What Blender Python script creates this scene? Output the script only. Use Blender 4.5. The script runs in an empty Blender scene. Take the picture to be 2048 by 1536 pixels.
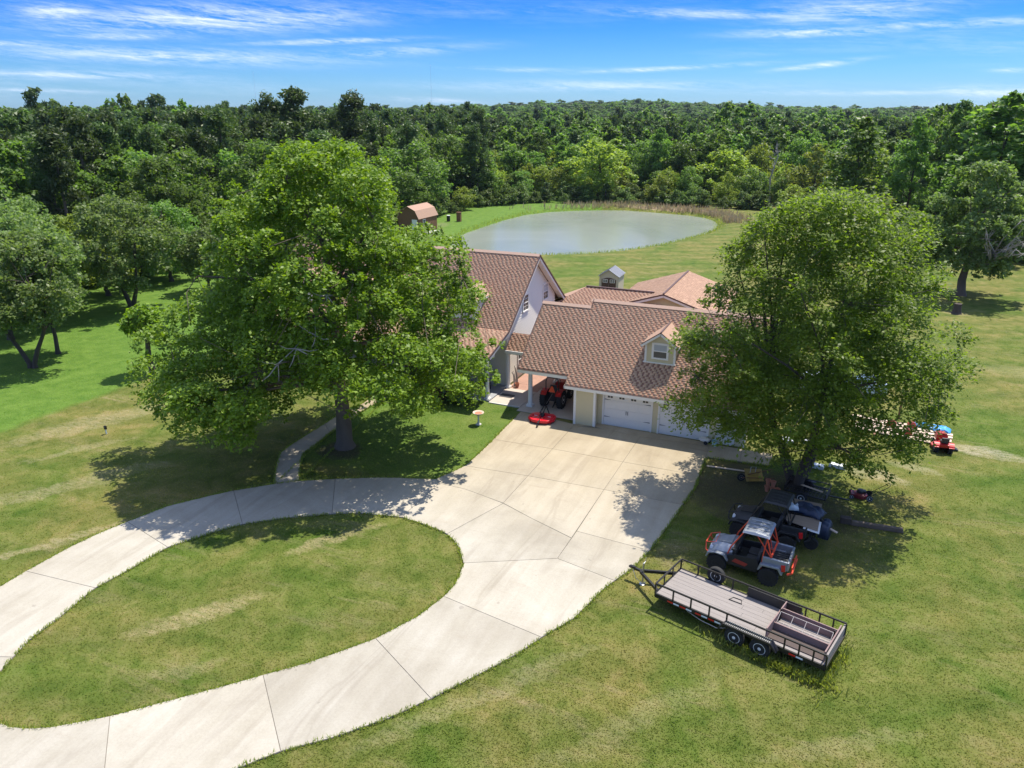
import bpy, math, random
import numpy as np
from mathutils import Vector, Matrix

D = math.radians
scene = bpy.context.scene

# ------------------------------------------------------------------ camera
FOV_W = 2 * math.atan(1024 / 1480)
cam_d = bpy.data.cameras.new('drone_camera')
cam = bpy.data.objects.new('drone_camera', cam_d)
scene.collection.objects.link(cam)
cam_d.sensor_width = 36
cam_d.angle = FOV_W
cam_d.clip_start = 0.5
cam_d.clip_end = 20000
cam.location = (0, 0, 17.3)
cam.rotation_euler = (D(90 - 20.148), 0, D(23.7))
scene.camera = cam

# ------------------------------------------------------------------ world and sun
SUN_EL, SUN_ROT = 64.0, 23.0            # sun stands behind the house, a little right of +Y
# streaks of cirrus: azimuth, elevation, half width, half height (degrees), tilt, strength
CLOUDS = [(-52.5, 5.71, 2.4, 0.54, 0.054, 0.9), (-43.9, 5.73, 9.5, 0.84, 0.054, 0.95), (-36.9, 6.19, 3.0, 0.73, 0.025, 0.6), (-36.3, 4.58, 5.0, 0.17, 0.045, 0.9), (-46.9, 3.45, 10.1, 0.49, -0.005, 0.75), (-33.0, 3.93, 6.5, 0.35, 0.066, 0.5), (-52.3, 2.21, 6.6, 0.22, -0.0, 0.7), (-54.9, 1.3, 3.9, 0.16, -0.019, 0.6), (-10.2, 6.24, 7.9, 0.3, -0.044, 0.65), (-1.4, 6.11, 5.3, 0.76, 0.015, 0.7), (-3.3, 4.93, 4.6, 0.26, -0.012, 0.95), (4.4, 5.11, 5.9, 0.25, -0.006, 0.75), (-12.9, 2.89, 5.8, 0.14, 0.037, 0.8), (-2.8, 2.96, 2.7, 0.17, 0.1, 0.75), (-17.4, 1.78, 11.2, 0.36, -0.003, 0.5), (7.6, 1.21, 3.4, 0.35, -0.034, 0.8), (-0.1, 1.24, 7.2, 0.17, -0.009, 0.6), (-54.9, 3.88, 3.3, 0.18, 0.019, 0.7), (-49.7, 4.53, 3.4, 0.22, 0.018, 0.7), (-29.6, 0.84, 2.9, 0.15, -0.045, 0.6), (8.2, 2.41, 1.0, 0.12, -0.026, 0.7), (-22.8, 2.84, 3.9, 0.14, -0.028, 0.5)]

world = bpy.data.worlds.new('World')
scene.world = world
world.use_nodes = True
WN, WL_ = world.node_tree.nodes, world.node_tree.links
WN.clear()


def wn(t, **k):
    n = WN.new(t)
    for a, b in k.items():
        setattr(n, a, b)
    return n


def wmath(op, a, b=None, c=None, clamp=False):
    n = wn('ShaderNodeMath', operation=op, use_clamp=clamp)
    for i, v in enumerate((a, b, c)):
        if v is None:
            continue
        if isinstance(v, (int, float)):
            n.inputs[i].default_value = v
        else:
            WL_.new(v, n.inputs[i])
    return n.outputs[0]


sky = wn('ShaderNodeTexSky', sky_type='NISHITA', sun_disc=False, sun_elevation=D(SUN_EL), sun_rotation=D(SUN_ROT),
         altitude=100, air_density=1.0, dust_density=0.6, ozone_density=3.0)
tc = wn('ShaderNodeTexCoord')
sep = wn('ShaderNodeSeparateXYZ')
WL_.new(tc.outputs['Generated'], sep.inputs[0])
az = wmath('MULTIPLY', wmath('ARCTAN2', sep.outputs[0], sep.outputs[1]), 57.2958)   # degrees right of +Y
el = wmath('MULTIPLY', wmath('ARCSINE', sep.outputs[2]), 57.2958)
# deeper, more saturated blue upwards in view; paler overhead so shade gets less blue
ramp = wn('ShaderNodeValToRGB')
cr = ramp.color_ramp
cr.elements[0].position = 0.0
cr.elements[0].color = (0.30, 0.52, 0.84, 1)
cr.elements[1].position = 1.0
cr.elements[1].color = (0.45, 0.68, 1.0, 1)
for p, c in ((0.03, (0.19, 0.42, 0.78, 1)), (0.065, (0.075, 0.30, 0.76, 1)), (0.10, (0.022, 0.225, 0.74, 1)), (0.22, (0.09, 0.34, 0.86, 1)), (0.45, (0.33, 0.57, 0.92, 1))):
    e = cr.elements.new(p)
    e.color = c
WL_.new(wmath('DIVIDE', el, 90, clamp=True), ramp.inputs[0])
mul = wn('ShaderNodeMix', data_type='RGBA', blend_type='MULTIPLY')
mul.inputs[0].default_value = 1.0
WL_.new(sky.outputs[0], mul.inputs[6])
WL_.new(ramp.outputs[0], mul.inputs[7])


# cirrus: wind-drawn streaks, each a soft ellipse (azimuth, elevation, half widths) filled with stretched noise
def streak_noise(sx, sy, scale, detail, rough, off, tilt=0.0):
    x = wmath('MULTIPLY', az, sx)
    y = wmath('MULTIPLY', wmath('ADD', el, wmath('MULTIPLY', az, tilt)), sy)
    cb = wn('ShaderNodeCombineXYZ')
    WL_.new(x, cb.inputs[0])
    WL_.new(y, cb.inputs[1])
    cb.inputs[2].default_value = off
    n = wn('ShaderNodeTexNoise', noise_dimensions='3D')
    n.inputs['Scale'].default_value = scale
    n.inputs['Detail'].default_value = detail
    n.inputs['Roughness'].default_value = rough
    n.inputs['Distortion'].default_value = 0.5
    WL_.new(cb.outputs[0], n.inputs['Vector'])
    return n.outputs[0]


fil = streak_noise(0.16, 1.7, 1.0, 9, 0.72, 3.1, 0.05)
fine = streak_noise(0.9, 6.0, 1.0, 8, 0.7, 8.4, 0.12)
total = None
for (a0, e0, wa, we, tilt, k) in CLOUDS:
    da = wmath('DIVIDE', wmath('SUBTRACT', az, a0), wa)
    de = wmath('DIVIDE', wmath('SUBTRACT', wmath('SUBTRACT', el, e0), wmath('MULTIPLY', wmath('SUBTRACT', az, a0), tilt)), we)
    r2 = wmath('ADD', wmath('MULTIPLY', da, da), wmath('MULTIPLY', de, de))
    g = wmath('MULTIPLY', wmath('POWER', 2.718, wmath('MULTIPLY', r2, -1.0)), k)
    total = g if total is None else wmath('MAXIMUM', total, g)
# thin cirrus goes on elsewhere; unseen veil overhead added to whiten the fill light
wide = wmath('MULTIPLY', wmath('SUBTRACT', streak_noise(0.03, 0.35, 1.0, 4, 0.55, 20.0), 0.50, clamp=True), 1.4)
fill_veil = wmath('MULTIPLY', wmath('SUBTRACT', streak_noise(0.02, 0.06, 1.0, 5, 0.6, 31.0), 0.30, clamp=True), wmath('MULTIPLY', wmath('SUBTRACT', el, 9.0), 0.10, clamp=True))
wide = wmath('MAXIMUM', wide, wmath('MULTIPLY', fill_veil, 4.0))
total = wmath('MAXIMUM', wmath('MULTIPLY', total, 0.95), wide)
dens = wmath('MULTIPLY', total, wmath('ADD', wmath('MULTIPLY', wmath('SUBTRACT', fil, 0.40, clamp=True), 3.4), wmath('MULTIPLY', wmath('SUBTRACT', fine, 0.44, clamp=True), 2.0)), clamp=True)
dens = wmath('MULTIPLY', dens, wmath('GREATER_THAN', el, 0.0))
cmix = wn('ShaderNodeMix', data_type='RGBA')
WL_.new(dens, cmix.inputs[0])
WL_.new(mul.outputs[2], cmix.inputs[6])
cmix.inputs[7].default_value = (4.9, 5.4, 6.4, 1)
bg = wn('ShaderNodeBackground')
bg.inputs[1].default_value = 0.125
WL_.new(cmix.outputs[2], bg.inputs[0])
wo = wn('ShaderNodeOutputWorld')
WL_.new(bg.outputs[0], wo.inputs[0])

sun_d = bpy.data.lights.new('sun', 'SUN')
sun_d.energy = 4.3
sun_d.angle = D(0.55)
sun_d.color = (1.0, 0.93, 0.82)
sun = bpy.data.objects.new('sun', sun_d)
scene.collection.objects.link(sun)
sun.location = (10, 40, 60)
_dir = Vector((math.sin(D(SUN_ROT)) * math.cos(D(SUN_EL)), math.cos(D(SUN_ROT)) * math.cos(D(SUN_EL)), math.sin(D(SUN_EL))))
sun.rotation_euler = _dir.to_track_quat('Z', 'Y').to_euler()

scene.view_settings.view_transform = 'Standard'
scene.view_settings.look = 'None'
scene.view_settings.exposure = 0.82
scene.view_settings.gamma = 1.0
scene.view_settings.use_curve_mapping = False
scene.cycles.max_bounces = 6
scene.cycles.diffuse_bounces = 3
scene.cycles.glossy_bounces = 3
scene.cycles.transmission_bounces = 4
scene.cycles.transparent_max_bounces = 6
scene.cycles.volume_bounces = 0
scene.cycles.caustics_reflective = False
scene.cycles.caustics_refractive = False
scene.cycles.sample_clamp_indirect = 6
scene.cycles.use_denoising = True

# ------------------------------------------------------------------ surveyed outlines (metres)
SLABS = {
    'L1': [(-27.59, 11.84), (-27.92, 14.21), (-27.99, 15.3), (-24.47, 15.63), (-24.07, 13.78), (-23.93, 12.69), (-23.57, 11.79), (-26.57, 10.61)],
    'L0': [(-26.57, 10.61), (-23.57, 11.79), (-23.28, 11.16), (-23.37, 10.58), (-23.0, 10.03), (-22.01, 9.79), (-21.12, 9.75), (-20.67, 9.76), (-20.09, 9.95), (-19.52, 10.27), (-18.31, 11.26), (-16.8, 9.85), (-15.48, 8.65), (-17.16, 7.15), (-20.81, 6.63), (-25.33, 7.58)],
    'a': [(-27.99, 15.3), (-27.98, 17.21), (-27.81, 18.5), (-27.51, 19.68), (-24.19, 18.87), (-24.33, 16.74), (-24.47, 15.63)],
    'b': [(-27.51, 19.68), (-26.98, 21.44), (-26.37, 22.33), (-25.79, 23.19), (-25.25, 23.85), (-22.64, 21.61), (-23.41, 20.43), (-24.19, 18.87)],
    'c': [(-25.25, 23.85), (-23.93, 25.17), (-22.98, 25.94), (-21.47, 26.85), (-19.53, 23.96), (-21.13, 22.87), (-22.64, 21.61)],
    'd': [(-21.47, 26.85), (-20.11, 27.59), (-18.66, 28.23), (-16.83, 28.86), (-16.46, 28.53), (-16.44, 24.99), (-18.43, 24.51), (-19.53, 23.96)],
    'e': [(-16.46, 28.53), (-15.02, 28.51), (-13.86, 28.25), (-12.73, 27.98), (-13.87, 24.55), (-14.58, 24.75), (-15.28, 24.86), (-16.44, 24.99)],
    'f': [(-12.73, 27.98), (-11.08, 27.28), (-8.79, 26.4), (-8.8, 24.7), (-12.19, 22.85), (-12.89, 23.79), (-13.36, 24.22), (-13.87, 24.55)],
    'g': [(-12.19, 22.85), (-8.8, 24.7), (-6.21, 24.16), (-6.48, 23.37), (-6.91, 21.35), (-7.61, 19.9), (-11.86, 20.58), (-11.83, 21.3), (-11.94, 22.01)],
    'h': [(-11.86, 20.58), (-7.61, 19.9), (-8.03, 18.83), (-8.77, 17.47), (-9.72, 15.82), (-12.89, 17.51), (-12.16, 19.17)],
    'i': [(-12.89, 17.51), (-9.72, 15.82), (-10.5, 14.6), (-11.6, 13.31), (-12.67, 12.3), (-15.26, 14.52), (-14.35, 15.5), (-13.78, 16.25)],
    'j': [(-15.26, 14.52), (-12.67, 12.3), (-13.34, 11.39), (-13.68, 10.99), (-14.66, 9.83), (-15.48, 8.65), (-16.8, 9.85), (-18.31, 11.26), (-17.06, 12.57), (-15.73, 13.99)],
    'A1': [(-16.43, 38.78), (-12.82, 38.24), (-12.75, 38.04), (-12.74, 34.53), (-16.22, 34.37), (-16.29, 35.44)],
    'A2': [(-16.22, 34.37), (-12.74, 34.53), (-12.74, 31.04), (-16.17, 30.78), (-16.16, 32.12)],
    'A3': [(-16.17, 30.78), (-12.74, 31.04), (-12.74, 28.0), (-13.86, 28.25), (-15.02, 28.51), (-16.46, 28.53), (-16.83, 28.86), (-16.78, 29.07), (-16.3, 30.36)],
    'B1': [(-12.75, 38.04), (-11.11, 38.26), (-8.77, 38.08), (-8.78, 34.52), (-12.74, 34.53)],
    'B2': [(-12.74, 34.53), (-8.78, 34.52), (-8.79, 31.18), (-12.74, 31.04)],
    'B3': [(-12.74, 31.04), (-8.79, 31.18), (-8.79, 26.41), (-11.08, 27.28), (-12.74, 28.0)],
    'C1': [(-8.77, 38.08), (-4.97, 38.33), (-4.88, 36.4), (-4.83, 34.54), (-8.78, 34.52)],
    'C2': [(-8.78, 34.52), (-4.83, 34.54), (-4.79, 33.32), (-4.98, 31.23), (-8.79, 31.18)],
    'C3': [(-8.79, 31.18), (-4.98, 31.23), (-5.16, 29.38), (-5.46, 26.81), (-8.77, 27.03)],
    'C4': [(-8.77, 27.03), (-5.46, 26.81), (-5.8, 25.25), (-6.21, 24.16), (-8.8, 24.7)],
    'D': [(-12.82, 38.24), (-11.68, 38.9), (-11.19, 38.92), (-5.24, 38.79), (-4.94, 38.63), (-4.97, 38.33), (-8.77, 38.08), (-11.11, 38.26), (-11.56, 38.35), (-12.75, 38.04)],
    'E1': [(-4.97, 38.33), (-4.94, 38.63), (-3.26, 38.66), (-3.15, 37.03), (-4.9, 36.85)],
    'E2': [(-3.26, 38.66), (-1.67, 38.67), (-1.65, 37.17), (-3.15, 37.03)],
}
WALK_L = [(-23.88, 25.13), (-25.14, 26.8), (-25.97, 28.07), (-26.16, 29.03), (-26.23, 30.32), (-26.35, 33.55), (-26.12, 36.17), (-26.43, 37.48)]
WALK_R = [(-22.99, 25.94), (-24.02, 27.29), (-24.84, 28.57), (-24.92, 29.43), (-25.03, 30.1), (-25.22, 32.15), (-25.41, 34.59), (-25.25, 37.6)]
POND = [(-49.04, 90.4), (-52.15, 96.97), (-53.42, 104.35), (-53.72, 111.31), (-53.93, 119.8), (-53.33, 127.41), (-50.69, 133.33), (-46.98, 137.03), (-42.84, 139.69), (-38.33, 141.25), (-33.3, 140.56), (-29.28, 139.52), (-25.41, 138.52), (-22.36, 136.51), (-20.25, 133.2), (-18.67, 128.59), (-18.47, 124.34), (-18.9, 118.94), (-20.44, 112.91), (-22.2, 107.2), (-24.02, 102.71), (-26.46, 98.59), (-29.01, 95.38), (-31.71, 92.98), (-34.54, 91.14), (-37.63, 89.98), (-40.8, 88.99), (-44.16, 88.32), (-47.0, 88.73)]
# ------------------------------------------------------------------ object helpers
COL = scene.collection


def tag(o, label=None, cat=None, group=None, kind=None):
    if label:
        o['label'] = label
    if cat:
        o['category'] = cat
    if group:
        o['group'] = group
    if kind:
        o['kind'] = kind
    return o


def empty(name, loc=(0, 0, 0), rz=0.0, label=None, cat=None, group=None, kind=None):
    o = bpy.data.objects.new(name, None)
    o.empty_display_size = 0.3
    COL.objects.link(o)
    o.location = loc
    o.rotation_euler = (0, 0, rz)
    return tag(o, label, cat, group, kind)


def kids(o):
    return [c for c in KIDS.get(o.name, [])]


KIDS = {}


def link(name, mesh, parent=None, loc=(0, 0, 0), rot=(0, 0, 0)):
    o = bpy.data.objects.new(name, mesh)
    COL.objects.link(o)
    if parent is not None:
        o.parent = parent
        KIDS.setdefault(parent.name, []).append(o)
    o.location = loc
    o.rotation_euler = rot
    return o


def copy_tree(o, parent=None):
    c = o.copy()
    COL.objects.link(c)
    if parent is not None:
        c.parent = parent
        KIDS.setdefault(parent.name, []).append(c)
    for ch in kids(o):
        copy_tree(ch, c)
    return c


class MB:
    """collects shapes and links them as one mesh object"""

    def __init__(self):
        self.v, self.f, self.m = [], [], []

    def add(self, vs, fs, mi=0):
        n = len(self.v)
        self.v.extend([tuple(map(float, p)) for p in vs])
        self.f.extend([tuple(i + n for i in f) for f in fs])
        self.m.extend([mi] * len(fs))
        return self

    def box(self, c, s, rz=0.0, ry=0.0, rx=0.0, mi=0, taper=None):
        hx, hy, hz = s[0] / 2, s[1] / 2, s[2] / 2
        R = Matrix.Rotation(rz, 3, 'Z') @ Matrix.Rotation(ry, 3, 'Y') @ Matrix.Rotation(rx, 3, 'X')
        vs = []
        for z in (-1, 1):
            t = taper if (taper and z > 0) else 1.0
            for x, y in ((-1, -1), (1, -1), (1, 1), (-1, 1)):
                p = R @ Vector((x * hx * t, y * hy * t, z * hz))
                vs.append((p.x + c[0], p.y + c[1], p.z + c[2]))
        return self.add(vs, [(3, 2, 1, 0), (4, 5, 6, 7), (0, 1, 5, 4), (1, 2, 6, 5), (2, 3, 7, 6), (3, 0, 4, 7)], mi)

    def b2(self, x0, x1, y0, y1, z0, z1, mi=0):
        return self.box(((x0 + x1) / 2, (y0 + y1) / 2, (z0 + z1) / 2), (abs(x1 - x0), abs(y1 - y0), abs(z1 - z0)), mi=mi)

    def tube(self, pts, r, n=8, mi=0, cap=True):
        pts = [Vector(p) for p in pts]
        rs = r if isinstance(r, (list, tuple)) else [r] * len(pts)
        vs, fs = [], []
        up = None
        for i, p in enumerate(pts):
            t = (pts[min(i + 1, len(pts) - 1)] - pts[max(i - 1, 0)]).normalized()
            if up is None:
                up = t.orthogonal().normalized()
            a = (up - t * up.dot(t))
            a = a.normalized() if a.length > 1e-5 else t.orthogonal().normalized()
            up = a
            b = t.cross(a)
            for k in range(n):
                q = 2 * math.pi * k / n
                vs.append(p + (a * math.cos(q) + b * math.sin(q)) * rs[i])
        for i in range(len(pts) - 1):
            for k in range(n):
                k2 = (k + 1) % n
                fs.append((i * n + k, i * n + k2, (i + 1) * n + k2, (i + 1) * n + k))
        if cap:
            fs.append(tuple(range(n - 1, -1, -1)))
            fs.append(tuple((len(pts) - 1) * n + k for k in range(n)))
        return self.add(vs, fs, mi)

    def bar(self, p0, p1, w, h=None, mi=0):
        """square bar from p0 to p1"""
        h = h or w
        p0, p1 = Vector(p0), Vector(p1)
        t = (p1 - p0).normalized()
        up = Vector((0, 0, 1)) if abs(t.z) < 0.95 else Vector((0, 1, 0))
        a = t.cross(up).normalized()
        b = a.cross(t)
        vs = []
        for p in (p0, p1):
            for x, y in ((-1, -1), (1, -1), (1, 1), (-1, 1)):
                vs.append(p + a * x * w / 2 + b * y * h / 2)
        return self.add(vs, [(3, 2, 1, 0), (4, 5, 6, 7), (0, 1, 5, 4), (1, 2, 6, 5), (2, 3, 7, 6), (3, 0, 4, 7)], mi)

    def lathe(self, prof, c=(0, 0, 0), n=20, axis='z', mi=0):
        """prof: (radius, height) pairs"""
        vs, fs = [], []
        for r, h in prof:
            for k in range(n):
                q = 2 * math.pi * k / n
                a, b = r * math.cos(q), r * math.sin(q)
                p = (a, b, h) if axis == 'z' else ((a, h, b) if axis == 'y' else (h, a, b))
                vs.append((p[0] + c[0], p[1] + c[1], p[2] + c[2]))
        m = len(prof)
        for i in range(m - 1):
            for k in range(n):
                k2 = (k + 1) % n
                fs.append((i * n + k, i * n + k2, (i + 1) * n + k2, (i + 1) * n + k))
        if prof[0][0] > 1e-4:
            fs.append(tuple(range(n - 1, -1, -1)))
        if prof[-1][0] > 1e-4:
            fs.append(tuple((m - 1) * n + k for k in range(n)))
        return self.add(vs, fs, mi)

    def prism(self, poly, d0, d1, plane='xy', mi=0):
        """extrude a 2-D outline between d0 and d1 along the third axis"""
        n = len(poly)

        def P(a, b, d):
            return (a, b, d) if plane == 'xy' else ((a, d, b) if plane == 'xz' else (d, a, b))
        vs = [P(a, b, d0) for a, b in poly] + [P(a, b, d1) for a, b in poly]
        fs = [tuple(range(n - 1, -1, -1)), tuple(range(n, 2 * n))]
        for i in range(n):
            j = (i + 1) % n
            fs.append((i, j, n + j, n + i))
        return self.add(vs, fs, mi)

    def loft(self, secs, mi=0, close=True):
        """secs: list of rings with the same number of points"""
        n = len(secs[0])
        vs = [p for s in secs for p in s]
        fs = []
        for i in range(len(secs) - 1):
            for k in range(n):
                k2 = (k + 1) % n
                fs.append((i * n + k, i * n + k2, (i + 1) * n + k2, (i + 1) * n + k))
        if close:
            fs.append(tuple(range(n - 1, -1, -1)))
            fs.append(tuple((len(secs) - 1) * n + k for k in range(n)))
        return self.add(vs, fs, mi)

    def mesh(self, name, mats, smooth=False, shift=None):
        me = bpy.data.meshes.new(name)
        vs = self.v
        if shift is not None:
            vs = [(a - shift[0], b - shift[1], c - shift[2]) for a, b, c in vs]
        me.from_pydata(vs, [], self.f)
        if not isinstance(mats, (list, tuple)):
            mats = [mats]
        for m in mats:
            me.materials.append(m)
        if len(mats) > 1:
            me.polygons.foreach_set('material_index', self.m)
        import bmesh
        bm = bmesh.new()
        bm.from_mesh(me)
        bmesh.ops.recalc_face_normals(bm, faces=bm.faces)
        bm.to_mesh(me)
        bm.free()
        if smooth:
            me.polygons.foreach_set('use_smooth', [True] * len(me.polygons))
            try:
                me.set_sharp_from_angle(angle=D(38))
            except Exception:
                pass
        me.update()
        return me

    def build(self, name, mats, parent=None, smooth=False, world=False, bevel=0.0):
        """world=True: the shapes are in world coordinates and the parent is unrotated"""
        sh = None
        if world and parent is not None:
            sh = parent.matrix_basis.translation
        o = link(name, self.mesh(name, mats, smooth, sh), parent)
        if bevel:
            b = o.modifiers.new('bevel', 'BEVEL')
            b.width = bevel
            b.segments = 2
            b.limit_method = 'ANGLE'
            b.angle_limit = D(40)
        return o


# ------------------------------------------------------------------ materials
def mat_new(name):
    m = bpy.data.materials.new(name)
    m.use_nodes = True
    nt = m.node_tree
    return m, nt, nt.nodes, nt.links, nt.nodes['Principled BSDF']


def noise(nt, scale, detail=4, rough=0.55, vec=None, dist=0.0):
    n = nt.nodes.new('ShaderNodeTexNoise')
    n.inputs['Scale'].default_value = scale
    n.inputs['Detail'].default_value = detail
    n.inputs['Roughness'].default_value = rough
    n.inputs['Distortion'].default_value = dist
    if vec is not None:
        nt.links.new(vec, n.inputs['Vector'])
    return n


def rampn(nt, fac, stops):
    r = nt.nodes.new('ShaderNodeValToRGB')
    els = r.color_ramp.elements
    els[0].position, els[0].color = stops[0][0], (*stops[0][1], 1)
    els[1].position, els[1].color = stops[-1][0], (*stops[-1][1], 1)
    for p, c in stops[1:-1]:
        e = els.new(p)
        e.color = (*c, 1)
    nt.links.new(fac, r.inputs[0])
    return r


def mixc(nt, fac, a, b, mode='MIX'):
    n = nt.nodes.new('ShaderNodeMix')
    n.data_type = 'RGBA'
    n.blend_type = mode
    for i, v in ((0, fac), (6, a), (7, b)):
        if isinstance(v, (int, float)):
            n.inputs[i].default_value = v
        elif isinstance(v, tuple):
            n.inputs[i].default_value = (*v, 1) if len(v) == 3 else v
        else:
            nt.links.new(v, n.inputs[i])
    return n.outputs[2]


def mth(nt, op, a, b=None, clamp=False, c=None):
    n = nt.nodes.new('ShaderNodeMath')
    n.operation = op
    n.use_clamp = clamp
    for i, v in ((0, a), (1, b), (2, c)):
        if v is None:
            continue
        if isinstance(v, (int, float)):
            n.inputs[i].default_value = v
        else:
            nt.links.new(v, n.inputs[i])
    return n.outputs[0]


def posn(nt, scale=(1, 1, 1), rot=(0, 0, 0), obj=False):
    if obj:
        g = nt.nodes.new('ShaderNodeTexCoord').outputs['Object']
    else:
        g = nt.nodes.new('ShaderNodeNewGeometry').outputs['Position']
    mp = nt.nodes.new('ShaderNodeMapping')
    mp.vector_type = 'POINT'
    mp.inputs['Scale'].default_value = scale
    mp.inputs['Rotation'].default_value = rot
    nt.links.new(g, mp.inputs[0])
    return mp.outputs[0]


def mat(name, col, rough=0.6, metal=0.0, var=0.12, vscale=6.0, bump=0.0, bscale=30.0, island=0.0, spec=0.5, obj=True, stretch=(1, 1, 1)):
    """plain surface with a little uneven tone and relief"""
    m, nt, N, L, P = mat_new(name)
    v = posn(nt, stretch, obj=obj)
    n = noise(nt, vscale, 5, 0.6, v)
    c = mixc(nt, n.outputs[0], tuple(x * (1 - var) for x in col), tuple(min(1, x * (1 + var)) for x in col))
    if island:
        g = N.new('ShaderNodeNewGeometry')
        k = mth(nt, 'ADD', mth(nt, 'MULTIPLY', g.outputs['Random Per Island'], island * 2), 1 - island)
        c = mixc(nt, 1.0, c, k, 'MULTIPLY')
    L.new(c, P.inputs['Base Color'])
    P.inputs['Roughness'].default_value = rough
    P.inputs['Metallic'].default_value = metal
    P.inputs['Specular IOR Level'].default_value = spec
    if bump:
        n2 = noise(nt, bscale, 6, 0.6, v)
        b = N.new('ShaderNodeBump')
        b.inputs['Strength'].default_value = bump
        b.inputs['Distance'].default_value = 0.02
        L.new(n2.outputs[0], b.inputs['Height'])
        L.new(b.outputs[0], P.inputs['Normal'])
    return m


def leaf_mat(name, dark, light, trans=0.45, tcol=None, big=0.25):
    """leaves: tone differs from leaf to leaf and, gently, over the crown; part of the light passes through"""
    m, nt, N, L, P = mat_new(name)
    g = N.new('ShaderNodeNewGeometry')
    oi = N.new('ShaderNodeObjectInfo')
    tcn = N.new('ShaderNodeTexCoord')
    n = noise(nt, big, 3, 0.6, tcn.outputs['Object'])
    f = mth(nt, 'ADD', mth(nt, 'MULTIPLY', g.outputs['Random Per Island'], 0.6), mth(nt, 'MULTIPLY', n.outputs[0], 0.5), clamp=True)
    c = mixc(nt, f, dark, light)
    hs = N.new('ShaderNodeHueSaturation')
    hs.inputs['Hue'].default_value = 0.5
    L.new(mth(nt, 'ADD', mth(nt, 'MULTIPLY', oi.outputs['Random'], 0.022), 0.491), hs.inputs['Hue'])
    L.new(mth(nt, 'ADD', mth(nt, 'MULTIPLY', oi.outputs['Random'], 0.6), 0.72), hs.inputs['Value'])
    L.new(c, hs.inputs['Color'])
    c = hs.outputs[0]
    P.inputs['Roughness'].default_value = 0.5
    P.inputs['Specular IOR Level'].default_value = 0.35
    L.new(c, P.inputs['Base Color'])
    tr = N.new('ShaderNodeBsdfTranslucent')
    t = mixc(nt, 1.0, c, tcol or (1.5, 1.65, 0.7), 'MULTIPLY')
    L.new(t, tr.inputs[0])
    mx = N.new('ShaderNodeMixShader')
    mx.inputs[0].default_value = trans
    L.new(P.outputs[0], mx.inputs[1])
    L.new(tr.outputs[0], mx.inputs[2])
    L.new(mx.outputs[0], N['Material Output'].inputs[0])
    return m


M = {}
M['white'] = mat('white_paint', (0.80, 0.785, 0.74), 0.5, var=0.04)
M['door_white'] = mat('door_white', (0.77, 0.755, 0.71), 0.45, var=0.03, bump=0.15, bscale=60)
M['cream'] = mat('cream_stucco', (0.62, 0.55, 0.35), 0.85, var=0.07, vscale=1.5, bump=0.3, bscale=40)
M['siding'] = mat('pale_siding', (0.82, 0.775, 0.67), 0.6, var=0.05, vscale=2)
M['siding_cream'] = mat('cream_siding', (0.60, 0.55, 0.42), 0.65, var=0.05, vscale=2)
M['black'] = mat('black_steel', (0.018, 0.018, 0.02), 0.4, 0.3, var=0.3)
M['black_plastic'] = mat('black_plastic', (0.02, 0.021, 0.023), 0.5, var=0.25)
M['rubber'] = mat('tyre_rubber', (0.02, 0.02, 0.02), 0.85, var=0.25, bump=0.3)
M['steel'] = mat('bare_steel', (0.45, 0.46, 0.47), 0.35, 0.9, var=0.15)
M['rim'] = mat('silver_rim', (0.72, 0.73, 0.74), 0.4, 0.15, var=0.08)
M['wood_dark'] = mat('damp_dark_boards', (0.075, 0.055, 0.048), 0.85, var=0.3, vscale=4, stretch=(0.4, 4, 1))  # darker purple-brown for the rack's lower boards
M['rim_white'] = mat('white_rim', (0.62, 0.72, 0.78), 0.4, var=0.05)
M['red'] = mat('red_paint', (0.50, 0.012, 0.012), 0.35, var=0.15)
M['red_bright'] = mat('bright_red', (0.70, 0.012, 0.025), 0.3, var=0.12)
M['red_dull'] = mat('faded_red', (0.35, 0.04, 0.03), 0.5, var=0.25)
M['maroon'] = mat('maroon_paint', (0.16, 0.012, 0.02), 0.5, var=0.25)
M['orange'] = mat('orange_tube', (0.70, 0.075, 0.03), 0.35, var=0.1)
M['triangle'] = mat('warning_triangle', (0.9, 0.09, 0.02), 0.4, var=0.03)
M['grey_body'] = mat('silver_grey_body', (0.30, 0.325, 0.36), 0.32, 0.4, var=0.28, vscale=5)
M['bark'] = mat('bark', (0.13, 0.10, 0.075), 0.95, var=0.35, vscale=3, bump=0.8, bscale=12, stretch=(1, 1, 0.3))
M['bark_dark'] = mat('dark_bark', (0.07, 0.055, 0.045), 0.95, var=0.35, vscale=3, bump=0.8, bscale=12, stretch=(1, 1, 0.3))
M['deadwood'] = mat('dead_wood', (0.34, 0.31, 0.28), 0.9, var=0.2)
M['glass'] = mat('dark_glass', (0.04, 0.05, 0.055), 0.08, var=0.1)
M['blind'] = mat('window_blind', (0.42, 0.45, 0.46), 0.6, var=0.05)
M['plywood'] = mat('weathered_plywood', (0.24, 0.19, 0.14), 0.85, var=0.3, vscale=4, stretch=(0.3, 2, 1))
M['wood_grey'] = mat('weathered_boards', (0.245, 0.22, 0.205), 0.85, var=0.28, vscale=3.0, bump=0.3, bscale=30, island=0.1, stretch=(0.35, 5, 1))
M['wood_purple'] = mat('stained_boards', (0.23, 0.155, 0.145), 0.8, var=0.25, vscale=4, island=0.12, stretch=(0.4, 4, 1))
M['wood_brown'] = mat('brown_wood', (0.17, 0.085, 0.04), 0.8, var=0.25, vscale=3)
M['lumber'] = mat('new_lumber', (0.60, 0.47, 0.36), 0.8, var=0.15, vscale=3, stretch=(0.3, 4, 1))
M['tarp_blue'] = mat('blue_tarp', (0.05, 0.32, 0.75), 0.4, var=0.25, bump=0.6, bscale=6)
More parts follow.
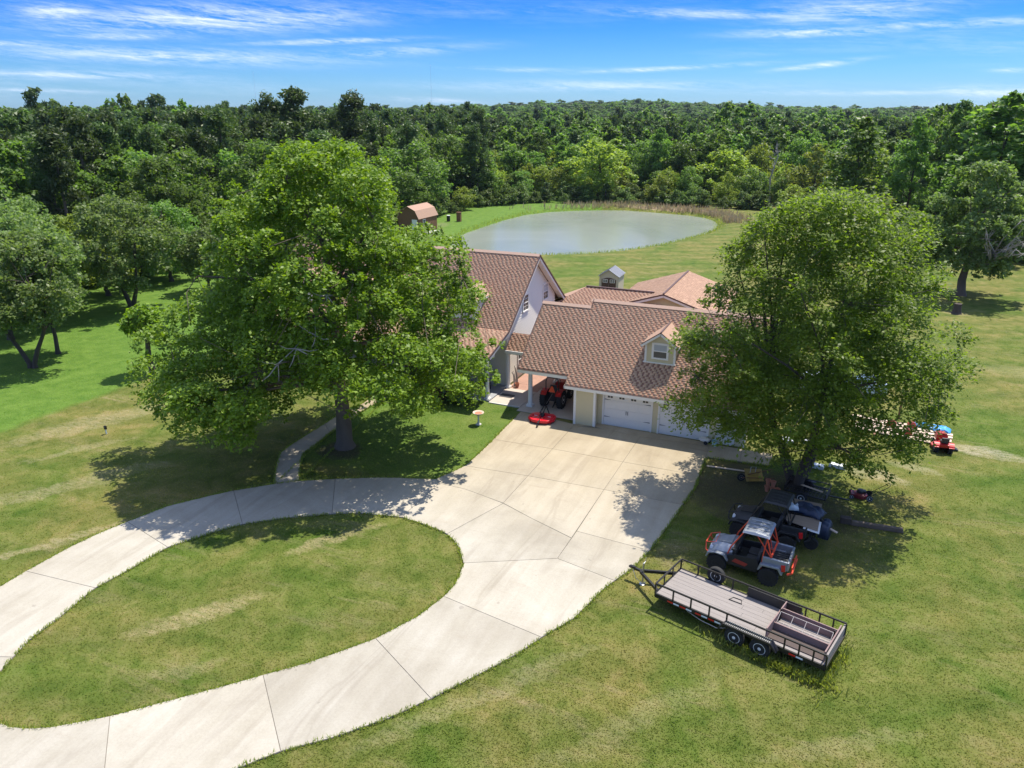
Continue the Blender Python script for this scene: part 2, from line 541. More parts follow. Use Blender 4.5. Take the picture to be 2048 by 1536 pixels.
M['tarp_navy'] = mat('navy_tarp', (0.018, 0.03, 0.065), 0.45, var=0.4, bump=0.8, bscale=8)
M['terracotta'] = mat('terracotta', (0.42, 0.17, 0.10), 0.8, var=0.2)
M['tin'] = mat('grey_metal_roof', (0.28, 0.29, 0.31), 0.45, 0.3, var=0.12)
M['concrete_old'] = mat('old_concrete', (0.46, 0.40, 0.34), 0.9, var=0.15, vscale=2, bump=0.3)
M['yellow'] = mat('mustard_tray', (0.36, 0.24, 0.05), 0.55, var=0.3)
M['roof_edge'] = mat('drip_edge', (0.09, 0.045, 0.035), 0.6, var=0.1)
M['underlay'] = mat('shingle_slot', (0.25, 0.130, 0.088), 0.95, var=0.2, vscale=8)
M['shingle'] = mat('shingle_tab', (0.53, 0.345, 0.237), 0.92, var=0.12, vscale=0.8, island=0.075, bump=0.35, bscale=160, spec=0.2)
M['shingle_flat'] = mat('shingle_small_roof', (0.37, 0.235, 0.165), 0.92, var=0.22, vscale=14, bump=0.6, bscale=50)
M['shingle_pale'] = mat('shingle_hip_cap', (0.44, 0.30, 0.23), 0.92, var=0.1, vscale=3)
M['porch'] = mat('porch_slab', (0.30, 0.31, 0.32), 0.8, var=0.1, vscale=1.0)
M['brickdust'] = mat('red_paver', (0.34, 0.20, 0.15), 0.9, var=0.3, vscale=1.5, bump=0.4)
M['taillight'] = mat('tail_light', (0.65, 0.02, 0.02), 0.2, var=0.05)
M['reflector'] = mat('white_reflector', (0.75, 0.78, 0.8), 0.3, var=0.05)
M['seat'] = mat('dark_seat', (0.05, 0.05, 0.055), 0.6, var=0.2)
M['galv'] = mat('galvanised_wire', (0.55, 0.50, 0.46), 0.5, 0.5, var=0.2)
M['pale_blue'] = mat('pale_blue_cover', (0.52, 0.62, 0.70), 0.4, var=0.1)
M['stone'] = mat('pale_stone', (0.5, 0.48, 0.45), 0.9, var=0.2)
# ------------------------------------------------------------------ ground
def in_poly(px, py, poly):
    inside = np.zeros(px.shape, bool)
    n = len(poly)
    for i in range(n):
        x0, y0 = poly[i]
        x1, y1 = poly[(i + 1) % n]
        c = ((y0 > py) != (y1 > py))
        with np.errstate(divide='ignore', invalid='ignore'):
            xx = (x1 - x0) * (py - y0) / ((y1 - y0) if y1 != y0 else 1e-9) + x0
        inside ^= c & (px < xx)
    return inside


def dist_poly(px, py, poly):
    d = np.full(px.shape, 1e9)
    n = len(poly)
    for i in range(n):
        x0, y0 = poly[i]
        x1, y1 = poly[(i + 1) % n]
        ex, ey = x1 - x0, y1 - y0
        L2 = ex * ex + ey * ey + 1e-9
        t = np.clip(((px - x0) * ex + (py - y0) * ey) / L2, 0, 1)
        d = np.minimum(d, np.hypot(px - x0 - t * ex, py - y0 - t * ey))
    return d


def signed(px, py, poly):
    d = dist_poly(px, py, poly)
    return np.where(in_poly(px, py, poly), -d, d)


WATER_Z = -0.35


def gh(x, y):
    """terrain height: flat yard, pond basin, woods rising far off"""
    x = np.asarray(x, float)
    y = np.asarray(y, float)
    s = signed(x, y, POND)
    base = np.zeros(x.shape)
    r = np.hypot(x, y)
    # far country rises gently into low ridges
    th = np.arctan2(x, y)
    ridge = 11 * np.clip((r - 520) / 640, 0, 1) ** 1.3 * (0.40 + 0.60 * np.cos((th + 0.27) * 3.0) + 0.10 * np.sin(th * 13))
    ridge = ridge + 9 * np.exp(-((np.degrees(th) + 15) / 9.0) ** 2) * np.clip((r - 700) / 500, 0, 1)
    base += np.where(r > 520, ridge, 0) + 7 * np.clip((r - 2300) / 900, 0, 1) * (0.6 + 0.4 * np.sin(th * 6))
    # the land falls a little beyond the pond
    base -= 1.5 * np.clip((r - 190) / 200, 0, 1)
    # bank and bed of the pond
    bank = np.clip(s / 2.6, -1.2, 1.0)
    k = np.clip(bank, -1.2, 1)
    h = WATER_Z + (0.0 - WATER_Z) * np.clip(s / 1.6, -3.0, 1.0)
    base = np.where(s < 1.6, h, base)
    base += 0.25 * np.exp(-((s - 4.5) / 2.5) ** 2) * np.clip((y - 118) / 10, 0, 1)      # low dam on the far side
    return base


def axis(lo, hi, fine, far):
    a = list(np.arange(lo, hi + 0.001, fine))
    s = fine
    x = hi
    while x < far:
        s *= 1.16
        x += s
        a.append(x)
    s = fine
    x = lo
    left = []
    while x > -far:
        s *= 1.16
        x -= s
        left.append(x)
    return np.array(left[::-1] + a)


xs = axis(-75, 30, 0.8, 6000)
ys = axis(-2, 160, 0.8, 6500)
ys = ys[ys > -1200]
GX, GY = np.meshgrid(xs, ys)
GZ = gh(GX, GY)
nx, ny = len(xs), len(ys)
idx = np.arange(nx * ny).reshape(ny, nx)
q = np.stack([idx[:-1, :-1], idx[:-1, 1:], idx[1:, 1:], idx[1:, :-1]], -1).reshape(-1, 4)


def fast_mesh(name, V, F, mats, nper=4, smooth=False, midx=None):
    me = bpy.data.meshes.new(name)
    V = np.asarray(V, np.float32)
    F = np.asarray(F, np.int32)
    me.vertices.add(len(V))
    me.vertices.foreach_set('co', V.ravel())
    me.loops.add(F.size)
    me.loops.foreach_set('vertex_index', F.ravel())
    me.polygons.add(len(F))
    me.polygons.foreach_set('loop_start', np.arange(0, F.size, nper, dtype=np.int32))
    me.polygons.foreach_set('loop_total', np.full(len(F), nper, np.int32))
    for m in (mats if isinstance(mats, (list, tuple)) else [mats]):
        me.materials.append(m)
    if midx is not None:
        me.polygons.foreach_set('material_index', np.asarray(midx, np.int32))
    if smooth:
        me.polygons.foreach_set('use_smooth', np.ones(len(F), bool))
    me.update(calc_edges=True)
    me.validate()
    return me


def lawn_material(turf=False):
    m, nt, N, L, P = mat_new('turf_blades' if turf else 'mown_grass')
    P.inputs['Roughness'].default_value = 0.9
    P.inputs['Specular IOR Level'].default_value = 0.12
    v = posn(nt)
    sp = N.new('ShaderNodeSeparateXYZ')
    L.new(v, sp.inputs[0])
    X_, Y_ = sp.outputs[0], sp.outputs[1]
    # small blades, patches, wide patches
    n_f = noise(nt, 9.0, 8, 0.75, v).outputs[0]
    n_m = noise(nt, 1.1, 6, 0.62, v, 0.6).outputs[0]
    n_w = noise(nt, 0.16, 5, 0.55, v, 0.8).outputs[0]
    green = rampn(nt, n_m, [(0.30, (0.072, 0.102, 0.017)), (0.5, (0.120, 0.138, 0.031)), (0.72, (0.176, 0.170, 0.058))]).outputs[0]
    wide = rampn(nt, n_w, [(0.35, (0.68, 0.90, 0.60)), (0.5, (1.0, 1.0, 1.0)), (0.66, (1.28, 1.08, 1.3))]).outputs[0]
    c = mixc(nt, 1.0, green, wide, 'MULTIPLY')
    # cut grass lying in rows, drawn along the mowing direction (roughly the drive's length)
    vr = posn(nt, (0.16, 1.5, 1), (0, 0, D(-57)))
    rows = noise(nt, 1.0, 7, 0.62, vr, 0.35).outputs[0]
    hay = rampn(nt, rows, [(0.53, (0, 0, 0)), (0.60, (0.5, 0.5, 0.5)), (0.70, (1, 1, 1))]).outputs[0]
    brk = rampn(nt, noise(nt, 0.35, 6, 0.7, v, 0.5).outputs[0], [(0.44, (0, 0, 0)), (0.6, (1, 1, 1))]).outputs[0]
    fine_brk = rampn(nt, noise(nt, 5.0, 6, 0.8, v).outputs[0], [(0.36, (0.25, 0.25, 0.25)), (0.55, (1, 1, 1))]).outputs[0]
    hm = mth(nt, 'MULTIPLY', mth(nt, 'MULTIPLY', hay, brk), fine_brk)
    c = mixc(nt, mth(nt, 'MULTIPLY', hm, 0.55), c, (0.30, 0.245, 0.135))
    # faint mower stripes
    wv = N.new('ShaderNodeTexWave')
    wv.wave_type = 'BANDS'
    wv.bands_direction = 'Y'
    wv.inputs['Scale'].default_value = 0.18
    wv.inputs['Distortion'].default_value = 2.2
    wv.inputs['Detail'].default_value = 3
    wv.inputs['Detail Scale'].default_value = 0.4
    L.new(posn(nt, (0.35, 1, 1), (0, 0, D(-57))), wv.inputs[0])
    c = mixc(nt, 1.0, c, rampn(nt, wv.outputs[0], [(0.2, (0.88, 0.92, 0.86)), (0.8, (1.08, 1.05, 1.09))]).outputs[0], 'MULTIPLY')
    # the neighbour's greener, uncut-looking strip west of the boundary line
    edge = mth(nt, 'ADD', X_, mth(nt, 'MULTIPLY', mth(nt, 'SUBTRACT', noise(nt, 0.5, 3, 0.5, v).outputs[0], 0.5), 1.2))
    west = mth(nt, 'MULTIPLY', mth(nt, 'SUBTRACT', -42.3, edge), 1.4, clamp=True)
    lush = rampn(nt, n_m, [(0.3, (0.068, 0.138, 0.018)), (0.7, (0.122, 0.20, 0.034))]).outputs[0]
    c = mixc(nt, west, c, lush)
    # watered front lawn between walk and drive: evenly green
    dx = mth(nt, 'ABSOLUTE', mth(nt, 'ADD', X_, 20.5))
    dy = mth(nt, 'ABSOLUTE', mth(nt, 'SUBTRACT', Y_, 34.0))
    fm = mth(nt, 'MULTIPLY', mth(nt, 'SUBTRACT', 6.0, dx, clamp=True), mth(nt, 'SUBTRACT', 6.4, dy, clamp=True))
    c = mixc(nt, mth(nt, 'MULTIPLY', fm, 0.75), c, rampn(nt, n_m, [(0.3, (0.075, 0.14, 0.02)), (0.7, (0.12, 0.185, 0.035))]).outputs[0])

    wx = mth(nt, 'MULTIPLY', mth(nt, 'SUBTRACT', noise(nt, 0.45, 5, 0.65, v).outputs[0], 0.5), 2.6)
    wy = mth(nt, 'MULTIPLY', mth(nt, 'SUBTRACT', noise(nt, 0.55, 5, 0.65, posn(nt, (1, 1, 1), (0, 0, 1.0))).outputs[0], 0.5), 1.8)
    XW, YW = mth(nt, 'ADD', X_, wx), mth(nt, 'ADD', Y_, wy)
    nn = noise(nt, 1.7, 8, 0.78, v, 0.4).outputs[0]
    frag = rampn(nt, noise(nt, 3.2, 8, 0.85, posn(nt, (0.4, 1.6, 1), (0, 0, D(-57)))).outputs[0], [(0.40, (0.1, 0.1, 0.1)), (0.58, (1, 1, 1))]).outputs[0]

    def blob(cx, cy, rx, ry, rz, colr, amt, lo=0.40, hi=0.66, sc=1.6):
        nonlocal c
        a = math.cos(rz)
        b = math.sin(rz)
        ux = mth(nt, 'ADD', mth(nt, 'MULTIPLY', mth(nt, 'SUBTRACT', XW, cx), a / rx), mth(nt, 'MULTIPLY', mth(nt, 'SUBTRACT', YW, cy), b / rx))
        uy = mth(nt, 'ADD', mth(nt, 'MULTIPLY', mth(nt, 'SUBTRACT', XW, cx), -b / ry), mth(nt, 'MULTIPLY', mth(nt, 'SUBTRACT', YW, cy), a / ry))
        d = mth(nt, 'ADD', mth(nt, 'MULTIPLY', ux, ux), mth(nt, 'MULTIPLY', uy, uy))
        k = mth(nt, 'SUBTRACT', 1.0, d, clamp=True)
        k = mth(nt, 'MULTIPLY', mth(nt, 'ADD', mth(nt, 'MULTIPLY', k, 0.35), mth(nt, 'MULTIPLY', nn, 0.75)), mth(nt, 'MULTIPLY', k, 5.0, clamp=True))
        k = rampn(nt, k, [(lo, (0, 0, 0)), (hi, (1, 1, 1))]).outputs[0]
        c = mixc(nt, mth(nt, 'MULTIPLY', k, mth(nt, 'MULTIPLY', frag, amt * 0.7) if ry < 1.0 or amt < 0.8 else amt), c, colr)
    for b in BARE_AND_SHADE:
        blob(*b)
    # forest floor beyond the mown land
    rr = mth(nt, 'SQRT', mth(nt, 'ADD', mth(nt, 'MULTIPLY', X_, X_), mth(nt, 'MULTIPLY', Y_, Y_)))
    far = mth(nt, 'MULTIPLY', mth(nt, 'SUBTRACT', rr, 165), 0.05, clamp=True)
    farw = mth(nt, 'MULTIPLY', mth(nt, 'SUBTRACT', -71, X_), 0.2, clamp=True)
    c = mixc(nt, mth(nt, 'MAXIMUM', far, farw), c, rampn(nt, n_m, [(0.3, (0.018, 0.032, 0.01)), (0.7, (0.05, 0.07, 0.02))]).outputs[0])
    # blades: fine tone
    c = mixc(nt, 1.0, c, rampn(nt, n_f, [(0.25, (0.80, 0.82, 0.78)), (0.5, (1, 1, 1)), (0.75, (1.16, 1.13, 1.15))]).outputs[0], 'MULTIPLY')
    L.new(c, P.inputs['Base Color'])
    if turf:
        g = N.new('ShaderNodeNewGeometry')
        kk = mth(nt, 'ADD', mth(nt, 'MULTIPLY', g.outputs['Random Per Island'], 0.5), 1.45)
        c = mixc(nt, 1.0, c, kk, 'MULTIPLY')
        L.new(c, P.inputs['Base Color'])
        tr = N.new('ShaderNodeBsdfTranslucent')
        L.new(mixc(nt, 1.0, c, (1.5, 1.5, 1.0), 'MULTIPLY'), tr.inputs[0])
        mx = N.new('ShaderNodeMixShader')
        mx.inputs[0].default_value = 0.5
        L.new(P.outputs[0], mx.inputs[1])
        L.new(tr.outputs[0], mx.inputs[2])
        L.new(mx.outputs[0], N['Material Output'].inputs[0])
        return m
    b = N.new('ShaderNodeBump')
    b.inputs['Strength'].default_value = 0.9
    b.inputs['Distance'].default_value = 0.06
    L.new(mth(nt, 'ADD', n_f, mth(nt, 'MULTIPLY', hm, 0.6)), b.inputs['Height'])
    L.new(b.outputs[0], P.inputs['Normal'])
    return m


SAND = (0.46, 0.40, 0.30)
STRAW = (0.34, 0.28, 0.16)
BARE_AND_SHADE = [  # x, y, rx, ry, angle, colour, amount
    (8.6, 43.6, 2.6, 0.9, -0.1, SAND, 0.9),
    (3.2, 38.4, 2.2, 0.8, -0.2, SAND, 0.7),
    (5.2, 40.0, 1.4, 0.6, -0.2, SAND, 0.5),
    (13.5, 60.0, 5.0, 1.6, 0.1, STRAW, 0.5),
    (-23.0, 66.0, 9.0, 4.0, 0.5, STRAW, 0.55),
    (-14.0, 70.0, 8.0, 3.0, 0.6, STRAW, 0.6),
    (-18.2, 22.2, 2.6, 0.5, 0.95, (0.36, 0.29, 0.17), 0.9),
    (-19.6, 16.0, 3.0, 0.7, 0.95, (0.36, 0.29, 0.17), 0.9),
    (-17.8, 13.6, 1.4, 0.4, 0.9, (0.33, 0.27, 0.16), 0.6),
    (-38.8, 27.5, 6.5, 1.3, 1.15, (0.36, 0.30, 0.19), 0.65),
    (-33.5, 20.5, 7.0, 0.9, 1.0, (0.36, 0.30, 0.19), 0.6),
    (-29.2, 17.0, 4.5, 0.35, 1.05, (0.36, 0.30, 0.19), 0.8),
    (-36.5, 24.0, 3.5, 0.4, 1.05, (0.33, 0.28, 0.17), 0.6),
    (-8.4, 16.6, 5.5, 0.5, 0.95, (0.33, 0.28, 0.17), 0.55),
    (-3.6, 17.5, 5.0, 0.6, 0.95, (0.30, 0.26, 0.15), 0.45),
    (2.0, 19.0, 3.0, 0.5, 0.6, (0.30, 0.26, 0.15), 0.5),
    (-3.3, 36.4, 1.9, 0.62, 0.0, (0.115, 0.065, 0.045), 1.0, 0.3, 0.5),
    (-1.4, 33.6, 4.6, 3.4, -0.25, (0.080, 0.068, 0.042), 0.8, 0.30, 0.60),  # mulchy ground under the elm, its shade deepened in the colour
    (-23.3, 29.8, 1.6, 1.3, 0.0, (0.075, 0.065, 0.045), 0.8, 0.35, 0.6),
    (-4.6, 27.2, 0.8, 2.0, 0.1, (0.20, 0.155, 0.10), 0.7),
    (-28.5, 142.5, 13.0, 2.2, -0.15, (0.33, 0.24, 0.17), 0.9),
    (-60.5, 107.0, 2.5, 4.0, 0.0, (0.24, 0.19, 0.14), 0.7),
    (10.8, 76.6, 1.2, 0.8, 0.0, STRAW, 0.7),
    (-4.2, 55.0, 3.0, 6.0, 0.3, STRAW, 0.4),
]
M['lawn'] = lawn_material()
M['turf'] = lawn_material(True)
ground = link('ground', fast_mesh('ground', np.stack([GX.ravel(), GY.ravel(), GZ.ravel()], 1), q, M['lawn'], smooth=True))
tag(ground, 'mown lawn and open ground around the house and pond', kind='structure')


# pond water
def water_material():
    m, nt, N, L, P = mat_new('pond_water')
    v = posn(nt)
    n = noise(nt, 0.06, 4, 0.5, v, 1.0)
    c = rampn(nt, n.outputs[0], [(0.35, (0.185, 0.215, 0.170)), (0.65, (0.230, 0.255, 0.215))]).outputs[0]
    L.new(c, P.inputs['Base Color'])
    P.inputs['Roughness'].default_value = 0.2
    P.inputs['IOR'].default_value = 1.33
    b = N.new('ShaderNodeBump')
    b.inputs['Strength'].default_value = 0.35
    b.inputs['Distance'].default_value = 0.03
    n2 = noise(nt, 2.2, 3, 0.5, posn(nt, (1, 0.45, 1)))
    L.new(n2.outputs[0], b.inputs['Height'])
    L.new(b.outputs[0], P.inputs['Normal'])
    return m


mb = MB()
cx0, cy0 = -36, 115
ring = [(cx0 + (x - cx0) * 1.03, cy0 + (y - cy0) * 1.03) for x, y in POND]
mb.add([(x, y, WATER_Z) for x, y in ring], [tuple(range(len(ring)))])
water = mb.build('water', water_material())
tag(water, 'grey green pond behind the house', kind='structure')


# ------------------------------------------------------------------ concrete drive in slabs
def concrete_material():
    m, nt, N, L, P = mat_new('broom_concrete')
    v = posn(nt)
    n1 = noise(nt, 0.35, 6, 0.6, v, 0.6).outputs[0]
    n2 = noise(nt, 14.0, 6, 0.7, v).outputs[0]
    c = rampn(nt, n1, [(0.3, (0.325, 0.297, 0.240)), (0.5, (0.380, 0.353, 0.292)), (0.72, (0.425, 0.400, 0.340))]).outputs[0]
    c = mixc(nt, 1.0, c, rampn(nt, n2, [(0.3, (0.91, 0.91, 0.91)), (0.7, (1.06, 1.06, 1.06))]).outputs[0], 'MULTIPLY')
    bs = noise(nt, 1.0, 5, 0.6, posn(nt, (1.6, 0.10, 1), (0, 0, D(20)))).outputs[0]
    c = mixc(nt, 1.0, c, rampn(nt, bs, [(0.35, (0.93, 0.92, 0.90)), (0.65, (1.04, 1.04, 1.05))]).outputs[0], 'MULTIPLY')
    tm = rampn(nt, noise(nt, 1.0, 4, 0.5, posn(nt, (0.9, 0.12, 1), (0, 0, D(-8)), ), 1.2).outputs[0], [(0.56, (0, 0, 0)), (0.64, (1, 1, 1)), (0.70, (0, 0, 0))]).outputs[0]
    c = mixc(nt, mth(nt, 'MULTIPLY', tm, 0.24), c, (0.20, 0.17, 0.13))
    # tan staining towards the garage
    sp = N.new('ShaderNodeSeparateXYZ')
    L.new(v, sp.inputs[0])
    t = mth(nt, 'MULTIPLY', mth(nt, 'SUBTRACT', mth(nt, 'ADD', sp.outputs[1], mth(nt, 'MULTIPLY', n1, 6)), 27.5), 0.10, clamp=True)
    c = mixc(nt, mth(nt, 'MULTIPLY', t, 0.85), c, mixc(nt, 1.0, c, (0.98, 0.87, 0.70), 'MULTIPLY'))
    # scattered dark stains and drips
    st = rampn(nt, noise(nt, 1.3, 5, 0.6, posn(nt, (0.35, 1.6, 1)), 0.3).outputs[0], [(0.60, (0, 0, 0)), (0.74, (1, 1, 1))]).outputs[0]
    c = mixc(nt, mth(nt, 'MULTIPLY', st, mth(nt, 'ADD', mth(nt, 'MULTIPLY', t, 0.35), 0.16)), c, (0.26, 0.20, 0.14))
    spk = rampn(nt, noise(nt, 2.6, 2, 0.5, v).outputs[0], [(0.735, (0, 0, 0)), (0.75, (1, 1, 1))]).outputs[0]
    c = mixc(nt, mth(nt, 'MULTIPLY', spk, 0.4), c, (0.2, 0.18, 0.15))
    oi = N.new('ShaderNodeObjectInfo')
    c = mixc(nt, 1.0, c, mth(nt, 'ADD', mth(nt, 'MULTIPLY', oi.outputs['Random'], 0.15), 0.92), 'MULTIPLY')
    L.new(c, P.inputs['Base Color'])
    P.inputs['Roughness'].default_value = 0.85
    P.inputs['Specular IOR Level'].default_value = 0.25
    b = N.new('ShaderNodeBump')
    b.inputs['Strength'].default_value = 0.25
    b.inputs['Distance'].default_value = 0.01
    L.new(n2, b.inputs['Height'])
    L.new(b.outputs[0], P.inputs['Normal'])
    return m


M['concrete'] = concrete_material()
M['joint'] = mat('joint_filler', (0.20, 0.18, 0.15), 0.95, var=0.3)


def area2(poly):
    return sum(poly[i][0] * poly[(i + 1) % len(poly)][1] - poly[(i + 1) % len(poly)][0] * poly[i][1] for i in range(len(poly)))


def smooth_inset(poly, d):
    if area2(poly) < 0:
        poly = poly[::-1]
    n = len(poly)
    out = []
    for i in range(n):
        p0, p1, p2 = Vector(poly[i - 1]), Vector(poly[i]), Vector(poly[(i + 1) % n])
        e1, e2 = (p1 - p0).normalized(), (p2 - p1).normalized()
        n1, n2 = Vector((-e1.y, e1.x)), Vector((-e2.y, e2.x))
        k = n1 + n2
        if k.length < 1e-3:
            out.append(tuple(p1 + n1 * d))
            continue
        k = k / max(0.35, k.dot(n1) * 1.0)
        out.append(tuple(p1 + k * d))
    return out


def slab_obj(poly, parent, z0=-0.10, z1=0.05, gap=0.011, name='slab', m=None):
    mb = MB()
    mb.prism(smooth_inset(poly, gap), z0, z1)
    return mb.build(name, m or M['concrete'], parent)


drive = empty('driveway', (-12, 24, 0), kind='structure', label='pale concrete circular drive and parking apron')
drv_base = MB()
for k, poly in SLABS.items():
    o = slab_obj([(x + 12, y - 24) for x, y in poly], drive)
    drv_base.prism(smooth_inset([(x + 12, y - 24) for x, y in poly], 0.0), -0.12, 0.030)
drv_base.build('joint', M['joint'], drive)
walk = empty('walkway', (-25, 31, 0), kind='structure', label='curving concrete garden walk from drive to front porch')
WL2 = [WALK_L[0]] + WALK_L[1:]


def lerp2(a, b, t):
    return (a[0] + (b[0] - a[0]) * t, a[1] + (b[1] - a[1]) * t)


def dense(line, k=3):
    """Catmull-Rom through the surveyed points"""
    P_ = [line[0]] + line + [line[-1]]
    out = []
    for i in range(1, len(P_) - 2):
        for j in range(k):
            t = j / k
            a, b, c, d = (np.array(P_[i + s]) for s in (-1, 0, 1, 2))
            p = 0.5 * ((2 * b) + (-a + c) * t + (2 * a - 5 * b + 4 * c - d) * t * t + (-a + 3 * b - 3 * c + d) * t ** 3)
            out.append(tuple(p))
    out.append(line[-1])
    return out


wl, wr = dense(WALK_L, 3), dense(WALK_R, 3)
cuts = [0, 5, 10, 14, 18, 21]
for a, b in zip(cuts[:-1], cuts[1:]):
    poly = wl[a:b + 1] + wr[a:b + 1][::-1]
    slab_obj([(x + 25, y - 31) for x, y in poly], walk, z1=0.045, gap=0.012)
mbw = MB()
mbw.prism([(x + 25, y - 31) for x, y in wl + wr[::-1]], -0.12, 0.028)
mbw.build('joint', M['joint'], walk)
# ------------------------------------------------------------------ buildings
def Vv(*a):
    return Vector(a)


def slope_shingles(name, parent, bl, br, tr, tl, org, exposure=0.145, seed=0, cell=0.31, tab=0.66, detail_x=None):
    """courses of raised tabs on a sloping quad; bl,br = eave corners, tl,tr = ridge corners (world); one 'stuff' mesh"""
    rng = np.random.RandomState(seed)
    bl, br, tr, tl = (np.array(p, float) for p in (bl, br, tr, tl))
    u = br - bl
    W = np.linalg.norm(u)
    u /= W
    up = (tl + tr) / 2 - (bl + br) / 2
    up -= u * up.dot(u)
    H = np.linalg.norm(up)
    up /= H
    nrm = np.cross(u, up)
    if nrm[2] < 0:
        nrm = -nrm
    la, ra = 0.0, W
    lb, rb = (tl - bl).dot(u), (tr - bl).dot(u)
    V, F = [], []
    n = int(H / exposure)
    for i in range(n):
        v0, v1 = i * exposure, i * exposure + exposure * 0.97
        t = (v0 + v1) / 2 / H
        l, r = la + (lb - la) * t, ra + (rb - ra) * t
        x = la + (lb - la) * 0 - cell * 8 + (i % 2) * cell * 0.5 + (i % 5) * 0.11 * cell + (rng.rand() - 0.5) * 0.12 * cell
        while x + cell < l:
            x += cell
        while x < r:
            w = cell * (tab + 0.30 * (rng.rand() - 0.5))
            a, b = max(l, x), min(r, x + w)
            if b - a > 0.04:
                th0, th1 = 0.011, 0.004
                k = len(V)
                for (uu, vv, hh) in ((a, v0, 0), (b, v0, 0), (b, v1, 0), (a, v1, 0), (a, v0, th0), (b, v0, th0), (b, v1, th1), (a, v1, th1)):
                    V.append(bl + u * uu + up * vv + nrm * (hh + 0.004))
                F += [(k + 4, k + 5, k + 6, k + 7), (k, k + 1, k + 5, k + 4), (k, k + 4, k + 7, k + 3), (k + 1, k + 2, k + 6, k + 5)]
            x += cell
    V = np.array(V) - np.array(org)
    o = link(name, fast_mesh(name, V, F, M['shingle']), parent)
    tag(o, kind='stuff')
    return o


def roof_slab(mb, bl, br, tr, tl, th=0.10, mi=0):
    bl, br, tr, tl = (Vector(p) for p in (bl, br, tr, tl))
    n = (br - bl).cross(tl - bl).normalized()
    if n.z < 0:
        n = -n
    vs = [bl, br, tr, tl] + [p - n * th for p in (bl, br, tr, tl)]
    mb.add(vs, [(0, 1, 2, 3), (7, 6, 5, 4), (0, 4, 5, 1), (1, 5, 6, 2), (2, 6, 7, 3), (3, 7, 4, 0)], mi)


def roof_plane(parent, org, bl, br, tr, tl, seed=0, part='roof', shingle=True, cell=0.31, exposure=0.145):
    mb = MB()
    roof_slab(mb, bl, br, tr, tl)
    o = mb.build(part, [M['underlay']], parent, world=True)
    if shingle:
        s = slope_shingles('shingles', o, bl, br, tr, tl, org, seed=seed, cell=cell, exposure=exposure)
    return o


def window_unit(parent, org, centre, w, h, normal, name='window', cols=2, rows=2, frame=0.09, blind=True, pane_mats=None):
    """double-hung window; normal is '-y' or '+x' """
    cx, cy, cz = centre

    def B(u0, u1, z0, z1, d0, d1, mb, mi=0):
        if normal == '-y':
            mb.b2(cx + u0, cx + u1, cy - d1, cy - d0, cz + z0, cz + z1, mi)
        else:
            mb.b2(cx + d0, cx + d1, cy + u0, cy + u1, cz + z0, cz + z1, mi)
    f = MB()
    B(-w / 2 - frame, w / 2 + frame, h / 2, h / 2 + frame * 1.3, 0.0, 0.06, f)
    B(-w / 2 - frame * 1.2, w / 2 + frame * 1.2, -h / 2 - frame, -h / 2, 0.0, 0.085, f)
    B(-w / 2 - frame, -w / 2, -h / 2, h / 2, 0.0, 0.055, f)
    B(w / 2, w / 2 + frame, -h / 2, h / 2, 0.0, 0.055, f)
    fo = f.build(name, M['white'], parent, world=True)
    for k, (z0, z1) in enumerate(((-h / 2, -0.02), (0.02, h / 2))):
        p = MB()
        B(-w / 2, w / 2, z0, z1, 0.004, 0.014, p)
        m = M['blind'] if (blind and k == 1) else M['glass']
        p.build('pane', m, fo, world=False).location = (0, 0, 0)
        # child of a part that was shifted by the thing's origin: shift the same way
        ob = KIDS[fo.name][-1]
        for vtx in ob.data.vertices:
            vtx.co -= Vector(org)
    g = MB()
    B(-w / 2, w / 2, -0.022, 0.022, 0.005, 0.045, g)
    for c in range(1, cols):
        u = -w / 2 + w * c / cols
        B(u - 0.010, u + 0.010, -h / 2, h / 2, 0.014, 0.024, g)
    for s in (-1, 1):
        for r in range(1, rows):
            z = s * h / 2 * r / rows
            B(-w / 2, w / 2, z - 0.009, z + 0.009, 0.014, 0.023, g)
    gg = g.build('muntin', M['white'], fo)
    for vtx in gg.data.vertices:
        vtx.co -= Vector(org)
    return fo


def sub(mb, name, mats, part, org, **k):
    """sub-part whose shapes were given in world coordinates"""
    o = mb.build(name, mats, part, **k)
    for v in o.data.vertices:
        v.co -= Vector(org)
    return o


# --- garage wing -----------------------------------------------------------
SL = 0.75


def rz_(y):
    return 2.45 + SL * (y - 38.2)


G0 = (-8, 42, 0)
gar = empty('garage', G0, label='cream garage wing with white carriage doors and brown shingle roof', cat='garage')
XR = -2.7
yr, zr = 43.39, rz_(43.39)
yc, zc = 42.94, rz_(42.94)
roof_plane(gar, G0, (-13.42, 38.2, 2.45), (XR, 38.2, 2.45), (XR, yr, zr), (-13.42, yr, zr), 1)
roof_plane(gar, G0, (-16.62, 38.75, rz_(38.75)), (-13.42, 38.75, rz_(38.75)), (-13.42, yc, zc), (-16.62, yc, zc), 2)
ybk = yr + (yr - 38.2)
roof_plane(gar, G0, (XR, ybk, 2.45), (-13.42, ybk, 2.45), (-13.42, yr, zr), (XR, yr, zr), 3, shingle=False)
yb2 = yc + (yc - 38.75)
roof_plane(gar, G0, (-13.42, yb2, rz_(38.75)), (-16.62, yb2, rz_(38.75)), (-16.62, yc, zc), (-13.42, yc, zc), 4, shingle=False)
# ridge caps
for x0, x1, y_, z_ in ((-13.55, XR, yr, zr), (-16.68, -13.45, yc, zc)):
    mb = MB()
    for s in (-1, 1):
        a = Vv(x0, y_, z_ + 0.07)
        b = Vv(x1, y_, z_ + 0.07)
        roof_slab(mb, a + Vv(0, s * 0.19, -0.15), b + Vv(0, s * 0.19, -0.15), b, a, 0.045)
    mb.build('ridge_cap', M['shingle_pale'], gar, world=True)
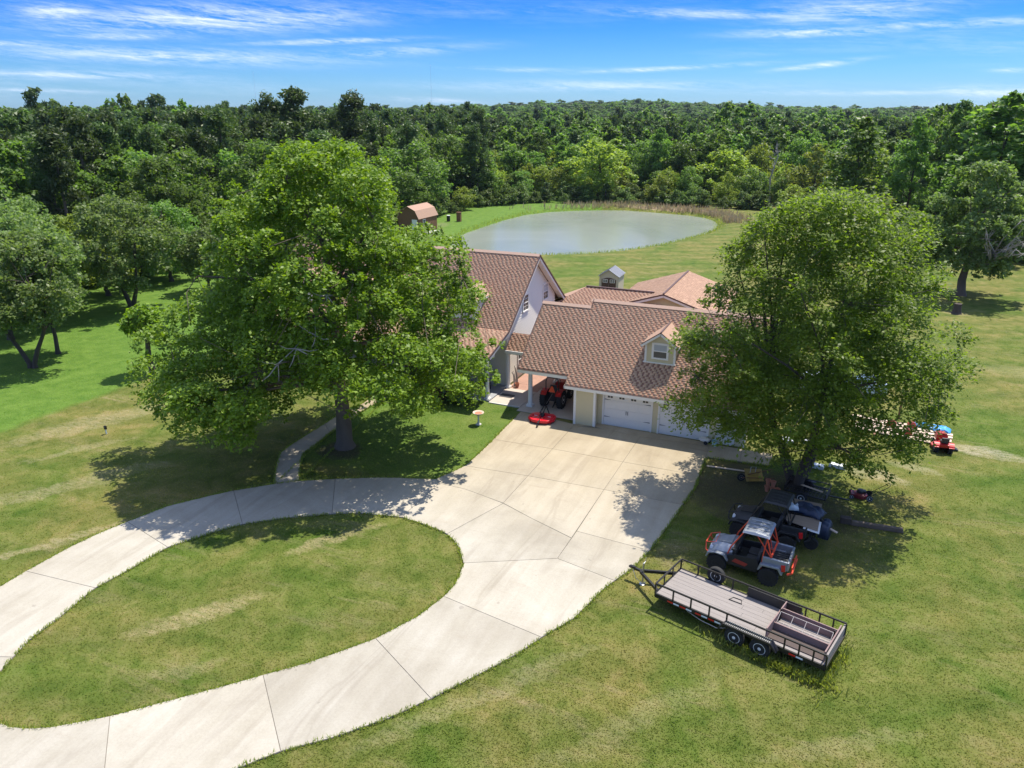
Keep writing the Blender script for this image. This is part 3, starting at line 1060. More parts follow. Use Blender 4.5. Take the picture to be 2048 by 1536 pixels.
# fascia, gutters and rake boards
mb = MB()
mb.b2(-13.45, XR, 38.14, 38.19, 2.22, 2.41)
mb.b2(-13.45, XR, 38.19, 39.0, 2.22, 2.25)
mb.b2(-13.47, -13.42, 38.14, 38.75, 2.22, 2.41)
mb.build('fascia', M['white'], gar, world=True)
mb = MB()
mb.b2(-16.62, -13.47, 38.69, 38.74, 2.60, 2.80)
mb.b2(-16.62, -13.47, 38.74, 39.0, 2.60, 2.63)
mb.build('fascia', M['white'], gar, world=True)
mb = MB()
mb.b2(-13.45, XR, 38.12, 38.185, 2.41, 2.435)
mb.b2(-16.66, -13.42, 38.67, 38.735, 2.80, 2.83)
for x, (ya, za), (yb_, zb) in ((XR, (38.2, 2.45), (yr, zr)), (-16.64, (38.75, rz_(38.75)), (yc, zc))):
    mb.build('drip_edge', M['roof_edge'], gar, world=True)
    mb = MB()
    mb.bar((x, ya, za - 0.02), (x, yb_, zb - 0.02), 0.04, 0.09)
mb.build('drip_edge', M['roof_edge'], gar, world=True)
mb = MB()
mb.bar((-13.44, yc, zc + 0.02), (-13.44, yr, zr + 0.02), 0.05, 0.10)
mb.build('drip_edge', M['roof_edge'], gar, world=True)
mb = MB()
mb.bar((-16.60, 38.78, rz_(38.78) - 0.17), (-16.60, yc, zc - 0.17), 0.05, 0.17)
mb.build('rake_board', M['white'], gar, world=True)
mb = MB()
mb.bar((XR - 0.03, 38.25, 2.45 - 0.16), (XR - 0.03, yr, zr - 0.16), 0.05, 0.17)
mb.build('rake_board', M['white'], gar, world=True)
# walls: door wall at y=39, jut at y=38.38
mb = MB()
WT = 2.26
mb.b2(-12.86, -11.60, 38.38, 39.0, 0, WT)                 # jutting closet front
mb.b2(-11.60, -11.25, 39.0, 39.14, 0, WT)
mb.b2(-8.42, -7.98, 39.0, 39.14, 0, WT)
mb.b2(-5.22, -3.2, 39.0, 39.14, 0, WT)
mb.b2(-11.25, -8.42, 39.0, 39.14, 2.14, WT)
mb.b2(-7.98, -5.22, 39.0, 39.14, 2.14, WT)
mb.b2(-3.34, -3.2, 39.14, 48.2, 0, 2.5)
mb.b2(-12.86, -12.72, 39.0, 48.2, 0, 2.5)
mb.b2(-12.86, -3.2, 48.06, 48.2, 0, 2.5)
mb.prism([(39.14, 2.5), (48.2, 2.5), (43.39, 6.1)], -3.33, -3.21, 'yz')
mb.prism([(39.14, 2.5), (48.2, 2.5), (43.39, 6.1)], -12.85, -12.73, 'yz')
mb.build('wall', M['cream'], gar, world=True)
mb = MB()
mb.b2(-12.6, -3.4, 39.6, 48.0, 0.02, 0.04)
mb.build('floor', M['concrete_old'], gar, world=True)
# corner boards and door casings, each proud of the wall
for (x0, x1, y0, y1) in ((-12.90, -12.76, 38.345, 38.41), (-11.70, -11.565, 38.345, 38.41), (-11.597, -11.565, 38.412, 38.55),
                         (-11.33, -11.235, 38.965, 39.0), (-8.46, -8.36, 38.965, 39.0), (-8.05, -7.95, 38.965, 39.0), (-5.26, -5.15, 38.965, 39.0), (-3.32, -3.165, 38.965, 39.03)):
    mb = MB()
    mb.b2(x0, x1, y0, y1, 0.0, 2.215)
    mb.build('corner_board', M['white'], gar, world=True)


def garage_door(x0, x1):
    """four sections with carriage-house battens, four small windows, straps and handles"""
    fr = MB()
    fr.b2(x0, x1, 39.03, 39.06, 0.0, 2.13)
    d = fr.build('garage_door', M['door_white'], gar, world=True)
    H = 2.13 / 4
    w = (x1 - x0)
    for r in range(4):
        p = MB()
        p.b2(x0 + 0.01, x1 - 0.01, 39.012, 39.03, r * H + 0.008, (r + 1) * H - 0.008)
        sub(p, 'panel', M['door_white'], d, G0, bevel=0.003)
    for c in range(4):
        xa = x0 + w * (c + 0.5) / 4
        for s in (-1, 1):
            p = MB()
            p.b2(xa + s * w / 9.2 - 0.02, xa + s * w / 9.2 + 0.02, 39.003, 39.012, 0.04, 1.56)
            sub(p, 'batten', M['door_white'], d, G0)
        p = MB()
        ww = 0.165
        for i in (-1, 1):
            for j in (-1, 1):
                p.b2(xa + i * ww / 2 - 0.068, xa + i * ww / 2 + 0.068, 39.004, 39.014, 1.87 + j * 0.075 - 0.058, 1.87 + j * 0.075 + 0.058)
        sub(p, 'window', M['glass'], d, G0)
    for s, xe in ((1, x0), (-1, x1)):
        for z in (1.62, 0.55):
            p = MB()
            p.add([(xe + s * 0.03, 38.995, z - 0.022), (xe + s * 0.03, 38.995, z + 0.022), (xe + s * 0.40, 38.995, z), (xe + s * 0.03, 39.012, z - 0.022), (xe + s * 0.03, 39.012, z + 0.022), (xe + s * 0.40, 39.012, z)],
                  [(0, 2, 1), (3, 4, 5), (0, 3, 5, 2), (1, 2, 5, 4), (0, 1, 4, 3)])
            sub(p, 'strap_hinge', M['black'], d, G0)
    for s in (-1, 1):
        p = MB()
        xm = (x0 + x1) / 2 + s * 0.05
        p.b2(xm - 0.014, xm + 0.014, 38.975, 39.012, 0.82, 1.04)
        sub(p, 'handle', M['black'], d, G0)


garage_door(-11.235, -8.46)
garage_door(-7.95, -5.26)
# side door at the right-hand bay, mostly behind the tree
mb = MB()
mb.b2(-4.75, -3.75, 38.97, 39.0, 0.0, 2.1)
d3 = mb.build('door', M['door_white'], gar, world=True)
mb = MB()
mb.b2(-4.55, -3.95, 38.955, 38.97, 1.1, 1.9)
sub(mb, 'pane', M['glass'], d3, G0)

# carport columns and beam
for x, y, h in ((-16.27, 39.9, 3.0), (-14.55, 43.6, 3.2), (-16.27, 44.6, 3.2)):
    mb = MB()
    mb.lathe([(0.14, 0.16), (0.132, h * 0.6), (0.115, h)], (x, y, 0), 20)
    c = mb.build('column', M['white'], gar, smooth=True, world=True)
    mb = MB()
    mb.box((x, y, 0.09), (0.40, 0.40, 0.12))
    mb.lathe([(0.19, 0.15), (0.19, 0.19), (0.145, 0.24)], (x, y, 0), 20)
    sub(mb, 'base', M['white'], c, G0)
mb = MB()
mb.b2(-16.45, -13.0, 39.78, 40.02, 2.9, 3.2)
mb.b2(-16.45, -13.0, 44.4, 44.62, 3.0, 3.3)
mb.b2(-16.40, -16.16, 40.02, 44.4, 2.95, 3.2)
mb.build('beam', M['white'], gar, world=True)


def dormer(parent, org, xc, yf, zb, w, zt_eave, zt_peak, slope, mats, part='dormer', over=0.20, win=True):
    """gabled dormer: face at yf, base zb, width w; runs back until it meets the slope"""
    hw = w / 2
    yb_peak = yf + (zt_peak - zb) / slope
    yb_eave = yf + (zt_eave - zb) / slope
    b = MB()
    b.prism([(xc - hw, zb - 0.12), (xc + hw, zb - 0.12), (xc + hw, zt_eave), (xc, zt_peak), (xc - hw, zt_eave)], yf, yf + 0.10, 'xz')
    for s in (-1, 1):
        x0 = xc + s * hw
        b.add([(x0, yf + 0.10, zb - 0.1), (x0, yf + 0.10, zt_eave), (x0, yb_eave, zt_eave), (x0 - s * 0.08, yf + 0.10, zb - 0.1), (x0 - s * 0.08, yf + 0.10, zt_eave), (x0 - s * 0.08, yb_eave, zt_eave)],
              [(0, 1, 2), (5, 4, 3), (0, 3, 4, 1), (1, 4, 5, 2), (0, 2, 5, 3)])
    dm = b.build(part, mats, parent, world=True)
    sl = (zt_peak - zt_eave) / hw
    ze = zt_eave - sl * over * 0.9
    ov = over + 0.02
    for s in (-1, 1):
        r = MB()
        e0 = Vv(xc + s * (hw + over), yf - ov, ze + 0.05)
        e1 = Vv(xc + s * (hw + over), yf + (ze - zb) / slope + 0.1, ze + 0.05)
        p0 = Vv(xc, yf - ov, zt_peak + 0.05)
        p1 = Vv(xc, yb_peak + 0.15, zt_peak + 0.05)
        roof_slab(r, e0, e1, p1, p0, 0.06)
        ro = sub(r, 'dormer_roof', M['shingle_flat'], dm, org)
        f = MB()
        f.bar(e0 + Vv(0, -0.015, -0.085), p0 + Vv(0, -0.015, -0.085), 0.04, 0.14)
        f.bar(e0 + Vv(-s * 0.02, 0, -0.07), e1 + Vv(-s * 0.02, 0, -0.07), 0.03, 0.08)
        sub(f, 'rake_board', M['white'], dm, org)
        f = MB()
        f.bar(e0 + Vv(0, -0.035, 0.01), p0 + Vv(0, -0.035, 0.01), 0.035, 0.045)
        sub(f, 'drip_edge', M['roof_edge'], dm, org)
    f = MB()
    f.bar((xc, yf - ov + 0.1, zt_peak + 0.065), (xc, yb_peak + 0.1, zt_peak + 0.065), 0.10, 0.03)
    sub(f, 'ridge_cap', M['roof_edge'], dm, org)
    f = MB()
    for s in (-1, 1):
        f.b2(xc + s * hw - s * 0.10, xc + s * hw + s * 0.02, yf - 0.02, yf, zb + 0.03, zt_eave - 0.02)
    f.b2(xc - hw - 0.08, xc + hw + 0.05, yf - 0.07, yf + 0.0, zb - 0.03, zb + 0.03)
    sub(f, 'corner_board', M['white'], dm, org)
    if win:
        f = MB()
        cz = (zb + zt_eave) / 2 + 0.12
        ww, hh = w * 0.42, (zt_eave - zb) * 0.66
        for a in ((xc - ww / 2 - 0.12, xc - ww / 2, cz - hh / 2 - 0.1, cz + hh / 2 + 0.1), (xc + ww / 2, xc + ww / 2 + 0.12, cz - hh / 2 - 0.1, cz + hh / 2 + 0.1),
                  (xc - ww / 2, xc + ww / 2, cz - hh / 2 - 0.1, cz - hh / 2), (xc - ww / 2, xc + ww / 2, cz + hh / 2, cz + hh / 2 + 0.1), (xc - ww / 2, xc + ww / 2, cz - 0.025, cz + 0.025)):
            f.b2(a[0], a[1], yf - 0.035, yf, a[2], a[3])
        sub(f, 'window_frame', M['white'], dm, org)
        f = MB()
        f.b2(xc - ww / 2, xc + ww / 2, yf - 0.012, yf - 0.003, cz + 0.025, cz + hh / 2)
        sub(f, 'blind', M['blind'], dm, org)
        f = MB()
        f.b2(xc - ww / 2, xc + ww / 2, yf - 0.012, yf - 0.003, cz - hh / 2, cz - 0.025)
        sub(f, 'pane', M['glass'], dm, org)
    return dm


dormer(gar, G0, -8.40, 40.08, 3.86, 1.74, 5.02, 5.66, SL, M['cream'])

# --- main house ------------------------------------------------------------
H0 = (-28, 44, 0)
hou = empty('house', H0, label='cream and white house with steep brown shingle gable roof and dormer', cat='house')
HX0, HX1 = -38.6, -18.5
ya, za = 46.9, 8.18
kF, kz = 41.67, 4.18
eF, ez = 38.52, 3.28
kB, eB = 52.13, 55.28


def hroof(y):
    d = abs(y - ya)
    return za - d * (za - kz) / 5.23 if d < 5.23 else kz - (d - 5.23) * (kz - ez) / 3.15


XD = -31.0          # left of this the roof is only seen through leaves: coarser tabs
roof_plane(hou, H0, (XD, kF, kz), (HX1, kF, kz), (HX1, ya, za), (XD, ya, za), 11)
roof_plane(hou, H0, (HX0, kF, kz), (XD, kF, kz), (XD, ya, za), (HX0, ya, za), 12, cell=0.6, exposure=0.29)
roof_plane(hou, H0, (XD, eF, ez), (HX1, eF, ez), (HX1, kF, kz), (XD, kF, kz), 13, part='porch_roof')
roof_plane(hou, H0, (HX0, eF, ez), (XD, eF, ez), (XD, kF, kz), (HX0, kF, kz), 14, part='porch_roof', cell=0.6, exposure=0.29)
roof_plane(hou, H0, (HX1, kB, kz), (HX0, kB, kz), (HX0, ya, za), (HX1, ya, za), 15, shingle=False)
roof_plane(hou, H0, (HX1, eB, ez), (HX0, eB, ez), (HX0, kB, kz), (HX1, kB, kz), 16, part='porch_roof', shingle=False)
mb = MB()
for s in (-1, 1):
    a, b = Vv(HX0, ya, za + 0.07), Vv(HX1, ya, za + 0.07)
    roof_slab(mb, a + Vv(0, s * 0.19, -0.15), b + Vv(0, s * 0.19, -0.15), b, a, 0.045)
mb.build('ridge_cap', M['shingle_pale'], hou, world=True)
prof = [(eF, ez), (kF, kz), (ya, za), (kB, kz), (eB, ez)]
for xx in (HX1, HX0):
    mb, m2 = MB(), MB()
    for (y0, z0), (y1, z1) in zip(prof[:-1], prof[1:]):
        mb.bar((xx - 0.03, y0, z0 - 0.19), (xx - 0.03, y1, z1 - 0.19), 0.05, 0.19)
        m2.bar((xx + 0.01, y0, z0 - 0.03), (xx + 0.01, y1, z1 - 0.03), 0.05, 0.10)
    mb.build('rake_board', M['white'], hou, world=True)
    m2.build('drip_edge', M['roof_edge'], hou, world=True)
mb = MB()
for (y0, z0), (y1, z1) in zip(prof[:-1], prof[1:]):
    n = Vv(0, z0 - z1, y1 - y0).normalized() * 0.13
    roof_slab(mb, Vv(-19.0, y0, z0) - n, Vv(HX1 - 0.06, y0, z0) - n, Vv(HX1 - 0.06, y1, z1) - n, Vv(-19.0, y1, z1) - n, 0.02)
mb.build('soffit', M['white'], hou, world=True)
mb = MB()
mb.b2(HX0, HX1 - 0.02, eF - 0.05, eF, ez - 0.24, ez - 0.05)
mb.build('fascia', M['white'], hou, world=True)
mb = MB()
mb.b2(HX0, HX1 - 0.02, eB, eB + 0.05, ez - 0.24, ez - 0.05)
mb.build('fascia', M['white'], hou, world=True)
# body
WX0, WX1, WY0, WY1 = -38.2, -19.0, 42.5, 51.3
gp = [(WY0, 0), (WY1, 0), (WY1, hroof(WY1) - 0.2), (ya, za - 0.22), (WY0, hroof(WY0) - 0.2)]
mb = MB()
mb.prism(gp, WX1 - 0.12, WX1 - 0.03, 'yz')
mb.prism(gp, WX0, WX0 + 0.12, 'yz')
mb.b2(WX0 + 0.12, WX1 - 0.12, WY0, WY0 + 0.12, 0, hroof(WY0) - 0.2)
mb.b2(WX0 + 0.12, WX1 - 0.12, WY1 - 0.12, WY1, 0, hroof(WY1) - 0.2)
mb.build('wall', M['siding_cream'], hou, world=True)
# lap siding boards on the gable end and beside the front door
mb = MB()
z = 0.15
while z < za - 0.3:
    z1 = z + 0.17
    zm = z1 - 0.02

    def yr_at(zz, side):
        if side < 0:
            if zz < hroof(WY0) - 0.2:
                return WY0 + 0.02
            return ya - (za - 0.2 - zz) / ((za - kz) / 5.23)
        if zz < hroof(WY1) - 0.2:
            return WY1 - 0.02
        return ya + (za - 0.2 - zz) / ((za - kz) / 5.23)
    y0, y1 = yr_at(z1, -1), yr_at(z1, 1)
    if y1 - y0 > 0.2:
        x = WX1 - 0.03
        mb.add([(x, y0, z), (x, y1, z), (x, y1, z1), (x, y0, z1), (x + 0.05, y0, z), (x + 0.05, y1, z), (x + 0.006, y1, z1), (x + 0.006, y0, z1)],
               [(0, 1, 2, 3), (7, 6, 5, 4), (0, 4, 5, 1), (1, 5, 6, 2), (2, 6, 7, 3), (3, 7, 4, 0)])
    z += 0.17
sd = mb.build('siding', M['siding'], hou, world=True)
tag(sd, kind='stuff')
mb = MB()
z = 0.15
while z < 3.6:
    mb.add([(WX0, WY0, z), (WX1, WY0, z), (WX1, WY0, z + 0.17), (WX0, WY0, z + 0.17), (WX0, WY0 - 0.04, z), (WX1, WY0 - 0.04, z), (WX1, WY0 - 0.006, z + 0.17), (WX0, WY0 - 0.006, z + 0.17)],
           [(0, 1, 2, 3), (7, 6, 5, 4), (0, 4, 5, 1), (1, 5, 6, 2), (2, 6, 7, 3), (3, 7, 4, 0)])
    z += 0.17
tag(mb.build('siding', M['siding_cream'], hou, world=True), kind='stuff')
mb = MB()
mb.b2(WX1 - 0.09, WX1 + 0.03, WY0 - 0.05, WY0 + 0.12, 0.1, 3.7)
mb.build('corner_board', M['white'], hou, world=True)
window_unit(hou, H0, (WX1 + 0.005, 45.55, 5.12), 0.85, 1.05, '+x', cols=2, rows=2, blind=False)
window_unit(hou, H0, (WX1 + 0.005, 49.3, 5.12), 0.85, 1.05, '+x', cols=2, rows=2, blind=True)
window_unit(hou, H0, (WX1 + 0.005, 44.75, 1.35), 0.95, 1.5, '+x', cols=2, rows=2, blind=False)
for x in (-36.0, -32.6, -28.4, -24.5):
    window_unit(hou, H0, (x, WY0 - 0.03, 1.5), 0.95, 1.6, '-y', cols=2, rows=2)
mb = MB()
mb.b2(-26.9, -25.9, WY0 - 0.06, WY0 - 0.03, 0.12, 2.2)
dr = mb.build('door', M['wood_brown'], hou, world=True)
mb = MB()
mb.lathe([(0.03, 0), (0.035, 0.03), (0.02, 0.06)], (-26.0, WY0 - 0.12, 1.05), 8, 'y')
sub(mb, 'handle', M['steel'], dr, H0)
# porch: slab, columns
mb = MB()
mb.b2(-38.4, -18.95, 39.55, 42.49, -0.1, 0.11)
mb.build('porch_floor', M['porch'], hou, world=True)
mb = MB()
mb.b2(-38.3, -18.7, 39.68, 39.92, 2.95, 3.2)
mb.build('beam', M['white'], hou, world=True)
for x in (-19.19, -22.9, -26.6, -30.3, -34.0, -37.9):
    mb = MB()
    mb.lathe([(0.125, 0.24), (0.12, 1.8), (0.10, 2.9)], (x, 39.82, 0), 20)
    mb.b2(x - 0.16, x + 0.16, 39.66, 39.98, 2.9, 2.96)
    c = mb.build('column', M['white'], hou, smooth=True, world=True)
    mb = MB()
    mb.b2(x - 0.17, x + 0.17, 39.65, 39.99, 0.11, 0.17)
    mb.lathe([(0.16, 0.17), (0.16, 0.21), (0.125, 0.25)], (x, 39.82, 0), 20)
    sub(mb, 'base', M['white'], c, H0)
mb = MB()
mb.lathe([(0.13, 0.24), (0.125, 1.8), (0.105, 2.75)], (-18.86, 42.36, 0), 20)
c = mb.build('column', M['white'], hou, smooth=True, world=True)
mb = MB()
mb.b2(-19.03, -18.69, 42.19, 42.53, 0.05, 0.15)
mb.lathe([(0.16, 0.15), (0.16, 0.20), (0.13, 0.25)], (-18.86, 42.36, 0), 20)
sub(mb, 'base', M['white'], c, H0)
# small roof joining house and carport
mb = MB()
ml = (Vv(-18.95, 42.05, 2.74), Vv(-16.4, 42.05, 2.74), Vv(-16.4, 43.3, 3.6), Vv(-18.95, 43.3, 3.6))
roof_plane(hou, H0, *ml, seed=21, part='link_roof')
mb = MB()
mb.b2(-18.95, -16.4, 41.98, 42.04, 2.56, 2.74)
mb.b2(-18.95, -16.4, 42.2, 42.4, 2.45, 2.62)
mb.build('fascia', M['white'], hou, world=True)
dormer(hou, H0, -21.95, 42.15, 4.55, 1.74, 5.92, 6.55, (za - kz) / 5.23, M['siding'])
dormer(hou, H0, -29.2, 42.15, 4.55, 1.74, 5.92, 6.55, (za - kz) / 5.23, M['siding'])
dormer(hou, H0, -35.2, 42.15, 4.55, 1.74, 5.92, 6.55, (za - kz) / 5.23, M['siding'])

# --- rear wing -------------------------------------------------------------
R0 = (-13, 55, 0)
rear = empty('rear_wing', R0, label='low cream rear wing with hipped and gabled shingle roofs behind the garage', cat='house wing')
ze = 2.55
rr0, rr1, ry, rz2 = -17.3, -12.0, 53.7, 4.72
roof_plane(rear, R0, (-21.3, 48.9, ze), (-8.5, 48.9, ze), (rr1, ry, rz2), (rr0, ry, rz2), 31)
mb = MB()
tri = [Vv(-21.3, 58.6, ze), Vv(-21.3, 48.9, ze), Vv(rr0, ry, rz2)]
mb.add([tri[0], tri[1], tri[2], tri[0] - Vv(0, 0, 0.1), tri[1] - Vv(0, 0, 0.1), tri[2] - Vv(0, 0, 0.1)], [(0, 1, 2), (5, 4, 3), (0, 3, 4, 1), (1, 4, 5, 2), (2, 5, 3, 0)])
mb.build('hip', M['shingle_flat'], rear, world=True)
roof_plane(rear, R0, (-8.5, 58.6, ze), (-21.3, 58.6, ze), (rr0, ry, rz2), (rr1, ry, rz2), 32, shingle=False)
gx, gz, gy0, gy1, ghw, ged = -11.0, 5.02, 52.2, 61.3, 4.2, 1.35
roof_plane(rear, R0, (gx - ghw, gy1, gz - ged), (gx - ghw, gy0, gz - ged), (gx, gy0, gz), (gx, gy1, gz), 33)
roof_plane(rear, R0, (gx + ghw, gy0, gz - ged), (gx + ghw, gy1, gz - ged), (gx, gy1, gz), (gx, gy0, gz), 34)
mb = MB()
for s in (-1, 1):
    mb.bar((gx + s * ghw, gy0 - 0.03, gz - ged - 0.15), (gx, gy0 - 0.03, gz - 0.15), 0.05, 0.18)
mb.build('rake_board', M['white'], rear, world=True)
mb = MB()
for s in (-1, 1):
    mb.bar((gx + s * ghw, gy0 - 0.05, gz - ged - 0.03), (gx, gy0 - 0.05, gz - 0.03), 0.05, 0.09)
mb.bar((gx, gy0, gz + 0.04), (gx, gy1, gz + 0.04), 0.14, 0.05)
mb.bar((rr0, ry, rz2 + 0.05), (rr1, ry, rz2 + 0.05), 0.18, 0.05)
mb.build('ridge_cap', M['roof_edge'], rear, world=True)
mb = MB()
mb.prism([(gx - ghw + 0.4, 0), (gx + ghw - 0.4, 0), (gx + ghw - 0.4, gz - ged - 0.1), (gx, gz - 0.2), (gx - ghw + 0.4, gz - ged - 0.1)], gy0 + 0.3, gy0 + 0.42, 'xz')
mb.b2(gx - ghw + 0.4, gx + ghw - 0.4, gy1 - 0.4, gy1 - 0.3, 0, gz - ged)
mb.b2(gx - ghw + 0.4, gx - ghw + 0.5, gy0 + 0.42, gy1 - 0.4, 0, gz - ged)
mb.b2(gx + ghw - 0.5, gx + ghw - 0.4, gy0 + 0.42, gy1 - 0.4, 0, gz - ged)
mb.b2(-20.9, -8.9, 49.3, 49.42, 0, ze - 0.05)
mb.b2(-20.9, -20.78, 49.42, 58.2, 0, ze - 0.05)
mb.build('wall', M['cream'], rear, world=True)

# --- small shed with arched doors -------------------------------------------
S0 = (-20.7, 71.5, 0)
sh = empty('garden_shed', S0, rz=D(2), label='small beige garden shed with dark double doors beside the pond lawn', cat='shed')
sw, sdp, he, hp = 2.0, 2.3, 1.85, 2.45
mb = MB()
mb.prism([(-sw / 2, 0), (sw / 2, 0), (sw / 2, he), (0, hp), (-sw / 2, he)], 0, 0.06, 'xz')
mb.prism([(-sw / 2, 0), (sw / 2, 0), (sw / 2, he), (0, hp), (-sw / 2, he)], sdp - 0.06, sdp, 'xz')
mb.b2(-sw / 2, -sw / 2 + 0.05, 0.06, sdp - 0.06, 0, he)
mb.b2(sw / 2 - 0.05, sw / 2, 0.06, sdp - 0.06, 0, he)
mb.build('wall', mat('shed_beige', (0.50, 0.45, 0.35), 0.7, var=0.06), sh)
for s in (-1, 1):
    mb = MB()
    roof_slab(mb, Vv(s * (sw / 2 + 0.12), -0.14, he - 0.07), Vv(s * (sw / 2 + 0.12), sdp + 0.1, he - 0.07), Vv(0, sdp + 0.1, hp + 0.03), Vv(0, -0.14, hp + 0.03), 0.05)
    for k in range(1, 9):
        y = -0.14 + k * (sdp + 0.24) / 9
        mb.bar((s * (sw / 2 + 0.12), y, he - 0.055), (0, y, hp + 0.045), 0.03, 0.02)
    mb.build('roof', M['tin'], sh)
arch = []
for s in (-1, 1):
    mb = MB()
    pts = [(0.01, 0.05), (0.74, 0.05), (0.74, 1.45)] + [(0.74 - 0.73 * t, 1.45 + 0.20 * math.sin(t * math.pi / 2)) for t in (0.25, 0.5, 0.75, 1.0)]
    mb.prism([(s * a, b) for a, b in pts], -0.04, -0.005, 'xz')
    dd = mb.build('door', mat('dark_brown_door', (0.075, 0.04, 0.03), 0.6) if s < 0 else bpy.data.materials['dark_brown_door'], sh)
    mb = MB()
    for a in ((0.12, 0.62, 1.14, 1.18), (0.12, 0.62, 1.44, 1.48), (0.12, 0.16, 1.18, 1.44), (0.58, 0.62, 1.18, 1.44), (0.355, 0.385, 1.18, 1.44)):
        mb.b2(min(s * a[0], s * a[1]), max(s * a[0], s * a[1]), -0.06, -0.04, a[2], a[3])
    mb.b2(min(s * 0.16, s * 0.58), max(s * 0.16, s * 0.58), -0.06, -0.04, 1.30, 1.32)
    mb.build('window_frame', M['white'], dd)
    mb = MB()
    mb.b2(min(s * 0.16, s * 0.58), max(s * 0.16, s * 0.58), -0.045, -0.041, 1.18, 1.44)
    mb.build('pane', M['glass'], dd)

# --- gambrel barn shed behind the big tree ------------------------------------
B0 = (-58.4, 98.0, 0)
ba = empty('barn_shed', B0, rz=D(0), label='brown wooden gambrel barn shed with white door at the edge of the woods', cat='shed')
bw, bl_ = 3.6, 5.6
gp2 = [(-bw, 0), (0, 0), (0, 2.35), (-0.55, 3.35), (-bw / 2, 3.95), (-bw + 0.55, 3.35), (-bw, 2.35)]
mb = MB()
mb.prism(gp2, 0, 0.1, 'xz')
mb.prism(gp2, bl_ - 0.1, bl_, 'xz')
mb.b2(-0.1, 0, 0.1, bl_ - 0.1, 0, 2.35)
mb.b2(-bw, -bw + 0.1, 0.1, bl_ - 0.1, 0, 2.35)
mb.build('wall', M['wood_brown'], ba)
for k in range(12):
    mb = MB()
    y = 0.1 + k * 0.46
    mb.b2(0.0, 0.025, y, y + 0.43, 0.05, 2.3)
    mb.build('board', M['wood_brown'], ba)
ro = [(0.16, 2.2), (-0.50, 3.42), (-bw / 2, 4.04), (-bw + 0.5, 3.42), (-bw - 0.16, 2.2)]
for (x0, z0), (x1, z1) in zip(ro[:-1], ro[1:]):
    mb = MB()
    roof_slab(mb, Vv(x0, -0.2, z0), Vv(x0, bl_ + 0.2, z0), Vv(x1, bl_ + 0.2, z1), Vv(x1, -0.2, z1), 0.06)
    mb.build('roof', M['shingle_flat'], ba)
mb = MB()
mb.b2(-1.15, -0.25, -0.05, -0.005, 0.1, 2.1)
dd = mb.build('door', M['white'], ba)
mb = MB()
mb.b2(0.027, 0.06, 1.2, 2.0, 1.1, 2.0)
w_ = mb.build('window', M['white'], ba)
mb = MB()
mb.b2(0.06, 0.068, 1.28, 1.92, 1.18, 1.92)
mb.build('pane', M['glass'], w_)
mb = MB()
mb.b2(0.3, 1.6, 0.0, 3.2, 0, 0.14)
stp = mb.build('step_slab', M['stone'])
stp.location = (-58.4, 98.4, 0)
tag(stp, 'white stone step slab along the side of the brown barn shed', 'slab')

# --- slabs around the carport -------------------------------------------------
pv = empty('carport_floor', (-15, 41, 0), kind='structure', label='concrete floor under the carport and breezeway')
for x0, x1, y0, y1 in ((-16.75, -12.9, 38.87, 43.4), (-12.86, -12.82, 38.3, 38.3)):
    if x1 - x0 < 0.1:
        continue
    mb = MB()
    mb.b2(x0, x1, y0, y1, -0.1, 0.042)
    mb.build('slab', M['concrete_old'], pv, world=True)
mb = MB()
mb.b2(-18.93, -16.78, 39.52, 42.3, -0.1, 0.045)
mb.build('slab', M['concrete_old'], pv, world=True)
mb = MB()
mb.b2(-18.9, -16.78, 39.36, 39.5, -0.1, 0.06)
mb.build('slab', M['stone'], pv, world=True)
pt = empty('back_patio', (-16, 46, 0), kind='structure', label='reddish paved strip between house and carport')
mb = MB()
mb.b2(-18.95, -12.9, 43.42, 49.0, -0.1, 0.03)
mb.b2(-18.93, -16.78, 42.32, 43.4, -0.1, 0.03)
mb.build('slab', M['brickdust'], pt, world=True)
# ------------------------------------------------------------------ vehicles
def wheel(parent, c, r, w, rim_m, spokes=8, rim_r=0.6, side=1, lugs=0, name='wheel'):
    """tyre with rounded shoulders and a dished rim; axle along local y"""
    t = MB()
    pr = [(r * rim_r, -w / 2 * 0.8), (r * 0.93, -w / 2), (r, -w / 2 * 0.72), (r, w / 2 * 0.72), (r * 0.93, w / 2), (r * rim_r, w / 2 * 0.8)]
    t.lathe(pr, c, 28, 'y')
    if lugs:
        for k in range(lugs):
            a = 2 * math.pi * k / lugs
            for s in (-1, 1):
                a2 = a + (0.5 * 2 * math.pi / lugs if s > 0 else 0)
                p0 = Vv(c[0] + math.cos(a2) * r * 1.015, c[1] + s * w * 0.06, c[2] + math.sin(a2) * r * 1.015)
                a3 = a2 + 0.16
                p1 = Vv(c[0] + math.cos(a3) * r * 1.01, c[1] + s * w * 0.5, c[2] + math.sin(a3) * r * 1.01)
                t.bar(p0, p1, 0.035, 0.04)
    o = t.build(name, M['rubber'], parent, smooth=True)
    q = MB()
    s = side
    q.lathe([(r * rim_r * 1.02, -s * w * 0.1 if s > 0 else w * 0.1), (r * rim_r * 1.02, s * w * 0.40), (r * rim_r * 0.93, s * w * 0.42), (r * rim_r * 0.86, s * w * 0.32), (r * rim_r * 0.30, s * w * 0.36), (r * rim_r * 0.26, s * w * 0.44), (0.0, s * w * 0.46)], c, 28, 'y')
    q.build('rim', rim_m, o, smooth=True)
    if spokes:
        h = MB()
        for k in range(spokes):
            a = 2 * math.pi * (k + 0.5) / spokes
            rr = r * rim_r * 0.62
            h.lathe([(r * rim_r * 0.12, 0), (r * rim_r * 0.12, s * 0.006)], (c[0] + math.cos(a) * rr, c[1] + s * w * 0.345, c[2] + math.sin(a) * rr), 8, 'y')
        h.build('rim_hole', M['black'], o)
    return o


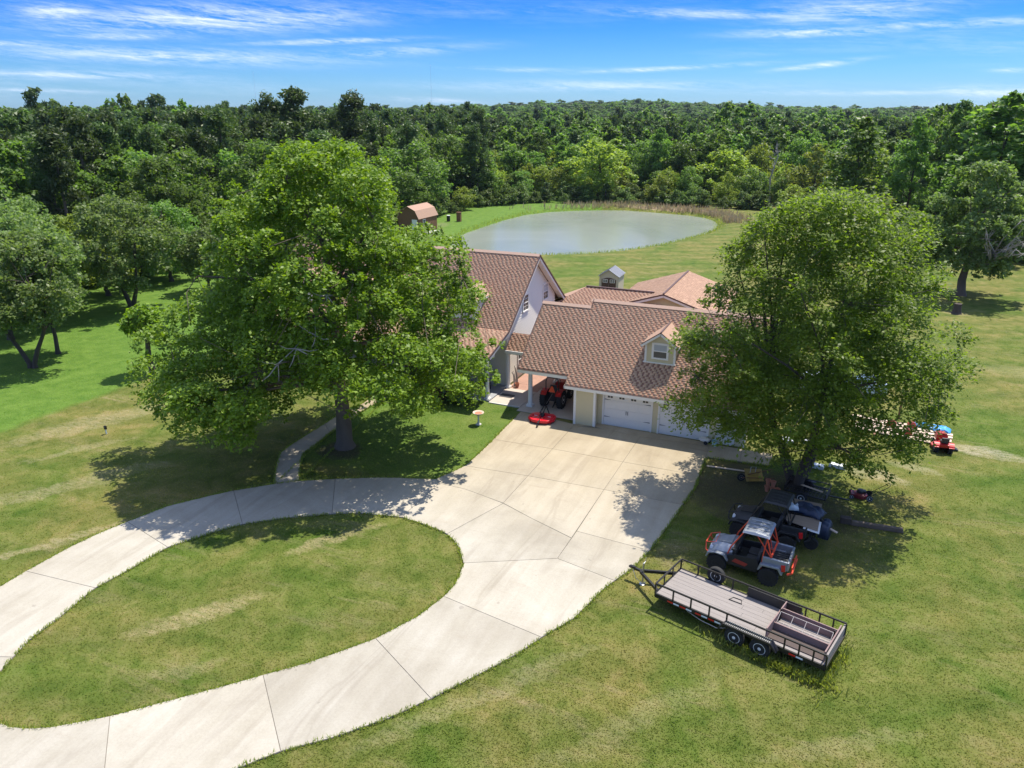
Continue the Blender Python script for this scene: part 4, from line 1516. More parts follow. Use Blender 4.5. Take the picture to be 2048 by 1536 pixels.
# --- long flat utility trailer ---------------------------------------------------
tr = empty('utility_trailer', (-1.18, 23.41, 0), D(-15.4), 'long black tandem-axle utility trailer with grey plank deck and side rails', 'trailer')
L2, W2, DZ = 3.07, 1.02, 0.60
mb = MB()
for y in (-W2, W2):
    mb.b2(-L2, L2, y - 0.03, y + 0.03, DZ - 0.16, DZ + 0.01)
mb.b2(-L2 - 0.03, -L2 + 0.03, -W2, W2, DZ - 0.155, DZ + 0.005)
mb.b2(L2 - 0.03, L2 + 0.03, -W2, W2, DZ - 0.155, DZ + 0.005)
for x in np.linspace(-2.4, 2.4, 7):
    mb.b2(x - 0.03, x + 0.03, -W2 + 0.03, W2 - 0.03, DZ - 0.14, DZ - 0.05)
mb.build('frame', M['black'], tr)
# deck planks, two lengths butted
pl = [(-0.98 + k * 0.218) for k in range(9)]
rng = random.Random(3)
for k, y0 in enumerate(pl):
    cut = 0.4 + rng.uniform(-0.9, 0.9)
    for x0, x1 in ((-L2 + 0.04, cut - 0.004), (cut + 0.004, L2 - 0.04)):
        mb = MB()
        mb.b2(x0, x1, y0 + 0.004, y0 + 0.214, DZ - 0.045, DZ + rng.uniform(-0.002, 0.004))
        o = mb.build('plank', M['wood_grey'], tr)
# rails
RZ = DZ + 0.42
mb = MB()
for y in (-W2, W2):
    mb.bar((-L2, y, RZ), (L2, y, RZ), 0.05, 0.05)
mb.bar((-L2, -W2, RZ - 0.002), (-L2, W2, RZ - 0.002), 0.05, 0.05)
mb.build('rail', M['black'], tr)
for y in (-W2, W2):
    for x in (-L2, -2.35, -1.65, -0.95, 1.72, 2.2, 2.66, L2) + ((-0.3,) if y < 0 else (0.0,)):
        mb = MB()
        mb.bar((x, y, DZ), (x, y, RZ - 0.025), 0.05, 0.05)
        mb.build('post', M['black'], tr)
for y in (-0.34, 0.34):
    mb = MB()
    mb.bar((-L2, y, DZ), (-L2, y, RZ - 0.025), 0.04, 0.04)
    mb.build('post', M['black'], tr)
# inner lining panel beside the far fender
mb = MB()
mb.b2(-0.35, 1.6, W2 - 0.075, W2 - 0.035, DZ + 0.005, RZ - 0.03)
mb.build('side_panel', M['black_plastic'], tr)
for y, s in ((-W2, -1), (W2, 1)):
    mb = MB()
    out = [(-0.48, 0.52), (-0.30, 0.78), (1.35, 0.78), (1.58, 0.52)]
    for (xa, za_), (xb, zb_) in zip(out[:-1], out[1:]):
        roof_slab(mb, Vv(xa, y + s * 0.035, za_), Vv(xa, y + s * 0.30, za_), Vv(xb, y + s * 0.30, zb_), Vv(xb, y + s * 0.035, zb_), 0.015)
    mb.prism([(-0.48, 0.50), (-0.30, 0.76), (1.35, 0.76), (1.58, 0.50), (1.53, 0.50), (1.32, 0.70), (-0.27, 0.70), (-0.43, 0.50)], y + s * 0.285, y + s * 0.302, 'xz')
    fo = mb.build('fender', M['black'], tr)
    mb = MB()
    for k in range(26):
        x = -0.24 + k * 0.061
        mb.b2(x, x + 0.028, y + s * 0.10 - 0.045, y + s * 0.10 + 0.045, 0.781, 0.788)
        mb.b2(x, x + 0.028, y + s * 0.22 - 0.03, y + s * 0.22 + 0.03, 0.781, 0.788)
    mb.build('tread_plate', M['steel'], fo)
    for x in (0.10, 1.00):
        wheel(tr, (x, y + s * 0.15, 0.345), 0.345, 0.20, M['rim'], 8, 0.60, s)
    mb = MB()
    mb.bar((0.1, y * 0.8, 0.36), (1.0, y * 0.8, 0.36), 0.06, 0.05)
    mb.build('spring', M['black'], tr)
    for xa, n_ in ((-2.55, 2), (-1.45, 2), (1.9, 1)):
        for j in range(n_):
            for c, m_ in ((0, 'taillight'), (1, 'reflector')):
                mb = MB()
                x = xa + j * 0.5 + c * 0.24
                mb.b2(x, x + 0.22, y + s * 0.031, y + s * 0.036, DZ - 0.12, DZ - 0.06)
                mb.build('reflector', M[m_], tr)
mb = MB()
mb.tube([(0.10, -1.0, 0.345), (0.10, 1.0, 0.345)], 0.04)
mb.tube([(1.00, -1.0, 0.345), (1.00, 1.0, 0.345)], 0.04)
mb.build('axle', M['black'], tr)
mb = MB()
mb.bar((-L2, -0.75, 0.50), (-4.25, -0.04, 0.50), 0.08, 0.12)
mb.bar((-L2, 0.75, 0.50), (-4.25, 0.04, 0.50), 0.08, 0.12)
mb.bar((-4.15, 0, 0.52), (-4.55, 0, 0.52), 0.09, 0.09)
tg = mb.build('tongue', M['black'], tr)
mb = MB()
mb.loft([[(-4.5, -0.05, 0.5), (-4.5, 0.05, 0.5), (-4.5, 0.05, 0.6), (-4.5, -0.05, 0.6)], [(-4.72, -0.06, 0.5), (-4.72, 0.06, 0.5), (-4.72, 0.06, 0.58), (-4.72, -0.06, 0.58)], [(-4.78, -0.03, 0.5), (-4.78, 0.03, 0.5), (-4.78, 0.03, 0.55), (-4.78, -0.03, 0.55)]])
mb.build('coupler', M['black'], tg, smooth=True)
mb = MB()
mb.tube([(-4.12, -0.06, 0.12), (-4.12, -0.06, 0.95)], 0.035, 10)
mb.tube([(-4.12, -0.06, 0.92), (-4.12, 0.10, 0.98), (-4.12, 0.10, 1.12)], 0.014, 6)
mb.lathe([(0.13, 0.0), (0.12, 0.03), (0.04, 0.05), (0.03, 0.12)], (-4.12, -0.06, 0), 12)
mb.build('jack', M['steel'], tg)
mb = MB()
mb.tube([(-4.6, 0.0, 0.45), (-4.4, -0.1, 0.18), (-4.1, -0.2, 0.15), (-3.8, -0.25, 0.35), (-3.6, -0.4, 0.44)], 0.012, 6)
mb.build('chain', M['steel'], tg)
mb = MB()
mb.tube([(-2.0, -0.95, 0.42), (-1.2, -1.04, 0.30), (-0.6, -1.05, 0.28), (-0.3, -1.0, 0.40)], 0.012, 6)
mb.build('cable', M['galv'], tr)
sp = empty('spare', (0, 0, 0))
bpy.data.objects.remove(sp)
wheel(tr, (-1.68, 1.17, 0.80), 0.345, 0.20, M['rim'], 6, 0.60, -1, name='spare_wheel')
mb = MB()
mb.bar((-1.68, 1.02, 0.70), (-1.68, 1.12, 0.80), 0.05, 0.05)
mb.build('spare_bracket', M['black'], tr)

# wooden rack resting on the trailer
rk = empty('wooden_rack', (-1.18 + 2.0 * math.cos(D(-15.4)) - 0.1 * math.sin(D(-15.4)), 23.41 + 2.0 * math.sin(D(-15.4)) + 0.1 * math.cos(D(-15.4)), DZ + 0.006), D(-15.4),
           'weathered purplish wooden feeder rack with wire grid lying on the rear of the trailer', 'rack')
WP = M['wood_purple']


def rb(name, *a, parent=rk, m=WP):
    mb = MB()
    mb.b2(*a)
    return mb.build(name, m, parent)


rb('end_board', -0.97, -0.93, -1.0, 0.88, 0.0, 0.40)
rb('end_board', 0.93, 0.97, -0.95, 0.75, 0.0, 0.40)
rb('side_board', -0.93, 0.93, 0.45, 0.49, 0.0, 0.36)
rb('side_board', -0.93, 0.93, 0.30, 0.33, 0.02, 0.30)
rb('side_board', -0.93, 0.93, -0.36, -0.32, 0.0, 0.27)
for k in range(4):
    rb('slat', -0.92, 0.92, -0.30 + k * 0.15, -0.17 + k * 0.15, 0.05, 0.075, m=M['wood_grey'])
rb('lower_board', -0.92, 0.92, -0.93, -0.66, 0.0, 0.03, m=M['wood_dark'])
rb('lower_board', -0.92, 0.92, -0.64, -0.38, 0.0, 0.03, m=M['wood_dark'])
mb = MB()
for y, z_ in ((-0.24, 0.22), (0.10, 0.46)):
    mb.tube([(-0.88, y, z_), (0.88, y, z_)], 0.011, 6)
for k in range(5):
    x = -0.88 + k * 0.44
    mb.tube([(x, -0.24, 0.22), (x, 0.10, 0.46)], 0.009, 6)
for k in range(11):
    x = -0.88 + k * 0.176
    mb.tube([(x, -0.24, 0.22), (x, -0.24, 0.10), (x, 0.05, 0.09)], 0.006, 5)
mb.tube([(-0.88, -0.05, 0.12), (0.88, -0.05, 0.12)], 0.007, 6)
mb.build('wire_grid', M['galv'], rk)
mb = MB()
for x in (-0.90, 0.90):
    mb.bar((x, 0.16, 0.0), (x, 0.16, 0.52), 0.05, 0.05)
mb.build('post', M['black'], rk)
rb('tail_beam', 1.0, 1.06, -1.0, 0.98, 0.0, 0.34, m=M['wood_grey'])
# small metal hoop lying on the deck
mb = MB()
mb.tube([(-0.24, -0.10, 0.016), (-0.16, 0.12, 0.016), (0.14, 0.14, 0.016), (0.24, -0.08, 0.016), (-0.24, -0.10, 0.016)], 0.014, 6)
hp_ = mb.build('metal_hoop', M['black'])
hp_.location = (-1.18 + (-0.55) * math.cos(D(-15.4)) - 0.42 * math.sin(D(-15.4)), 23.41 + (-0.55) * math.sin(D(-15.4)) + 0.42 * math.cos(D(-15.4)), DZ + 0.004)
hp_.rotation_euler = (0, 0, D(-15.4))
tag(hp_, 'small bent black metal hoop lying on the trailer deck', 'metal hoop')


# --- side-by-side utility vehicles -------------------------------------------------
def make_utv(loc, rz, body, cage, label, seed, dark=False, rim=None):
    u = empty('utility_vehicle', loc, rz, label, 'utility vehicle', 'side-by-side utility vehicles parked under the tree')
    rim = rim or M['black']
    for x in (1.0, -1.0):
        for s in (-1, 1):
            wheel(u, (x, s * 0.66, 0.37), 0.37, 0.28, rim, 6, 0.48, s, lugs=18)
    bp = M['black_plastic']
    # chassis tub and floor
    mb = MB()
    mb.loft([[(1.25, -0.28, 0.36), (1.25, 0.28, 0.36), (1.25, 0.36, 0.62), (1.25, -0.36, 0.62)],
             [(0.55, -0.46, 0.32), (0.55, 0.46, 0.32), (0.55, 0.60, 0.62), (0.55, -0.60, 0.62)],
             [(-0.60, -0.50, 0.32), (-0.60, 0.50, 0.32), (-0.60, 0.62, 0.60), (-0.60, -0.62, 0.60)],
             [(-1.50, -0.34, 0.42), (-1.50, 0.34, 0.42), (-1.50, 0.5, 0.80), (-1.50, -0.5, 0.80)]])
    mb.build('chassis', bp, u, bevel=0.02)
    # hood: rounded nose rising to the dash
    secs = []
    for x, w_, z0, z1 in ((1.40, 0.40, 0.72, 0.86), (1.30, 0.50, 0.68, 0.98), (1.05, 0.60, 0.70, 1.08), (0.75, 0.64, 0.72, 1.16), (0.45, 0.62, 0.74, 1.22)):
        ring = []
        for t in (-1.0, -0.92, -0.7, -0.3, 0.3, 0.7, 0.92, 1.0):
            zz = z1 - (abs(t) ** 4) * (z1 - z0) * 0.55
            ring.append((x, t * w_, zz))
        ring += [(x, w_ * 0.9, z0), (x, -w_ * 0.9, z0)]
        secs.append(ring)
    mb = MB()
    mb.loft(secs)
    hd = mb.build('hood', body, u, smooth=True)
    mb = MB()
    mb.loft([[(1.1, -0.22, 1.092), (1.1, 0.22, 1.092), (1.1, 0.22, 1.05), (1.1, -0.22, 1.05)], [(0.55, -0.34, 1.235), (0.55, 0.34, 1.235), (0.55, 0.34, 1.19), (0.55, -0.34, 1.19)]])
    mb.build('hood_scoop', bp if dark else body, hd)
    for s in (-1, 1):
        # fenders
        mb = MB()
        pts = [(1.45, 0.58), (1.38, 0.80), (1.10, 0.88), (0.72, 0.86), (0.55, 0.60), (0.60, 0.60), (0.76, 0.80), (1.08, 0.82), (1.32, 0.75), (1.38, 0.58)]
        mb.prism(pts, s * 0.50, s * 0.80, 'xz')
        mb.build('fender', body, u, bevel=0.015)
        mb = MB()
        pts = [(-0.58, 0.60), (-0.66, 0.90), (-1.38, 0.93), (-1.52, 0.64), (-1.45, 0.62), (-1.32, 0.84), (-0.76, 0.82), (-0.64, 0.60)]
        mb.prism(pts, s * 0.52, s * 0.79, 'xz')
        mb.build('fender', body, u, bevel=0.015)
        # half door
        mb = MB()
        mb.prism([(0.58, 0.42), (-0.55, 0.38), (-0.62, 0.72), (-0.50, 0.98), (0.30, 0.92), (0.62, 0.80)], s * 0.63, s * 0.67, 'xz')
        dd_ = mb.build('door', bp, u, bevel=0.01)
        mb = MB()
        mb.prism([(0.42, 0.60), (-0.1, 0.52), (-0.2, 0.66), (0.30, 0.76)], s * 0.671, s * 0.68, 'xz')
        mb.build('decal', M['red_dull'] if not dark else M['seat'], dd_)
        mb = MB()
        mb.b2(1.24, 1.36, s * 0.30, s * 0.50, 0.80, 0.92)
        mb.build('headlight', M['reflector'], u, bevel=0.01)
        mb = MB()
        mb.prism([(-1.60, 0.78), (-1.46, 0.74), (-1.42, 1.02), (-1.58, 1.06)], s * 0.60, s * 0.705, 'xz')
        mb.build('tail_light', M['taillight'], u, bevel=0.01)
    # cargo bed
    mb = MB()
    z0, z1 = 0.86, 1.18
    mb.b2(-1.62, -0.72, -0.58, 0.58, z0 - 0.04, z0)
    bed = mb.build('cargo_bed', M['seat'], u)
    for a in ((-1.62, -0.72, 0.58, 0.68), (-1.62, -0.72, -0.68, -0.58)):
        mb = MB()
        mb.b2(a[0], a[1], a[2], a[3], z0 - 0.1, z1)
        mb.build('side_wall', body, bed, bevel=0.02)
    mb = MB()
    mb.b2(-1.70, -1.62, -0.66, 0.66, z0 - 0.06, z1 - 0.01)
    mb.build('tailgate', body, bed, bevel=0.02)
    mb = MB()
    mb.b2(-0.72, -0.66, -0.64, 0.64, z0 - 0.06, z1 + 0.03)
    for k in range(7):
        mb.b2(-1.6, -0.74, -0.50 + k * 0.16, -0.46 + k * 0.16, z0, z0 + 0.012)
    mb.build('bed_floor', M['black_plastic'], bed)
    # seats, dash, steering wheel
    for s in (-1, 1):
        mb = MB()
        mb.box((-0.30, s * 0.30, 0.70), (0.48, 0.48, 0.14))
        mb.box((-0.56, s * 0.30, 1.02), (0.12, 0.46, 0.60), ry=D(-10))
        mb.build('seat', M['seat'], u, bevel=0.03)
    mb = MB()
    mb.box((0.40, 0, 0.98), (0.22, 1.15, 0.26))
    mb.build('dashboard', bp, u, bevel=0.03)
    mb = MB()
    ring = [(0.20 + 0.05 * math.sin(a), 0.32 + 0.17 * math.cos(a), 1.10 + 0.15 * math.sin(a)) for a in np.linspace(0, 2 * math.pi, 17)]
    mb.tube(ring, 0.014, 6, cap=False)
    mb.tube([(0.36, 0.32, 1.0), (0.20, 0.32, 1.10)], 0.02, 6)
    mb.build('steering_wheel', M['black'], u)
    # roll cage
    RZ_ = 2.00
    x0, x1 = 0.08, -0.80
    cg = MB()
    for s in (-1, 1):
        cg.tube([(0.62, s * 0.62, 0.86), (0.52, s * 0.62, 1.20), (x0, s * 0.60, RZ_), (x1, s * 0.60, RZ_ - 0.02), (-0.72, s * 0.63, 1.2), (-0.70, s * 0.62, 0.6)], 0.028, 8)
        cg.tube([(x1, s * 0.60, RZ_ - 0.04), (-1.02, s * 0.64, 1.22)], 0.028, 8)
        cg.tube([(-0.40, s * 0.60, RZ_), (-0.98, s * 0.64, 1.25)], 0.020, 8)
    cg.tube([(x1, -0.6, RZ_ - 0.02), (x1, 0.6, RZ_ - 0.02)], 0.026, 8)
    cg.tube([(x0, -0.6, RZ_ - 0.02), (x0, 0.6, RZ_ - 0.02)], 0.024, 8)
    cg.tube([(-1.02, -0.64, 1.22), (-1.02, 0.64, 1.22)], 0.040, 8)
    cg.tube([(-0.74, -0.62, 1.25), (-0.95, 0.1, 1.22)], 0.022, 8)
    cg.tube([(-0.74, 0.62, 1.6), (-0.78, -0.6, 1.6)], 0.022, 8)
    cg.build('roll_cage', cage, u, smooth=True)
    # front and rear guards
    mb = MB()
    mb.tube([(1.36, -0.52, 0.62), (1.52, -0.46, 0.70), (1.55, -0.36, 0.98), (1.50, 0.36, 0.98) if False else (1.55, 0.36, 0.98), (1.52, 0.46, 0.70), (1.36, 0.52, 0.62)], 0.026, 8)
    mb.tube([(1.55, -0.36, 0.98), (1.20, -0.42, 1.10)], 0.018, 8)
    mb.tube([(1.55, 0.36, 0.98), (1.20, 0.42, 1.10)], 0.018, 8)
    mb.tube([(1.20, -0.42, 1.10), (1.16, 0.42, 1.12)], 0.014, 6)
    mb.build('front_guard', cage, u, smooth=True)
    mb = MB()
    mb.tube([(-1.66, -0.60, 0.62), (-1.82, -0.56, 0.70), (-1.82, 0.56, 0.70), (-1.66, 0.60, 0.62)], 0.045, 8)
    mb.tube([(-1.80, -0.5, 0.72), (-1.80, -0.5, 0.90), (-1.80, 0.5, 0.90), (-1.80, 0.5, 0.72)], 0.026, 8)
    mb.build('rear_guard', cage, u, smooth=True)
    # moulded roof with ribs
    mb = MB()
    secs = []
    for x, dz in ((0.14, -0.05), (0.08, 0.0), (-0.35, 0.035), (-0.80, 0.0), (-0.88, -0.06)):
        secs.append([(x, -0.66, RZ_ + 0.01 + dz * 0.3 - 0.03), (x, -0.60, RZ_ + 0.055 + dz), (x, 0.60, RZ_ + 0.055 + dz), (x, 0.66, RZ_ + 0.01 + dz * 0.3 - 0.03), (x, 0.62, RZ_ - 0.03), (x, -0.62, RZ_ - 0.03)])
    mb.loft(secs)
    rf = mb.build('roof', body, u, smooth=False, bevel=0.008)
    mb = MB()
    for y in (-0.42, -0.14, 0.14, 0.42):
        mb.loft([[(0.02, y - 0.045, RZ_ + 0.05), (0.02, y + 0.045, RZ_ + 0.05), (0.02, y + 0.03, RZ_ + 0.075), (0.02, y - 0.03, RZ_ + 0.075)],
                 [(-0.35, y - 0.045, RZ_ + 0.085), (-0.35, y + 0.045, RZ_ + 0.085), (-0.35, y + 0.03, RZ_ + 0.108), (-0.35, y - 0.03, RZ_ + 0.108)],
                 [(-0.72, y - 0.045, RZ_ + 0.055), (-0.72, y + 0.045, RZ_ + 0.055), (-0.72, y + 0.03, RZ_ + 0.078), (-0.72, y - 0.03, RZ_ + 0.078)]])
    mb.build('roof_rib', body, rf)
    for y in (-0.28, 0.0, 0.28):
        mb = MB()
        mb.loft([[(0.0, y - 0.008, RZ_ + 0.052), (0.0, y + 0.008, RZ_ + 0.052), (0.0, y + 0.008, RZ_ + 0.058), (0.0, y - 0.008, RZ_ + 0.058)],
                 [(-0.35, y - 0.008, RZ_ + 0.09), (-0.35, y + 0.008, RZ_ + 0.09), (-0.35, y + 0.008, RZ_ + 0.095), (-0.35, y - 0.008, RZ_ + 0.095)],
                 [(-0.70, y - 0.008, RZ_ + 0.058), (-0.70, y + 0.008, RZ_ + 0.058), (-0.70, y + 0.008, RZ_ + 0.066), (-0.70, y - 0.008, RZ_ + 0.066)]])
        mb.build('roof_groove', M['black'], rf)
    mb = MB()
    mb.tube([(1.0, -0.3, 0.37), (1.0, 0.3, 0.37)], 0.04, 8)
    mb.tube([(1.0, -0.66, 0.37), (1.0, 0.66, 0.37)], 0.035, 8)
    mb.tube([(-1.0, -0.66, 0.37), (-1.0, 0.66, 0.37)], 0.035, 8)
    for x in (1, -1):
        for s in (-1, 1):
            mb.tube([(x, s * 0.5, 0.40), (x * 0.92, s * 0.38, 0.80)], 0.05, 8)
    mb.build('suspension', M['black'], u)
    return u


make_utv((-1.64, 27.14, 0), D(174), M['grey_body'], M['orange'], 'silver grey utility vehicle with orange roll cage and guards beside the trailer', 1)
make_utv((-1.15, 29.95, 0), D(172), M['black_plastic'], M['black'], 'all black utility vehicle parked behind the silver grey one', 2, dark=True)


def sheet(name, corners, th, m, label, cat):
    """flat board from four world corners"""
    mb = MB()
    c = sum((Vector(p) for p in corners), Vector()) / 4
    roof_slab(mb, *[Vector(p) - c for p in corners], th)
    o = mb.build(name, m)
    o.location = c
    return tag(o, label, cat)


sheet('plywood_sheet', [(-0.42, 29.56, 1.22), (0.86, 29.20, 1.20), (0.90, 30.18, 1.22), (-0.40, 30.14, 1.24)], 0.025, M['plywood'], 'speckled brown plywood sheet laid across the black utility vehicle bed', 'board')
sheet('plywood_sheet', [(-0.30, 30.98, 1.12), (0.92, 30.96, 1.10), (0.94, 31.86, 1.10), (-0.31, 31.85, 1.13)], 0.025, M['plywood'], 'grey plywood sheet half under the crumpled navy tarp', 'board')
sheet('foam_board', [(0.30, 29.26, 1.165), (0.93, 29.10, 1.15), (0.98, 30.1, 1.16), (0.35, 30.1, 1.175)], 0.03, M['reflector'], 'pale board showing beneath the speckled plywood edge', 'board')
# flat cart under the boards behind the black vehicle
fc = empty('flatbed_cart', (0.25, 30.7, 0), D(-3), 'low black flatbed cart loaded with boards behind the black utility vehicle', 'cart')
mb = MB()
mb.b2(-0.55, 0.65, -1.0, 1.1, 0.98, 1.07)
mb.b2(-0.5, 0.6, -0.9, 1.0, 0.62, 0.70)
mb.build('deck', M['black'], fc)
for x in (-0.5, 0.6):
    for y in (-0.9, 1.0):
        mb = MB()
        mb.bar((x, y, 0.35), (x, y, 0.98), 0.05)
        mb.build('post', M['black'], fc)
for x in (-0.40, 0.50):
    for y, s in ((-0.95, -1), (1.05, 1)):
        wheel(fc, (x, y, 0.28), 0.28, 0.16, M['black'], 0, 0.5, s)


def crumple(name, W_, D_, nx_, ny_, amp, m, label, cat, loc, rz=0, seed=0, edge_drop=0.0, th=0.012):
    """crumpled cloth: a folded sheet with thickness"""
    rs = np.random.RandomState(seed)
    X_, Y_ = np.meshgrid(np.linspace(-W_ / 2, W_ / 2, nx_), np.linspace(-D_ / 2, D_ / 2, ny_))
    Z_ = np.zeros_like(X_)
    for _ in range(14):
        a = rs.rand() * math.pi
        f = rs.uniform(3, 13)
        Z_ += amp * rs.uniform(0.15, 0.5) * np.abs(np.sin((X_ * math.cos(a) + Y_ * math.sin(a)) * f + rs.rand() * 6)) / (1 + f * 0.12)
    ex = np.clip((np.abs(X_) / (W_ / 2) - 0.7) / 0.3, 0, 1)
    ey = np.clip((np.abs(Y_) / (D_ / 2) - 0.7) / 0.3, 0, 1)
    e = np.maximum(ex, ey)
    Z_ = Z_ * (1 - 0.6 * e) - edge_drop * e ** 2
    jit = rs.normal(0, W_ / nx_ * 0.25, X_.shape)
    V = np.stack([(X_ + jit).ravel(), (Y_ + jit.T.ravel()[:jit.size].reshape(X_.shape)).ravel(), Z_.ravel()], 1)
    id_ = np.arange(nx_ * ny_).reshape(ny_, nx_)
    F = np.stack([id_[:-1, :-1], id_[:-1, 1:], id_[1:, 1:], id_[1:, :-1]], -1).reshape(-1, 4)
    o = link(name, fast_mesh(name, V, F, m, smooth=True))
    o.location = loc
    o.rotation_euler = (0, 0, rz)
    so = o.modifiers.new('thick', 'SOLIDIFY')
    so.thickness = th
    return tag(o, label, cat)


crumple('tarp', 1.35, 0.8, 34, 22, 0.16, M['tarp_navy'], 'crumpled navy blue tarp heaped on the boards behind the black utility vehicle', 'tarp', (0.38, 30.62, 1.24), D(-20), 4, 0.08)
crumple('tarp', 0.42, 0.8, 12, 18, 0.10, M['tarp_navy'], 'dark tarp end hanging over the cart tail beside the plywood', 'tarp', (1.18, 30.2, 0.98), D(-10), 9, 0.5)
crumple('plastic_sheet', 0.42, 0.36, 12, 10, 0.2, M['pale_blue'], 'pale grey crumpled plastic tucked against the navy tarp', 'plastic sheet', (-0.18, 30.42, 1.27), 0.2, 5, 0.03)
sheet('wood_stick', [(1.22, 30.18, 0.92), (1.62, 29.98, 0.86), (1.66, 30.08, 0.86), (1.26, 30.28, 0.92)], 0.04, M['lumber'], 'short pale timber end sticking out behind the dark tarp', 'board')

# --- small open trailer by the tree -----------------------------------------------
st = empty('small_trailer', (0.28, 34.42, 0), D(-10), 'small open black angle-iron trailer with one white wheel under the tree', 'trailer')
mb = MB()
for z_, t in ((0.40, 0.05), (0.66, 0.035)):
    for y in (-0.60, 0.60):
        mb.bar((-0.93, y, z_), (0.93, y, z_), t, t)
    for x in (-0.93, 0.93):
        mb.bar((x, -0.60, z_), (x, 0.60, z_), t, t)
mb.build('frame', M['black'], st)
for x in (-0.93, 0.0, 0.93):
    for y in (-0.60, 0.60):
        mb = MB()
        mb.bar((x, y, 0.42), (x, y, 0.65), 0.035, 0.035)
        mb.build('post', M['black'], st)
mb = MB()
for k in range(12):
    mb.bar((-0.9 + k * 0.165, -0.58, 0.40), (-0.9 + k * 0.165, 0.58, 0.40), 0.02, 0.02)
for k in range(6):
    mb.bar((-0.9, -0.5 + k * 0.2, 0.41), (0.9, -0.5 + k * 0.2, 0.41), 0.015, 0.015)
mb.build('mesh_floor', M['black'], st)
for y, s in ((-0.72, -1), (0.72, 1)):
    wheel(st, (-0.1, y, 0.26), 0.26, 0.15, M['rim_white'], 0, 0.62, s)
    mb = MB()
    mb.b2(-0.42, 0.22, y - 0.08, y + 0.08, 0.54, 0.555)
    mb.build('fender', M['black'], st)
mb = MB()
mb.bar((0.93, 0, 0.38), (1.85, 0.15, 0.34), 0.05, 0.05)
mb.build('tongue', M['black'], st)
sheet('loose_board', [(-0.1, 34.75, 0.46), (0.95, 34.35, 0.45), (0.98, 34.45, 0.45), (-0.07, 34.86, 0.46)], 0.03, M['lumber'], 'loose pale board lying inside the small black trailer', 'board')

# --- push mower ---------------------------------------------------------------------
pm = empty('push_mower', (2.66, 35.45, 0), D(2), 'dark red push mower with white wheels at the shade edge', 'lawn mower')
for x, r in ((-0.42, 0.10), (0.36, 0.145)):
    for y, s in ((-0.30, -1), (0.30, 1)):
        wheel(pm, (x, y, r), r, 0.05, M['rim_white'], 3 if r > 0.12 else 0, 0.8, s)
mb = MB()
mb.lathe([(0.33, 0.07), (0.33, 0.20), (0.24, 0.26), (0.10, 0.27)], (-0.05, 0, 0), 20)
mb.box((-0.3, 0, 0.16), (0.3, 0.46, 0.12))
mb.build('deck', M['maroon'], pm, smooth=True)
mb = MB()
mb.lathe([(0.15, 0.26), (0.16, 0.36), (0.12, 0.42), (0.05, 0.43)], (-0.05, 0, 0), 14)
mb.box((0.12, 0.02, 0.33), (0.14, 0.2, 0.12))
mb.build('engine', M['black_plastic'], pm, smooth=True)
mb = MB()
mb.tube([(0.30, -0.22, 0.16), (0.75, -0.20, 0.55), (1.10, -0.20, 0.86), (1.14, -0.12, 0.90), (1.14, 0.12, 0.90), (1.10, 0.20, 0.86), (0.75, 0.20, 0.55), (0.30, 0.22, 0.16)], 0.014, 6)
mb.tube([(0.75, -0.2, 0.55), (0.75, 0.2, 0.55)], 0.01, 6)
mb.build('handle', M['black'], pm)

# --- riding mower ----------------------------------------------------------------------
rm = empty('riding_mower', (6.70, 43.15, 0), D(94), 'red riding mower seen from behind by the lumber pile', 'lawn mower')
for s in (-1, 1):
    wheel(rm, (-0.42, s * 0.34, 0.25), 0.25, 0.22, M['rim'], 0, 0.45, s, lugs=14)
    wheel(rm, (0.72, s * 0.32, 0.17), 0.17, 0.14, M['rim'], 0, 0.45, s)
mb = MB()
secs = []
for x, w_, z1 in ((1.00, 0.20, 0.60), (0.92, 0.26, 0.72), (0.6, 0.28, 0.80), (0.22, 0.27, 0.84)):
    secs.append([(x, -w_, 0.42), (x, -w_, z1 - 0.12), (x, -w_ * 0.6, z1), (x, w_ * 0.6, z1), (x, w_, z1 - 0.12), (x, w_, 0.42)])
mb.loft(secs)
mb.build('hood', M['red_dull'], rm, smooth=True)
mb = MB()
mb.loft([[(0.2, -0.30, 0.34), (0.2, 0.30, 0.34), (0.2, 0.30, 0.42), (0.2, -0.30, 0.42)], [(-0.1, -0.30, 0.34), (-0.1, 0.30, 0.34), (-0.1, 0.30, 0.42), (-0.1, -0.30, 0.42)],
         [(-0.2, -0.24, 0.36), (-0.2, 0.24, 0.36), (-0.2, 0.24, 0.58), (-0.2, -0.24, 0.58)], [(-0.72, -0.22, 0.38), (-0.72, 0.22, 0.38), (-0.72, 0.22, 0.55), (-0.72, -0.22, 0.55)]])
mb.build('body', M['red'], rm, bevel=0.02)
for s in (-1, 1):
    mb = MB()
    pts = [(-0.74, 0.40)] + [(-0.42 + 0.33 * math.cos(a), 0.27 + 0.30 * math.sin(a)) for a in np.linspace(math.pi * 0.85, math.pi * 0.12, 8)] + [(-0.1, 0.42)]
    pts2 = [(x, z - 0.03) for x, z in pts[::-1]]
    mb.prism(pts + pts2, s * 0.22, s * 0.48, 'xz')
    mb.build('fender', M['red'], rm, smooth=False)
mb = MB()
mb.box((-0.40, 0, 0.63), (0.40, 0.38, 0.09))
mb.box((-0.60, 0, 0.78), (0.09, 0.38, 0.26), ry=D(-12))
mb.build('seat', M['seat'], rm, bevel=0.03)
mb = MB()
mb.tube([(0.15, 0, 0.80), (0.02, 0, 0.92)], 0.02, 6)
mb.tube([(0.02 + 0.05 * math.sin(a), 0.15 * math.cos(a), 0.93 + 0.13 * math.sin(a)) for a in np.linspace(0, 2 * math.pi, 15)], 0.013, 6, cap=False)
mb.build('steering_wheel', M['black'], rm)
mb = MB()
